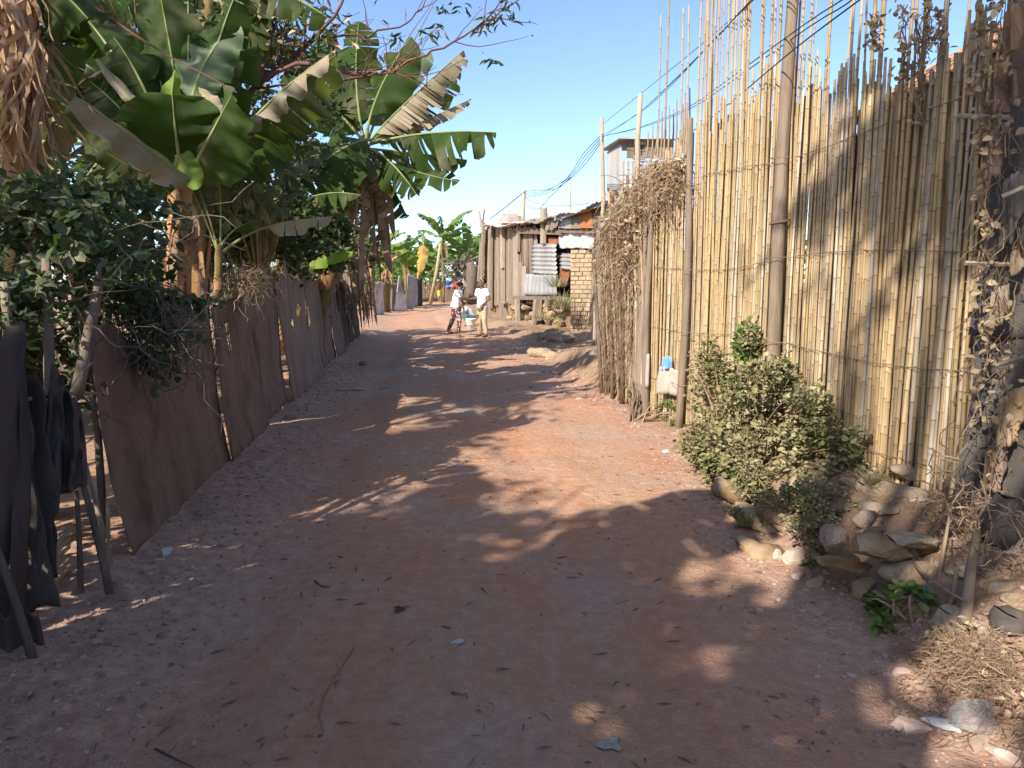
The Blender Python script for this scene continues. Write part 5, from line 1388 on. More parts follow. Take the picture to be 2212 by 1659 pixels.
def lstick(label, v0, y0, v1, y1, r, mat='wood_dark', name='leaning_stick', cat='stick', mid=None):
    a, b = P(*v0, y0), P(*v1, y1); m = a.lerp(b, .5) + Vector(mid or (0.01, 0, .02))
    mb = MB(); mb.tube([Vector(q) for q in bez(a, m, b, 7)], [r * (1 - .3 * k / 6) for k in range(7)], 7); return tag(mb.build(name, M[mat], None, True, a), label, cat)
lstick('thick grey bamboo pole leaning behind the left fence gap', (165, 860), 3.5, (222, 560), 3.7, .032, 'wood_dark', 'bamboo_pole', 'pole')
lstick('thick leaning stick propping the fence at the left, foot on the verge', (238, 1283), 3.28, (178, 1040), 3.4, .020, 'wood_dark')
lstick('thin upright stick beside the brown sheet edge at left', (232, 1250), 3.5, (232, 1080), 3.55, .013, 'twig')
lstick('stick propped behind the leaning one at left', (175, 1290), 3.3, (165, 1060), 3.45, .015)
lstick('thin slanted lath along the edge of the brown sheet', (250, 1260), 3.6, (150, 880), 3.6, .014, 'wood_grey')
lstick('horizontal stick tied across the gap at left', (60, 862), 3.1, (210, 850), 3.7, .010, 'twig')
lstick('slanted dark stick at the lower left corner', (75, 1440), 2.65, (-10, 1180), 2.6, .018)
lstick('upright dark post behind the netting at far left', (110, 1050), 3.4, (100, 560), 3.6, .03)
lstick('grey post left of the bamboo pole', (25, 900), 3.3, (10, 610), 3.4, .028, 'wood_grey')
for i in range(7):
    lstick(['lowest', 'second lowest', 'third lowest', 'middle', 'third highest', 'second highest', 'highest'][i] + ' yellowish cane end stacked behind the left netting', (105 + i * 2, 1290 - i * 18), 3.25, (145 + i * 1, 1250 - i * 17), 3.5, .013, 'straw', 'cane_end', 'cane')
# dead vine hanging over the notch and nest of straw
dv = thing('dead_vine_clump', 'clump of dead vine hanging over the notch in the brown sheet', 'vine', lf(4.6, 0, 1.2))
mb = MB()
tangle(mb, 260, lambda: P(rnd.gauss(325, 42), rnd.gauss(690, 35), 4.3 + rnd.gauss(0, .10)), lambda: (rnd.gauss(.2, .4), rnd.gauss(0, .3), -1), lambda: rnd.uniform(.15, .5), lambda: rnd.uniform(.0015, .004), 7, .35, -.12)
mb.build('vines', M['wood_dark'], dv)
pts = np.array([P(rnd.gauss(335, 38), rnd.gauss(715, 45), 4.3 + rnd.gauss(0, .10)) for _ in range(520)]); foliage('dead_leaves', pts, rng.uniform(.03, .07, len(pts)), M['leaf_vine'], dv, up=.3, droop=-.6)
ns = thing('straw_clump', 'clump of brown straw heaped on the sheet fence', 'straw', lf(6.4, 0, 1.4))
mb = MB()
tangle(mb, 420, lambda: P(rnd.gauss(530, 26), rnd.gauss(608, 16), 6.6 + rnd.gauss(0, .12)), lambda: (rnd.gauss(.3, 1), rnd.gauss(0, .6), rnd.gauss(-.1, .5)), lambda: rnd.uniform(.08, .32), lambda: rnd.uniform(.0012, .003), 6, .5, -.14)
mb.build('straw', M['twig'], ns)
lstick('forked pale stick standing out of the straw clump', (520, 600), 6.6, (527, 562), 6.6, .014, 'twig', 'forked_stick')
mb = MB(); l = [P(a, b, 8.0) for a, b in ((560, 600), (592, 600), (612, 594), (628, 592), (640, 602), (655, 608))]; mb.tube(l, .008, 5); tag(mb.build('curved_stick', M['twig'], None, True, l[0]), 'pale curved twig lying across the torn grey sheet', 'stick')

# ================================================================== BANANA PLANTS NEAR THE ROAD
def BL(t, b, yb, m, ym, e, ye, w, mat, seed, face=(0, -.5, 1), fold=.5, tear=.3, **kw):
    return banana_leaf(t, P(*b, yb), P(*m, ym), P(*e, ye), w, M[mat], face, fold, tear, kw.pop('n', 30), seed, **kw)
pA = thing('banana_plant', 'large banana plant with a dust covered leaf arching left over the brown sheet fence', 'banana plant', lf(6.4, -.75))
c0 = P(392, 400, 6.3)
pseudostem(pA, P(380, 700, 6.3), c0, .13, .085, M['stem_red'], seed=2)
BL(pA, (430, 405), 6.0, (300, 305), 5.6, (118, 180), 5.2, .19, 'leaf_tan', 1, (-.15, -.85, .5), .25, .06, halves=(1, .18), wave=.06, petiole=.0)
BL(pA, (378, 335), 6.1, (400, 345), 6.0, (428, 408), 5.9, .12, 'leaf_lit', 101, (-.2, -.9, .4), .2, .05, petiole=.0)
BL(pA, (395, 390), 6.2, (380, 300), 6.0, (372, 205), 5.9, .50, 'leaf_ban', 102, (.25, -.9, -.25), .15, .04, petiole=.0)
BL(pA, (370, 300), 6.2, (300, 240), 6.2, (205, 125), 6.2, .06, 'leaf_tan', 103, (-.2, -.8, .6), .3, .05, petiole=.0)
BL(pA, (430, 190), 6.2, (470, 230), 6.0, (500, 275), 5.9, .07, 'leaf_tan', 104, (-.2, -.8, .6), .4, .05, petiole=.0)
BL(pA, (392, 395), 6.3, (352, 330), 6.1, (378, 150), 6.0, .13, 'leaf_lit', 2, (.2, -1, .2), .15, .04, wave=.10, petiole=.05)
BL(pA, (415, 215), 6.3, (430, 130), 6.3, (508, 45), 6.5, .26, 'leaf_cool', 3, (-.2, -1, .1), .25, .08, petiole=.0)
BL(pA, (520, 285), 6.2, (600, 190), 6.2, (724, 108), 6.4, .17, 'leaf_tan', 4, (-.35, -.75, .6), .35, .05, petiole=.0, wave=.13, halves=(.1, 1))
BL(pA, (515, 290), 6.35, (610, 205), 6.4, (726, 118), 6.5, .44, 'leaf_ban', 112, (.45, -.8, -.25), .35, .12, petiole=.0, halves=(.1, 1))
BL(pA, (395, 385), 6.5, (280, 300), 6.7, (100, 110), 6.6, .42, 'leaf_ban', 5, (.2, -.8, .5), .35, .1, petiole=.1)
BL(pA, (385, 380), 6.6, (320, 230), 6.8, (215, 60), 6.9, .45, 'leaf_ban', 6, (.2, -1, .2), .2, .1, petiole=.1)
BL(pA, (395, 390), 6.4, (400, 250), 6.6, (340, -40), 6.6, .42, 'leaf_ban', 7, (.1, -1, .1), .2, .08, petiole=.12)
BL(pA, (400, 392), 6.2, (450, 300), 6.0, (500, 205), 5.8, .40, 'leaf_ban', 8, (-.3, -1, .3), .3, .1, petiole=.05)
BL(pA, (410, 390), 6.4, (520, 300), 6.7, (660, 230), 6.9, .40, 'leaf_ban', 9, (-.3, -.7, .7), .5, .2, petiole=.1)
BL(pA, (400, 400), 6.0, (330, 390), 5.8, (230, 330), 5.6, .25, 'leaf_ban', 10, (0, -.8, .6), .6, .3, petiole=.1)
BL(pA, (388, 395), 6.4, (300, 250), 7.2, (170, 10), 7.4, .42, 'leaf_ban', 110, (.1, -1, .2), .25, .2, petiole=.1)
BL(pA, (392, 395), 6.5, (440, 180), 7.2, (560, -20), 7.4, .42, 'leaf_ban', 111, (-.1, -1, .2), .25, .2, petiole=.1)
for k in range(16):
    e = (rnd.uniform(60, 560), rnd.uniform(-60, 330)); dp = rnd.uniform(6.3, 7.6); mx_ = ((392 + e[0]) / 2 + rnd.uniform(-20, 20), min(395, e[1]) * .5 + 130 + rnd.uniform(-40, 20))
    BL(pA, (392 + rnd.uniform(-15, 15), 395), 6.4, mx_, (6.4 + dp) / 2, e, dp, rnd.uniform(.2, .34), rnd.choice(('leaf_ban', 'leaf_ban', 'leaf_ban', 'leaf_cool')), 1500 + k, (rnd.uniform(-.3, .3), -.85, rnd.uniform(.1, .7)), rnd.uniform(.25, .7), rnd.choice((.1, .3, .7)), petiole=.12, n=20)
for k in range(5):
    a = c0 + Vector((rnd.uniform(-.08, .08), rnd.uniform(-.1, .05), rnd.uniform(-.35, -.02))); d = Vector((rnd.uniform(-.6, .6), -rnd.uniform(.4, 1), 0)).normalized()
    banana_leaf(pA, a, a + d * .2 + Vector((0, 0, .08)), a + d * .22 - Vector((0, 0, rnd.uniform(.5, .9))), .16, M['leaf_dry'], d, 1.1, .7, 14, 300 + k, 'dry_leaf', rib='leaf_dry')
pC = thing('banana_sucker', 'young banana sucker with upright green stalks behind the straw clump', 'banana plant', lf(6.9, -.35))
for i, (b, m, e, w, s) in enumerate((((470, 540), (450, 450), (410, 360), .10, 21), ((475, 540), (480, 440), (470, 330), .10, 22), ((472, 540), (500, 480), (560, 478), .09, 23), ((478, 545), (560, 470), (718, 470), .17, 24), ((470, 545), (430, 430), (380, 340), .09, 25))):
    BL(pC, b, 6.9, m, 6.9, e, 6.6 if i == 3 else 6.9, w, 'leaf_ban' if i != 3 else 'leaf_tan', s, (0, -.6, .8), .6, .15, petiole=.45 if i != 3 else .5)
pseudostem(pC, P(470, 640, 6.9), P(474, 530, 6.9), .05, .03, M['stem_ban'], seed=4)
pB = thing('banana_plant', 'dark leaning banana plant with torn leaves reaching over the road', 'banana plant', lf(12.6, -.55))
c1 = P(790, 320, 12.4)
pseudostem(pB, lf(13.0, -.45, 0), c1, .20, .12, M['stem_ban'], (.0, 0, -.05), seed=6)
BL(pB, (800, 300), 12.42, (850, 240), 12.28, (1002, 108), 12.01, 0.497, 'leaf_tan', 31, (-.4, -.6, .8), .8, .75, petiole=.1)
BL(pB, (805, 305), 12.42, (900, 270), 12.42, (1018, 213), 12.42, 0.276, 'leaf_tan', 32, (-.4, -.6, .8), .9, .8, petiole=.3, shrink=.75)
BL(pB, (800, 308), 12.28, (930, 275), 11.87, (1072, 286), 11.45, 0.607, 'leaf_ban', 33, (-.1, -.55, .85), .75, .95, petiole=.12, n=40, halves=(.6, 1.15))
BL(pB, (800, 330), 12.42, (880, 372), 12.01, (992, 392), 11.73, 0.359, 'leaf_ban', 34, (.2, -.75, .6), .35, .6, petiole=.15)
BL(pB, (790, 300), 12.42, (800, 200), 12.42, (888, 78), 12.42, 0.552, 'leaf_ban', 35, (-.5, -.8, .3), .5, .1, petiole=.25)
BL(pB, (800, 300), 12.14, (750, 300), 11.59, (640, 395), 11.04, 0.690, 'leaf_ban', 36, (.1, -.75, .65), .45, .25, petiole=.08)
BL(pB, (785, 300), 12.56, (760, 180), 12.70, (775, 45), 12.83, 0.524, 'leaf_ban', 37, (.1, -1, .1), .3, .2, petiole=.15)
BL(pB, (790, 310), 12.56, (700, 200), 12.97, (620, 140), 13.25, 0.580, 'leaf_ban', 38, (.1, -.9, .4), .4, .3, petiole=.1)
BL(pB, (795, 320), 12.14, (840, 330), 11.59, (900, 420), 11.32, 0.469, 'leaf_ban', 39, (0, -.7, .7), .8, .8, petiole=.1)
BL(pB, (790, 320), 12.70, (860, 250), 13.52, (930, 180), 14.08, 0.552, 'leaf_ban', 40, (0, -.7, .7), .7, .8, petiole=.1)
BL(pB, (790, 315), 12.42, (690, 300), 12.42, (560, 330), 12.14, 0.607, 'leaf_ban', 41, (0, -.75, .65), .6, .3, petiole=.1)
BL(pB, (800, 330), 12.28, (850, 400), 12.28, (880, 470), 12.42, 0.414, 'leaf_ban', 42, (.4, -.8, .3), .8, .8, petiole=.1)
BL(pB, (790, 330), 12.28, (720, 360), 11.87, (690, 480), 11.59, 0.469, 'leaf_ban', 43, (0, -.8, .5), .7, .3, petiole=.1)
BL(pB, (800, 305), 12.56, (880, 260), 12.97, (985, 165), 13.25, 0.469, 'leaf_ban', 44, (-.2, -.7, .7), .6, .75, petiole=.1)
BL(pB, (800, 320), 12.28, (900, 330), 12.70, (1010, 345), 12.97, 0.414, 'leaf_ban', 45, (0, -.6, .8), .8, .85, petiole=.1)
BL(pB, (790, 300), 12.70, (720, 190), 13.25, (700, 60), 13.52, 0.552, 'leaf_ban', 46, (.1, -.95, .2), .35, .4, petiole=.1)
BL(pB, (795, 300), 12.70, (840, 170), 13.52, (930, 110), 13.80, 0.414, 'leaf_cool', 47, (-.2, -.8, .5), .5, .5, petiole=.1)
for k in range(9):
    a = c1 + Vector((rnd.uniform(-.12, .12), rnd.uniform(-.1, .1), rnd.uniform(-.6, -.02))); d = Vector((rnd.uniform(-.3, 1), -rnd.uniform(.1, 1), 0)).normalized()
    banana_leaf(pB, a, a + d * .4 + Vector((0, 0, .12)), a + d * .45 - Vector((0, 0, rnd.uniform(1.0, 1.8))), .22, M['leaf_dry'], d, 1.1, .8, 14, 400 + k, 'dry_leaf', rib='leaf_dry')
pD = thing('banana_sucker', 'small banana shoot with a broad green leaf above the torn grey sheet', 'banana plant', lf(11.3, -.3))
BL(pD, (650, 590), 11.1, (690, 535), 10.9, (772, 545), 10.6, .19, 'leaf_lit', 51, (-.1, -.6, .8), .5, .1, petiole=.15)
BL(pD, (655, 590), 11.2, (640, 530), 11.2, (600, 500), 11.2, .18, 'leaf_ban', 52, (0, -.7, .7), .5, .1, petiole=.15)
pseudostem(pD, lf(11.3, -.3, 0), P(655, 590, 11.2), .06, .035, M['stem_ban'], seed=8)
# plants further in, filling the plot behind the fence
spots = [(-4.6, 7.2, 2.3, 'tall dark banana plant behind the one with the dust covered leaf'), (-3.9, 11.2, 2.1, 'banana plant rising behind the torn grey sheet'), (-5.8, 10.0, 2.5, 'tall banana plant far inside the left plot'),
         (-4.4, 14.2, 2.0, 'banana plant beyond the leaning dark one, over the dead leaf screen'), (-6.4, 5.2, 2.4, 'banana plant at the far left behind the hanging dry leaves'), (-5.2, 18.0, 2.0, 'banana plant near the end of the dead leaf screen'), (-7.4, 13.5, 2.4, 'banana plant in the middle of the left plot')]
for i, (x, yy, h, lb) in enumerate(spots):
    auto_banana('banana_plant', lb, (x, yy, Hs(x, yy)), h, 10, 1.9, .36, ['leaf_ban', 'leaf_ban', 'leaf_ban', 'leaf_tan'], 500 + i, tear=.5, dry=3, lod=18)
# dry leaves hanging at the upper left
pF = thing('banana_plant', 'banana plant whose torn dark leaf droops into the top of the view', 'banana plant', (-3.4, 7.7, 0))
pseudostem(pF, (-3.4, 7.7, 0), P(450, -60, 7.6), .12, .08, M['stem_ban'], seed=13)
BL(pF, (450, -60), 7.5, (560, -60), 7.2, (705, 35), 7.0, .38, 'leaf_ban', 131, (0, -.6, .8), .7, .9, petiole=.1)
BL(pF, (450, -60), 7.5, (500, -20), 7.3, (600, 20), 7.2, .22, 'leaf_tan', 132, (0, -.6, .8), .7, .5, petiole=.1)
BL(pF, (400, 220), 6.7, (365, 80), 6.7, (350, -40), 6.7, .17, 'leaf_cool', 133, (.2, -1, .1), .3, .05, petiole=.0)
BL(pF, (450, -60), 7.5, (280, -80), 7.3, (130, 40), 7.2, .42, 'leaf_ban', 134, (0, -.6, .8), .6, .4, petiole=.1)
BL(pF, (450, -60), 7.6, (420, 0), 7.6, (300, 110), 7.6, .40, 'leaf_ban', 135, (0, -.8, .5), .5, .3, petiole=.1)
BL(pF, (450, -60), 7.6, (500, 60), 7.6, (560, 170), 7.6, .40, 'leaf_ban', 136, (0, -.9, .3), .5, .5, petiole=.1)
pE = thing('withered_banana_plant', 'withered banana plant with pale dry leaves hanging at the upper left edge', 'banana plant', (-2.9, 3.9, 0))
c2 = P(30, -40, 4.2)
pseudostem(pE, (c2.x - .25, 4.3, 0), c2, .11, .08, M['stem_red'], seed=12)
def ribbons(parent, name, starts, drop, n, w, mat):
    V = []; F = []
    for k in range(n):
        p = Vector(starts()); L = drop(); d = Vector((rnd.gauss(0, .35), rnd.gauss(-.1, .3), -1)).normalized(); ww = w * rnd.uniform(.4, 1.3); ph = rnd.uniform(0, 6); b0 = len(V); m = 9
        tw = rnd.uniform(-2.5, 2.5)
        for j in range(m + 1):
            a_ = ph + tw * j / m; sd2 = Vector((math.cos(a_), math.sin(a_), .25 * math.sin(a_ * 2)))
            q = ww * (1 - .75 * (j / m) ** 2) * (.5 if j == 0 else 1)
            V += [tuple(p - sd2 * q), tuple(p + sd2 * q)]
            d = (d + Vector((rnd.gauss(0, .22), rnd.gauss(0, .18), rnd.gauss(-.08, .12)))).normalized(); p = p + d * (L / m)
        F += [(b0 + 2 * j, b0 + 2 * j + 1, b0 + 2 * j + 3, b0 + 2 * j + 2) for j in range(m)]
    return np_obj(name, np.array(V), F, mat, parent, True)
for k in range(22):
    vx, vy = rnd.uniform(-10, 70), rnd.choice((-40, -10, 30, 80, 130, 180, 230)); dp = rnd.uniform(4.0, 4.35)
    ribbons(pE, 'dry_leaf', lambda: P(vx + rnd.gauss(0, 10), vy + rnd.gauss(0, 14), dp + rnd.gauss(0, .03)), lambda: rnd.uniform(.25, .75), rnd.randint(7, 13), .016, M['leaf_dry'])
for k in range(5):
    vx = rnd.uniform(0, 60); a = P(vx * .5 + 15, rnd.uniform(-60, 20), 4.25); e = P(vx + rnd.uniform(-10, 45), rnd.uniform(190, 330), 4.1)
    banana_leaf(pE, a, a.lerp(e, .3) + Vector((.05, -.05, .1)), e, rnd.uniform(.06, .10), M['leaf_dry'], (rnd.uniform(-.8, .8), -1, 0), rnd.uniform(.6, 1.2), .95, 18, 600 + k, 'dry_leaf', rib='leaf_dry', wave=.12)
BL(pE, (25, 340), 4.2, (20, 250), 4.1, (-10, 130), 4.1, .10, 'leaf_yel', 660, (.3, -1, .2), .5, .1)
BL(pE, (30, -30), 4.2, (90, -80), 4.2, (190, 40), 4.2, .35, 'leaf_ban', 661, (0, -.6, .8), .6, .4)
BL(pE, (30, -30), 4.3, (110, -40), 4.8, (230, 120), 5.0, .30, 'leaf_ban', 662, (0, -.6, .8), .8, .8)
BL(pE, (30, -20), 4.4, (60, 60), 4.6, (40, 260), 4.7, .36, 'leaf_ban', 663, (.2, -.9, .2), .5, .4)

# vine thicket with rounded leaves over the near left fence
vt = thing('vine_thicket', 'dense shaded thicket of round leaved vine at the left', 'vine', (-2.7, 4.3, 0))
lump = [(W(60, 450, 3.7), (.35, .3, .22)), (W(180, 420, 4.1), (.38, .3, .2)), (W(285, 470, 4.6), (.34, .3, .22)), (W(120, 570, 3.7), (.36, .25, .26)), (W(250, 580, 4.2), (.38, .25, .24)), (W(310, 560, 4.9), (.22, .25, .22)), (W(40, 650, 3.4), (.24, .2, .2)), (W(300, 660, 4.4), (.25, .15, .14)), (W(410, 655, 5.4), (.24, .12, .06)), (W(60, 800, 3.8), (.3, .2, .35)), (W(160, 760, 4.2), (.3, .25, .4))]
pts = np.concatenate([blob_points(int(125 * l[1][0] / .35), l[0], l[1], .05, 3.5, -.15, 70 + i) for i, l in enumerate(lump)])
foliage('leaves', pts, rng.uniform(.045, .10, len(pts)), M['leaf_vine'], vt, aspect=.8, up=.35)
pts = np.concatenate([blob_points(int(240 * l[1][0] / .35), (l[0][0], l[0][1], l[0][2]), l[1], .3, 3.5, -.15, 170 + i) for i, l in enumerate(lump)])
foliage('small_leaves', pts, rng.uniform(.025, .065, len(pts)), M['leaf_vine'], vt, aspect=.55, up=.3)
mb = MB()
tangle(mb, 90, lambda: P(rnd.uniform(0, 400), rnd.uniform(500, 800), 3.5 + rnd.uniform(0, 1.2)), lambda: (rnd.gauss(.3, 1), rnd.gauss(0, .5), rnd.gauss(0, .5)), lambda: rnd.uniform(.3, 1.0), lambda: rnd.uniform(.0015, .005), 8, .4, -.06)
mb.build('stems', M['wood_dark'], vt)
# dusty palmate-leaved plant
cs = thing('palmate_leaved_plant', 'dusty plant with large fingered leaves between the two big banana plants', 'shrub', lf(7.9, -.4))
pts = np.array([P(vx, vy, yy) for vx, vy, yy in ((545, 285, 7.73), (580, 320, 7.59), (505, 330, 7.73), (560, 350, 7.45), (600, 345, 7.73), (520, 410, 7.59), (545, 395, 7.45), (500, 460, 7.73), (585, 400, 7.73), (620, 375, 8.00), (640, 410, 8.00), (480, 385, 7.87), (560, 440, 7.73), (610, 445, 8.00), (650, 350, 8.28), (530, 365, 8.00), (150, 540, 3.6), (120, 520, 3.7), (60, 470, 3.6), (200, 455, 3.9), (245, 500, 4.0), (90, 600, 3.5), (160, 430, 3.8), (30, 400, 3.7))])
n = len(pts); ax = np.stack([rng.uniform(-1, 1, n), rng.uniform(-.6, -.1, n), rng.uniform(-1, -.2, n)], -1); nr = np.stack([rng.normal(0, .4, n) - .2, rng.uniform(-1, -.5, n), rng.uniform(.3, .9, n)], -1)
V_, F_ = leaf_points(pts, ax, nr, rng.uniform(.17, .26, n) * (pts[:, 1] / 5.6).clip(.8, 1.5), (PALM_V, PALM_F), 1.0)
np_obj('leaves', V_, F_, M['leaf_cas'], cs)
mb = MB(); b0 = P(560, 640, 8.28)
for q in pts[:16]:
    q = Vector(q); mb.tube([Vector(s) for s in bez(b0, b0.lerp(q, .6) + Vector((0, .1, .15)), q, 6)], [.018, .015, .012, .009, .006, .004], 5, False)
mb.build('stems', M['stem_ban'], cs)
# bush and foliage filling the gaps
shrub('garden_shrub', 'dark leafy shrub behind the sheet fence below the leaning banana plant', lf(9.4, -.7), [(W(600, 500, 9.60), (.5, .4, .5)), (W(480, 560, 9.12), (.4, .3, .3)), (W(700, 520, 11.28), (.5, .4, .5)), (W(560, 600, 10.08), (.6, .3, .3)), (W(440, 540, 8.28), (.35, .25, .45)), (W(520, 480, 8.76), (.45, .3, .5)), (W(640, 470, 9.96), (.5, .3, .5)), (W(690, 560, 11.04), (.35, .25, .35))], 7200, .095, M['leaf_tree'], M['wood_dark'], 91, aspect=.6, clump=3, thr=-.2)
shrub('hedge_tree', 'dense dark tree foliage closing the back of the left plot', (-7.5, 11, 0), [((-6.2, 8, 1.6), (1.2, 1.6, 1.7)), ((-7.0, 12, 2.0), (1.5, 2.0, 2.2)), ((-5.2, 6.5, 1.2), (.8, 1.2, 1.2)), ((-8, 7, 2.4), (1.6, 1.6, 2.2)), ((-6.5, 17, 2.0), (1.4, 2.2, 2.0)), ((-6.2, 3.8, 1.8), (1.2, 1.4, 1.7))], 9000, .17, M['leaf_tree'], M['wood_dark'], 92, 'tree', aspect=.5, clump=1.2, thr=-.2)
shrub('leafy_creeper', 'green creeper over the far end of the dead leaf screen', lf(19, -.2), [(W(795, 470, 17), (.5, .5, .7)), (W(810, 420, 18), (.45, .5, .6)), (W(780, 400, 14), (.5, .5, .5)), (W(805, 540, 19), (.35, .4, .5))], 1500, .13, M['leaf_tree'], M['wood_dark'], 93, 'creeper', aspect=.5, clump=2, thr=-.1)

shrub('bushy_tree', 'dense dark leafy tree between the two big banana plants', (-4.6, 11.0, 0), [(W(600, 180, 11), (.95, .7, .95)), (W(480, 120, 11), (.95, .7, .9)), (W(560, 330, 11), (.95, .6, .85)), (W(680, 400, 14.2), (1.0, .8, 1.0)), (W(400, 30, 11), (.95, .7, .7)), (W(280, 60, 11), (.95, .7, .8))], 4600, .14, M['leaf_tree'], M['wood_dark'], 94, 'tree', aspect=.5, clump=1.8, thr=-.05, stems=40)
# bare peach-like tree whose branches reach over the sky
bt = thing('bare_tree', 'nearly leafless tree with reddish twigs reaching into the sky above the banana plants', 'tree', (-3.5, 7.8, 0))
rr = random.Random(5); mb = MB(); tips = []
def bline(vs, yy, r, tw=8, twl=.5):
    pts = [P(a, b, yy) for a, b in vs]; L = []
    for i in range(len(pts) - 1):
        for k in range(4): L.append(pts[i].lerp(pts[i + 1], k / 4) + Vector((rr.gauss(0, .012), rr.gauss(0, .02), rr.gauss(0, .012))))
    L.append(pts[-1]); n = len(L)
    mb.tube(L, [r * (1 - .8 * i / n) for i in range(n)], 6, False)
    for k in range(tw):
        i = rr.randrange(1, n - 1); d = (L[i + 1] - L[i]).normalized() + Vector((rr.gauss(0, .6), rr.gauss(0, .4), rr.gauss(.25, .6)))
        q = L[i].copy(); l = [q.copy()]; d.normalize(); ln = twl * rr.uniform(.4, 1.2)
        for j in range(6):
            d = (d + Vector((rr.gauss(0, .15), rr.gauss(0, .15), rr.gauss(.05, .15)))).normalized(); q = q + d * ln / 6; l.append(q.copy())
            if rr.random() < .5: bud.append(q.copy())
        mb.tube(l, [.0055 * (1 - .1 * j) for j in range(7)], 4, False); tips.append((q.copy(), d))
bud = []
bline([(470, 330), (551, 185), (690, 78), (745, -10)], 7.6, .045, 22, .9)
bline([(551, 190), (640, 130), (760, 160), (816, 158), (880, 135), (959, 102), (1050, 48), (1110, 8)], 7.4, .022, 26, .7)
bline([(720, 170), (800, 165), (855, 158), (900, 172), (930, 185)], 7.4, .014, 8, .5)
bline([(690, 78), (800, 75), (880, 50), (915, 10)], 7.6, .014, 10, .5)
bline([(600, 140), (620, 60), (640, -20)], 7.8, .02, 16, .7)
bline([(500, 280), (470, 120), (430, -20)], 7.9, .03, 18, .8)
bline([(560, 180), (590, 60), (560, -30)], 7.4, .02, 16, .7)
bline([(380, 220), (300, 90), (180, -20)], 7.0, .018, 14, .7)
bline([(551, 190), (660, 175), (700, 190), (740, 220)], 7.3, .012, 8, .4)
mb.build('branches', M['twig_red'], bt, True)
mb = MB(); mb.tube([(-3.5, 7.8, -.1), (-3.45, 7.75, .9), P(470, 330, 7.6)], [.11, .09, .05], 8, False); mb.build('trunk', M['wood_dark'], bt, True)
pts = np.array([tuple(q + Vector((rr.gauss(0, .02), rr.gauss(0, .02), rr.gauss(0, .02)))) for q in bud]); foliage('buds', pts, rng.uniform(.012, .03, len(pts)), M['twig_red'], bt, aspect=.6)['kind'] = 'stuff'
lv = []
for (vx, vy) in ((1050, 45), (1075, 35), (1095, 30), (960, 15), (945, 60), (1065, 130), (1000, 20), (855, 85), (1100, 5), (1040, 60), (925, 70)):
    for k in range(9): lv.append(P(vx + rr.gauss(0, 7), vy + rr.gauss(0, 7), 7.4))
for k in range(170): lv.append(P(rr.gauss(650, 60), rr.gauss(70, 45), 7.6 + rr.gauss(0, .3)))
for k in range(160): lv.append(P(rr.uniform(160, 560), rr.gauss(40, 40), 7.4 + rr.gauss(0, .4)))
lv = np.array(lv); foliage('leaves', lv, rng.uniform(.06, .13, len(lv)), M['leaf_tree'], bt, (LANCE_V, OVAL_F), .6, up=.3, droop=-.5)
lv = np.array([P(rr.gauss(640, 60), rr.gauss(75, 35), 7.5 + rr.gauss(0, .3)) for _ in range(120)]); foliage('withered_leaves', lv, rng.uniform(.05, .11, len(lv)), M['leaf_brown'], bt, aspect=.5, up=.3, droop=-.5)
cbl = MB(); l = [P(a, b, 4.8) for a, b in ((150, -30), (205, 15), (290, 75), (370, 125), (450, 165), (512, 200))]; cbl.tube(l, [.010, .010, .008, .006, .005, .004], 5, False); tag(cbl.build('hanging_branch', M['twig_red'], None, True, l[0]), 'long thin dark branch slanting across the banana leaves at the upper left', 'branch')
# ================================================================== FAR GROVE
GROVE = [(-9.2, 33, 2.2, 'banana plant at the left end of the sunlit grove behind the pointed sheet'), (-8.6, 37, 2.5, 'banana plant in the sunlit grove left of the yellow dead leaf'), (-7.6, 41, 2.6, 'banana plant in the sunlit grove carrying the hanging yellow leaf'),
         (-7.4, 52, 2.6, 'banana plant at the back of the grove behind the boy in yellow'), (-4.6, 50, 4.6, 'tallest banana plant of the grove, left of the plank shack'), (-2.9, 52, 3.4, 'banana plant of the grove half hidden by the plank shack'), (-5.9, 57, 2.8, 'banana plant at the far back of the grove near the laundry'),
         (-10.5, 48, 2.8, 'banana plant of the grove behind the grey rag fence'), (-12, 58, 3.2, 'banana plant at the far left back of the grove'), (-9.4, 60, 3.2, 'banana plant at the very back of the grove'), (-3.6, 58, 3.6, 'banana plant at the right back of the grove'), (-1.0, 56, 3.2, 'banana plant directly behind the shack corner'), (-10.2, 40, 2.4, 'banana plant in the grove behind the white sheet'), (-6.6, 60, 2.2, 'low banana plant at the back between the grove and the laundry')]
for i, (x, yy, h, lb) in enumerate(GROVE):
    auto_banana('banana_plant', lb, (x, yy, Hs(x, yy)), h * .95, 12, 2.7, .46, ['leaf_far'], 700 + i, 'banana plants of the far grove', tear=.25, dry=2, lod=12, up=(.8, 1.35))
for i in range(11):
    x = -19 + i * 1.75 + rnd.uniform(-.5, .5); yy = rnd.uniform(58, 66)
    auto_banana('banana_plant', ['leftmost', 'second', 'third', 'fourth', 'fifth', 'sixth', 'seventh', 'eighth', 'ninth', 'tenth', 'last'][i] + ' banana plant from the left in the back row of the far grove', (x, yy, Hs(x, yy)), rnd.uniform(2.4, 3.6), 11, 3.0, .5, ['leaf_far'], 760 + i, 'back row of the far grove', tear=.2, dry=1, lod=10, up=(.8, 1.35))
auto_banana('banana_plant', 'withered brown banana clump beside the grey rags on the left roadside', (-6.3, 37.5, 0), 2.0, 3, 1.6, .3, ['leaf_dry'], 790, None, .8, 16, 'stem_red', lod=12)
yl = thing('yellow_banana_leaf', 'yellowed dead banana leaf hanging in the grove', 'leaf', Q(421, 300, 41))
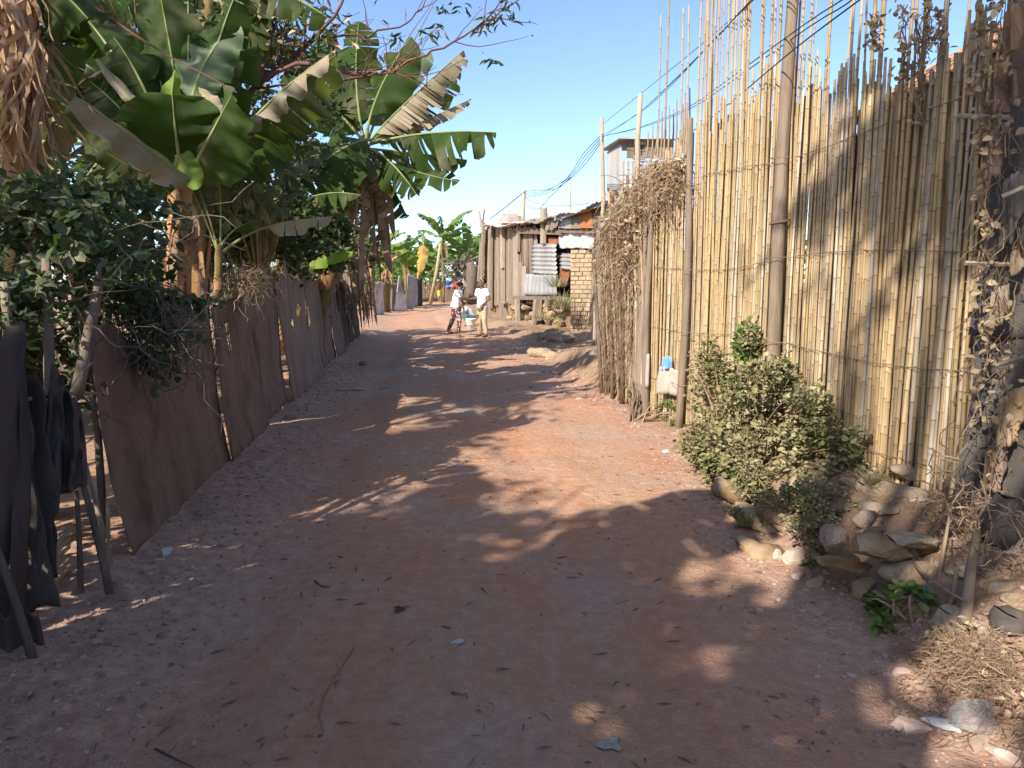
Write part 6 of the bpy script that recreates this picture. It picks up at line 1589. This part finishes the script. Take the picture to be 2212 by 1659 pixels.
banana_leaf(yl, Q(423, 245, 40.5), Q(425.5, 243, 40.2), Q(417.5, 279, 40), .34, M['leaf_yel'], (0, -1, .1), .35, .3, 16, 1234, 'leaf_blade', rib='leaf_yel')
shrub('grove_undergrowth', 'sunlit undergrowth below the grove banana plants', (-7, 55, 0), [((-9.5, 56, 1.0), (3.5, 2, 1.6)), ((-4.2, 55, 1.2), (3.0, 2, 1.8)), ((-9.8, 42, .8), (1.6, 2, 1.3)), ((-8.5, 66, 1.8), (13, 2, 2.3))], 7500, .38, M['leaf_far'], M['twig'], 95, 'undergrowth', aspect=.45, clump=1.0, thr=-.25)
hf = thing('woven_fence', 'low brown woven fence at the far end of the road', 'fence', (-6, 52.5, 0))
for k in range(70):
    x = -8.4 + k * .085 + rnd.uniform(-.02, .02); mb = MB(); h = rnd.uniform(1.2, 1.55)
    mb.tube([(x, 52.5, 0), (x + rnd.uniform(-.05, .05), 52.5 + rnd.uniform(-.05, .05), h)], [.045, .035], 4); mb.build('stake', M['wood_post'], hf)
# laundry on that fence
for lb, px, mt, w in (('blue cloth drying on the far fence', 445.5, 'blue', .5), ('red cloth drying on the far fence', 451.5, None, .8), ('white and blue cloth drying on the far fence', 456, 'tarp_white', .8)):
    if mt is None:
        M['red'] = surf('red cloth', (.55, .05, .04), (.65, .09, .06), 5, bstr=.3); mt = 'red'
    t = thing('drying_cloth', lb, 'laundry', Q(px, 288, 52.2), 'laundry at the far fence')
    q = Q(px, 279.5, 52.3); sheet_grid(((q.x, 52.3, q.z - .55), (q.x + w, 52.3, q.z - .5), (q.x + w, 52.35, q.z), (q.x, 52.35, q.z)), 8, 6, folds(int(px), .04, 2), 'cloth', M[mt], t)
ls = thing('leaning_pole', 'pale leaning pole at the far end of the road', 'pole', Q(430, 300, 48))
mb = MB(); mb.tube([Q(430.5, 303, 48), Q(437, 270, 47.5), Q(440.5, 243, 47)], [.14, .11, .08], 8); mb.build('shaft', M['straw'], ls, True)
tk = thing('dark_tree_stump', 'thick dark tree trunk behind the two girls, left of the shack', 'tree trunk', Q(470, 302, 44))
mb = MB(); mb.tube([Q(471, 306, 44), Q(470.5, 290, 44), Q(472, 270, 44), Q(470, 262, 44)], [.36, .30, .34, .2], 9); mb.build('trunk', M['wood_dark'], tk, True)
mb = MB(); tangle(mb, 50, lambda: Q(rnd.gauss(461, 5), rnd.gauss(270, 5), 45), lambda: (rnd.gauss(0, 1), 0, rnd.gauss(0, .6)), lambda: rnd.uniform(.5, 1.5), .05, 5, .5, -.1); mb.build('branches', M['wood_dark'], tk)

# distant trees low on the horizon, so the street does not end in a void
for i, (x, yy, s) in enumerate(((-28, 95, 5), (-17, 100, 4.5), (6, 98, 5), (20, 90, 5.5), (-40, 80, 6), (34, 85, 6))):
    shrub('distant_tree', ['rounded distant tree far beyond the left plot', 'distant tree behind the grove on the left', 'distant tree behind the plank shack', 'distant tree behind the tin cabin', 'distant tree at the far left horizon', 'distant tree at the far right horizon'][i], (x, yy, 0), [((x, yy, s * .45), (s, s * .7, s * .5)), ((x + s * .5, yy, s * .4), (s * .6, s * .5, s * .45))], 900, .8, M['leaf_far'], M['wood_dark'], 800 + i, 'tree', clump=.4, thr=-.2, stems=6)

# ================================================================== PLANTS BEHIND THE CAMERA (their shade lies over the road)
def lump_tree(label, base, lumps, n, size, seed, extra=()):
    t = thing('shade_tree', label, 'tree', base); rr = random.Random(seed); mb = MB(); b = Vector(base)
    top = sum((Vector(l[0]) for l in lumps), Vector()) / len(lumps); fork = b.lerp(top, .55); fork.x = (b.x + top.x) / 2 - .2
    mb.tube([b, b.lerp(fork, .5) + Vector((.06, -.05, 0)), fork], [.15, .12, .09], 8, False)
    for c, r in lumps:
        for k in range(4):
            e = Vector(c) + Vector((rr.gauss(0, r[0] * .5), rr.gauss(0, r[1] * .5), rr.gauss(0, r[2] * .5))); m = fork.lerp(e, .5) + Vector((rr.gauss(0, .15), rr.gauss(0, .15), .1))
            mb.tube([Vector(q) for q in bez(fork, m, e, 7)], [.05, .045, .038, .03, .024, .018, .010], 5, False)
    for pts_, r in extra: mb.tube([Vector(q) for q in pts_], [r * (1 - .5 * k / (len(pts_) - 1)) for k in range(len(pts_))], 5, False)
    mb.build('trunk', M['wood_dark'], t, True)
    tot = sum(l[1][0] * l[1][1] for l in lumps)
    pts = np.concatenate([blob_points(int(n * l[1][0] * l[1][1] / tot), l[0], l[1], .1, 1.6, -.25, seed + i) for i, l in enumerate(lumps)])
    foliage('crown', pts, size * rng.uniform(.6, 1.3, len(pts)), M['leaf_tree'], t, aspect=.55, up=.4)
for i, (x, yy, h, lb) in enumerate(((-2.6, 0.2, 2.3, 'banana plant just left of the camera, shading the road'), (-3.0, -2.0, 2.6, 'banana plant left behind the camera, shading the road'), (-2.2, -3.8, 2.5, 'banana plant further back behind the camera, shading the road'))):
    auto_banana('banana_plant', lb, (x, yy, Hs(x, yy)), h, 12, 2.1, .40, ['leaf_ban'], 820 + i, 'banana plants behind the camera', tear=.35, dry=2, lod=14)
lump_tree('tall leafy tree behind the camera that dapples the bamboo fence', (-3.3, -3.4, 0), [((-2.35, -2.15, 7.7), (.75, .75, .75)), ((-1.9, -2.6, 7.3), (.7, .7, .7)), ((-2.1, -2.0, 8.3), (.6, .7, .4)), ((-1.4, -3.0, 6.6), (.6, .6, .7)), ((-2.6, -1.6, 8.1), (.4, .4, .35)), ((-1.6, -2.9, 7.9), (.7, .6, .5))], 3300, .14, 5, [([(-2.2, -1.9, 7.9), (-2.38, -1.3, 7.6), (-2.55, -.75, 7.2), (-2.64, -.25, 6.85), (-2.55, .0, 7.1)], .035), ([(-2.0, -2.2, 7.2), (-2.2, -1.6, 6.5), (-2.3, -1.2, 6.0)], .03)])
lump_tree('leafy tree left of the view that shades the banana plants', (-6.0, .6, 0), [((-5.5, 1.9, 6.3), (.9, .9, .7)), ((-5.0, 1.4, 5.4), (.7, .7, .6)), ((-6.2, 2.4, 6.8), (.8, .8, .6)), ((-4.6, 1.4, 4.2), (.9, .8, .6)), ((-4.0, 2.1, 3.5), (.6, .6, .5)), ((-5.3, .6, 4.6), (.8, .8, .6))], 2000, .15, 7)
lump_tree('spreading tree behind the camera that shades the foreground road', (-5.4, -4.2, 0), [((-4.2, -2.4, 5.0), (1.1, 1.0, .6)), ((-3.3, -3.2, 4.6), (.9, 1.0, .6)), ((-5.2, -1.8, 5.2), (1.0, .9, .6)), ((-2.6, -4.0, 4.4), (.9, .9, .6)), ((-4.4, -3.8, 5.3), (1.1, 1.0, .6)), ((-3.6, -1.6, 4.5), (.6, .6, .4))], 3200, .15, 8)
bf = thing('roadside_fence', 'sheet fence continuing out of view beside the camera, added for its shade', 'fence', (-1.9, 0, 0))  # unseen run of fence, added to shade the near left road
for k in range(5):
    a = Vector((float(LFX(2.7 - k * 2.2)) - .02, 2.7 - k * 2.2, 0)); b = Vector((float(LFX(.5 - k * 2.2)) - .02, .5 - k * 2.2, 0))
    sheet_grid((b, a, a + Vector((0, 0, 1.6)), b + Vector((0, 0, 1.6))), 24, 14, folds(90 + k, .018, 2.3), 'sheet', M['mat_cloth'], bf)
shrub('shade_hedge', 'leafy hedge added behind the netting curtain to shade the verge, mostly unseen', (-3.1, 2.2, 0), [((-3.0, 1.6, 1.1), (.6, .9, 1.2)), ((-3.1, 3.2, 1.0), (.5, .8, 1.1)), ((-3.2, 0, 1.3), (.6, 1.0, 1.3)), ((-2.55, 2.5, .5), (.35, .5, .6)), ((-2.7, 3.2, .5), (.32, .45, .6))], 3200, .12, M['leaf_tree'], M['wood_dark'], 97, 'hedge', aspect=.6, clump=2, thr=-.2)  # put in to block a sun streak on the left verge
# ================================================================== PEOPLE
M['skin'] = surf('brown skin', (.165, .085, .050), (.20, .105, .063), 5, bstr=0, rough=.55, spec=.3)
M['hair'] = surf('black hair', (.012, .010, .009), (.022, .018, .016), 30, bstr=.4, bscale=80, rough=.7)
M['shirt_white'] = surf('white cotton', (.72, .72, .72), (.80, .80, .79), 6, bstr=.25, bscale=16, bdist=.02)
M['beige'] = surf('beige cotton trousers', (.42, .31, .19), (.52, .40, .26), 4, (1, 1, .5), bstr=.3, bscale=14, bdist=.02)
M['pattern'] = surf('dark flowered cotton', (.09, .045, .04), (.13, .06, .055), 8, bstr=.2, bscale=14, c3=(.55, .45, .40), c3lim=(.54, .58), c3scale=16)
M['teal'] = surf('teal shorts', (.06, .15, .14), (.09, .20, .18), 5, bstr=.2)
M['navy'] = surf('dark cloth', (.03, .035, .05), (.05, .055, .075), 5, bstr=.2)
M['yellow'] = surf('yellow shorts', (.75, .58, .03), (.82, .66, .06), 5, bstr=.2)
M['band'] = surf('grey headband', (.30, .33, .32), (.38, .41, .40), 5, bstr=.2)
M['eye'] = surf('eye', (.03, .02, .02), (.04, .03, .03), 3, bstr=0, rough=.2)
M['lip'] = surf('lips', (.20, .07, .055), (.24, .09, .07), 3, bstr=0)
M['bucket'] = surf('white bucket plastic', (.74, .74, .72), (.80, .80, .78), 3, bstr=.05, rough=.35, spec=.5, c3=(.55, .48, .40), c3lim=(.62, .8))
def stripes():
    m, nt, b, out = new_mat('striped shirt'); v = coords(nt, rnd=False)
    w = nd(nt, 'ShaderNodeTexWave', wave_type='BANDS', bands_direction='Z'); w.inputs['Scale'].default_value = 12; nt.links.new(v, w.inputs['Vector'])
    nt.links.new(mixc(nt, ramp(nt, w.outputs['Fac'], .45, .55), (.22, .23, .27), (.62, .62, .62)), b.inputs['Base Color']); b.inputs['Roughness'].default_value = .9
    return m
M['stripe'] = stripes()
def finish(mb, name, mat, root, vox, smooth_n=4):
    o = mb.build(name, mat, root, True, Vector((0, 0, 0)))
    o.parent = root
    r = o.modifiers.new('fuse', 'REMESH'); r.mode = 'VOXEL'; r.voxel_size = vox; r.use_smooth_shade = True
    s = o.modifiers.new('soften', 'SMOOTH'); s.iterations = smooth_n; s.factor = .5
    return o
def limb(mb, pts, rad, n=10):
    pts = [Vector(p) for p in pts]; L = []; Rr = []
    for i in range(len(pts) - 1):
        for k in range(5):
            f = k / 5; L.append(pts[i].lerp(pts[i + 1], f)); Rr.append(rad[i] + (rad[i + 1] - rad[i]) * f)
    L.append(pts[-1]); Rr.append(rad[-1]); mb.tube(L, Rr, n)
    for p, r in zip(pts, rad): mb.ball(p, r * .99, 8, 6)
def hand(mb, wrist, d, side, s=1.0, curl=.35, nrm=None):
    """palm plus five fingers leaving it; d = pointing direction, side = thumb side"""
    d = Vector(d).normalized(); side = Vector(side); side = (side - d * side.dot(d)).normalized(); nn = d.cross(side)
    w = Vector(wrist); pc = w + d * .042 * s
    for f in (-.022, -.008, .008, .022): limb(mb, [w + side * f * .6 * s, w + d * .075 * s + side * f * s], [.013 * s, .012 * s], 6)
    for i, (f, l) in enumerate(((.026, .062), (.009, .072), (-.009, .068), (-.025, .054))):
        a = w + d * .072 * s + side * f * s; b = a + (d + nn * curl * .4) * l * .5 * s; c = b + (d * .8 + nn * curl) * l * .5 * s
        limb(mb, [a, b, c], [.0095 * s, .009 * s, .008 * s], 6)
    a = w + d * .02 * s + side * .026 * s; b = a + (d * .6 + side * .8) * .034 * s; c = b + (d + side * .3) * .03 * s
    limb(mb, [a, b, c], [.011 * s, .010 * s, .009 * s], 6)
def head(mb, c, fwd, s=1.0, tilt=0.0):
    """skull, jaw, nose, ears; fwd = way the face looks"""
    c = Vector(c); f = Vector(fwd).normalized(); r = Vector((f.y, -f.x, 0)).normalized(); u = r.cross(f)
    mb.ball(c + u * .03 * s, (.078 * s, .086 * s, .092 * s), 14, 10)
    mb.ball(c - u * .035 * s + f * .022 * s, (.060 * s, .060 * s, .070 * s), 12, 8)
    mb.ball(c - u * .085 * s + f * .045 * s, (.030 * s,) * 3, 8, 6)
    limb(mb, [c + f * .082 * s + u * .012 * s, c + f * .100 * s - u * .022 * s], [.010 * s, .015 * s], 6)
    for k in (-1, 1): mb.ball(c + r * .078 * s * k - u * .005 * s, (.012 * s, .018 * s, .028 * s), 8, 6)
    return f, r, u
def face_bits(root, c, fwd, s=1.0):
    c = Vector(c); f = Vector(fwd).normalized(); r = Vector((f.y, -f.x, 0)).normalized(); u = r.cross(f)
    for k in (-1, 1):
        e = MB(); e.ball(c + f * .078 * s + r * .032 * s * k + u * .014 * s, (.013 * s, .013 * s, .008 * s), 8, 6); o = e.build('eye', M['eye'], root, True, Vector((0, 0, 0)))
    m = MB(); limb(m, [c + f * .076 * s - r * .022 * s - u * .052 * s, c + f * .086 * s - u * .054 * s, c + f * .076 * s + r * .022 * s - u * .052 * s], [.006 * s, .009 * s, .006 * s], 6); m.build('mouth', M['lip'], root, True, Vector((0, 0, 0)))
def torso_rings(hip, chest, sh, wh=.145, ww=.118, wc=.145, dh=.105, dw=.088, dc=.10, g=0.0):
    hip, chest, sh = Vector(hip), Vector(chest), Vector(sh)
    waist = hip.lerp(chest, .5)
    return [(hip - Vector((0, 0, .07)), wh * .8 + g, dh * .85 + g), (hip, wh + g, dh + g), (waist, ww + g, dw + g), (chest, wc + g, dc + g), (sh - Vector((0, 0, .05)), wc * 1.05 + g, dc * .85 + g), (sh, wc * .75 + g, dc * .6 + g)]

def girl(label, loc, rotz, spec):
    """upright girl about 1.5 m tall; local -Y is the way the body faces"""
    t = thing('person', label, 'person', loc); t.rotation_euler = (0, 0, rotz)
    s = spec
    hipz = .80
    hip = Vector((0, 0, hipz)); lean = Vector(s.get('lean', (0, 0, 0)))
    chest = Vector((0, 0, 1.08)) + lean * .65; sh = Vector((0, 0, 1.235)) + lean
    hd = Vector((0, 0, 1.40)) + lean * 1.35 + Vector(s.get('head', (0, 0, 0)))
    mb = MB()
    mb.loft(torso_rings(hip, chest, sh, .135, .105, .130))
    limb(mb, [sh - Vector((0, 0, .02)), sh.lerp(hd, .75)], [.048, .042])
    head(mb, hd, s['look'], 1.0)
    L = s['legs']; A = s['arms']
    for k, lg in zip((-1, 1), L):
        h = hip + Vector((.072 * k, 0, -.02)); kn, an, toe = (Vector(q) for q in lg)
        limb(mb, [h, kn, an], [.078, .052, .034]); limb(mb, [an, an.lerp(toe, .5) - Vector((0, 0, .018)), toe], [.036, .034, .026], 8)
    for k, ar in zip((-1, 1), A):
        so = sh + Vector((.148 * k, 0, -.025)); el, wr = (Vector(q) for q in ar[:2])
        limb(mb, [sh + Vector((.06 * k, 0, -.03)), so, el, wr], [.05, .042, .033, .023]); hand(mb, wr, ar[2], ar[3], .92)
    finish(mb, 'body', M['skin'], t, .0075)
    # shirt
    mb = MB(); mb.loft(torso_rings(hip + Vector((0, 0, .02)), chest, sh, .135, .115, .130, g=.022)[1:])
    for k, ar in zip((-1, 1), A):
        so = sh + Vector((.148 * k, 0, -.025)); el = Vector(ar[0]); limb(mb, [sh + Vector((.05 * k, 0, -.035)), so, so.lerp(el, .5)], [.062, .060, .056])
    mb.loft([((hip.x, hip.y, hip.z - .04), .168, .138), ((hip.x, hip.y, hip.z + .06), .158, .125)])
    finish(mb, 'shirt', M['shirt_white'], t, .012, 3)
    # trousers
    mb = MB(); mb.loft([(hip - Vector((0, 0, .10)), .135, .115), (hip + Vector((0, 0, -.02)), .150, .120), (hip + Vector((0, 0, .05)), .138, .108)])
    for k, lg in zip((-1, 1), L):
        h = hip + Vector((.072 * k, 0, -.04)); kn, an, toe = (Vector(q) for q in lg)
        limb(mb, [h, kn, kn.lerp(an, .88)], [.092, .072, .056])
    finish(mb, 'trousers', M[s['trousers']], t, .012, 3)
    # hair
    f = Vector(s['look']).normalized(); r = Vector((f.y, -f.x, 0)).normalized(); u = r.cross(f)
    mb = MB(); mb.ball(hd + u * .045 - f * .016, (.088, .092, .088), 14, 10)
    if s.get('bun'): mb.ball(hd + u * .03 - f * .105, (.045, .045, .045), 10, 8)
    finish(mb, 'hair', M['hair'], t, .011, 2)
    if s.get('band'):
        mb = MB(); c = [hd + u * .05 + (r * math.cos(a * .5236) * .094 + (u * .8 + f * .25) * math.sin(a * .5236) * .092) for a in range(13)]; mb.tube(c, .013, 6, False); mb.build('headband', M['band'], t, True, Vector((0, 0, 0)))
    face_bits(t, hd, s['look'])
    for k, lg in zip((-1, 1), L):
        an, toe = Vector(lg[1]), Vector(lg[2]); mb = MB(); d = (toe - an); d.z = 0; d.normalize()
        limb(mb, [Vector((an.x, an.y, .012)) - d * .035, Vector((toe.x, toe.y, .012)) + d * .012], [.030, .034], 8); o = mb.build('sandal', M['navy'], t, True, Vector((0, 0, 0))); o.scale.z = .7
    return t
# girl on the right: faces the road and half left, one palm held out, other hand at her hip
pr_ = ground_pt(1042, 727)
girl('girl in white T-shirt, beige trousers and grey headband holding out one palm', (pr_.x, pr_.y, pr_.z), R(-38), dict(
    look=(-.35, -1, -.12), head=(0, -.01, 0), lean=(0, -.01, 0), trousers='beige', bun=True, band=True,
    legs=(((-.08, -.03, .44), (-.09, .02, .065), (-.10, -.13, .03)), ((.085, -.02, .44), (.09, .06, .065), (.11, -.09, .03))),
    arms=(((-.20, -.04, 1.0), (-.30, -.26, .98), (-.55, -.8, .05), (-.2, .4, .9)), ((.215, .05, .99), (.12, -.14, .84), (-.45, -.35, -.8), (-.8, -.2, .4)))))
# girl on the left, seen from behind, striding and leaning towards her
pl_ = ground_pt(984, 721)
girl('girl in white T-shirt and dark flowered trousers leaning forward beside the bucket', (pl_.x, pl_.y, pl_.z), R(118), dict(
    look=(.1, -1, -.25), head=(0, -.03, -.02), lean=(0, -.10, -.01), trousers='pattern', bun=True,
    legs=(((-.07, -.10, .44), (-.07, -.06, .065), (-.08, -.21, .03)), ((.07, .04, .44), (.07, .20, .085), (.08, .07, .03))),
    arms=(((-.20, -.12, .99), (-.19, -.17, .75), (.1, -.2, -1), (.3, -1, 0)), ((.20, -.12, .99), (.16, -.20, .76), (-.1, -.3, -1), (-.3, -1, 0)))))
# child crouching behind the bucket
def crouching(label, loc, rotz):
    t = thing('person', label, 'person', loc); t.rotation_euler = (0, 0, rotz)
    hip = Vector((0, .14, .30)); sh = Vector((0, -.12, .56)); hd = Vector((0, -.22, .70))
    mb = MB(); limb(mb, [hip, hip.lerp(sh, .5) + Vector((0, .03, .05)), sh], [.11, .11, .10], 12)
    limb(mb, [sh, hd], [.045, .04]); head(mb, hd, (.1, -1, -.5), .95)
    for k in (-1, 1):
        kn = Vector((.12 * k, -.14, .36)); an = Vector((.10 * k, .04, .06)); limb(mb, [hip + Vector((.06 * k, 0, 0)), kn, an], [.075, .05, .033]); limb(mb, [an, an + Vector((0, -.12, -.03))], [.034, .026], 8)
        so = sh + Vector((.12 * k, 0, -.01)); el = Vector((.16 * k, -.26, .44)); wr = Vector((.10 * k, -.42, .36)); limb(mb, [sh, so, el, wr], [.05, .036, .028, .021]); hand(mb, wr, (0, -.6, -.8), (-k, 0, 0), .75)
    finish(mb, 'body', M['skin'], t, .008)
    mb = MB(); limb(mb, [hip + Vector((0, 0, .03)), hip.lerp(sh, .5) + Vector((0, .03, .05)), sh], [.128, .130, .118], 12)
    for k in (-1, 1): so = sh + Vector((.12 * k, 0, -.01)); limb(mb, [sh, so, so.lerp(Vector((.16 * k, -.26, .44)), .55)], [.07, .052, .046])
    finish(mb, 'shirt', M['stripe'], t, .012, 3)
    mb = MB(); limb(mb, [hip - Vector((0, 0, .03)), hip + Vector((0, .0, .03))], [.122, .125])
    for k in (-1, 1): limb(mb, [hip + Vector((.06 * k, 0, 0)), Vector((.12 * k, -.14, .36)), Vector((.11 * k, -.04, .20))], [.09, .066, .058])
    finish(mb, 'trousers', M['teal'], t, .012, 3)
    mb = MB(); mb.ball(hd + Vector((0, .02, .045)), (.084, .09, .075), 12, 8); finish(mb, 'hair', M['hair'], t, .011, 2)
    face_bits(t, hd, (.1, -1, -.5), .95)
pc_ = ground_pt(1012, 705)
crouching('small child in striped shirt crouching between the two girls', (pc_.x, pc_.y, pc_.z), R(-65))
# bucket
pk = ground_pt(1017, 711); bk = thing('bucket', 'white plastic bucket with handle on the road between the girls', 'bucket', pk)
def bucket():
    mb = MB(); n = 24; prof = [(.0, .0), (.100, .0), (.118, .10), (.122, .15), (.128, .152), (.130, .24), (.138, .242), (.138, .262), (.126, .262), (.115, .02), (0, .02)]
    vs = []; fs = []
    for r, z in prof:
        for k in range(n): a = 6.2832 * k / n; vs.append((pk.x + r * 1.15 * math.cos(a), pk.y + r * 1.15 * math.sin(a), pk.z + z * 1.25))
    for i in range(len(prof) - 1):
        for k in range(n): k2 = (k + 1) % n; fs.append((i * n + k, i * n + k2, (i + 1) * n + k2, (i + 1) * n + k))
    mb.add(vs, fs); mb.build('pail', M['bucket'], bk, True)
    mb = MB(); mb.tube([pk + Vector((.155 * math.cos(a * .3491 - 1.57 + 1.57), -.02 - .08 * math.sin(a * .3491), .28 - .10 * math.sin(a * .3491))) for a in range(10)], .006, 6); mb.build('handle', M['bucket'], bk, True)
bucket()
# far boy in yellow shorts
def simple_person(label, loc, rotz, h, top, bottom, vox=.014, walk=.1):
    k_ = h / 1.5; t = thing('person', label, 'person', loc); t.rotation_euler = (0, 0, rotz); S = lambda *q: Vector(q) * k_
    mb = MB(); mb.loft([(c * k_, a * k_, b * k_) for c, a, b in torso_rings((0, 0, .8), (0, 0, 1.08), (0, 0, 1.235), .13, .11, .135)]); limb(mb, [S(0, 0, 1.2), S(0, -.01, 1.36)], [.05 * k_, .045 * k_]); head(mb, S(0, -.01, 1.40), (0, -1, 0), k_)
    for k in (-1, 1):
        an = S(.09 * k, walk * k, .06); limb(mb, [S(.07 * k, 0, .78), S(.08 * k, walk * .5 * k - .03, .44), an], [.08 * k_, .055 * k_, .036 * k_]); limb(mb, [an, an + S(0, -.13, -.03)], [.036 * k_, .028 * k_])
        wr = S(.21 * k, -.1 * k - .05, .78); limb(mb, [S(.06 * k, 0, 1.2), S(.15 * k, 0, 1.21), S(.20 * k, -.03 * k, .99), wr], [.05 * k_, .044 * k_, .034 * k_, .025 * k_]); hand(mb, wr, (0, -.1, -1), (0, -1, 0), k_)
    finish(mb, 'body', M['skin'], t, vox)
    if top:
        mb = MB(); mb.loft([(c * k_, a * k_, b * k_) for c, a, b in torso_rings((0, 0, .8), (0, 0, 1.08), (0, 0, 1.235), .13, .11, .135, g=.022)[1:]])
        for k in (-1, 1): limb(mb, [S(.06 * k, 0, 1.2), S(.15 * k, 0, 1.21), S(.18 * k, 0, 1.08)], [.065 * k_, .06 * k_, .055 * k_])
        finish(mb, 'shirt', M[top], t, vox, 3)
    mb = MB(); mb.loft([(S(0, 0, .72), .135 * k_, .12 * k_), (S(0, 0, .84), .145 * k_, .12 * k_)])
    for k in (-1, 1): limb(mb, [S(.07 * k, 0, .76), S(.08 * k, walk * .4 * k - .02, .50)], [.098 * k_, .085 * k_])
    finish(mb, 'shorts', M[bottom], t, vox, 3)
    mb = MB(); mb.ball(S(0, .012, 1.448), (.088 * k_, .092 * k_, .085 * k_), 12, 8); finish(mb, 'hair', M['hair'], t, .012, 2)
    face_bits(t, S(0, -.01, 1.40), (0, -1, 0), k_)
b_ = Q(439, 300.5, 50); simple_person('shirtless child in yellow shorts far down the road', (b_.x, 50, Hs(b_.x, 50)), R(60), 1.4, None, 'yellow')
b_ = Q(461.5, 296, 47); simple_person('distant person in pale shirt standing behind the two girls', (b_.x, 47, Hs(b_.x, 47)), R(200), 1.65, 'shirt_white', 'navy')
# onlooker beside the tin cabin, standing on a raised platform
pf = thing('timber_platform', 'timber platform beside the tin cabin, hidden behind the dead creeper', 'platform', (2.2, 15.9, 0))
mb = MB(); mb.slab((1.75, 15.5, 1.70), (2.9, 15.5, 1.70), (2.9, 16.3, 1.70), (1.75, 16.3, 1.70), (0, 0, 1), .06); mb.build('deck', M['wood_grey'], pf)
for x, yy in ((1.82, 15.56), (2.83, 15.56), (1.82, 16.24), (2.83, 16.24)):
    mb = MB(); mb.tube([(x, yy, 0), (x, yy, 1.66)], .05, 7); mb.build('leg', M['wood_grey'], pf)
b_ = Q(614, 200, 15.8); simple_person('person with black hair peering over the dead creeper beside the tin cabin', (b_.x, 15.8, 1.70), R(-25), 1.62, 'navy', 'navy', .012, .03)

for o in list(COL.objects):                              # matted twigs, straw and vines that nobody could count
    if o.parent is not None and o.name.split('.')[0] in ('twigs', 'straw', 'vines', 'rootlets', 'stems'): o['kind'] = 'stuff'
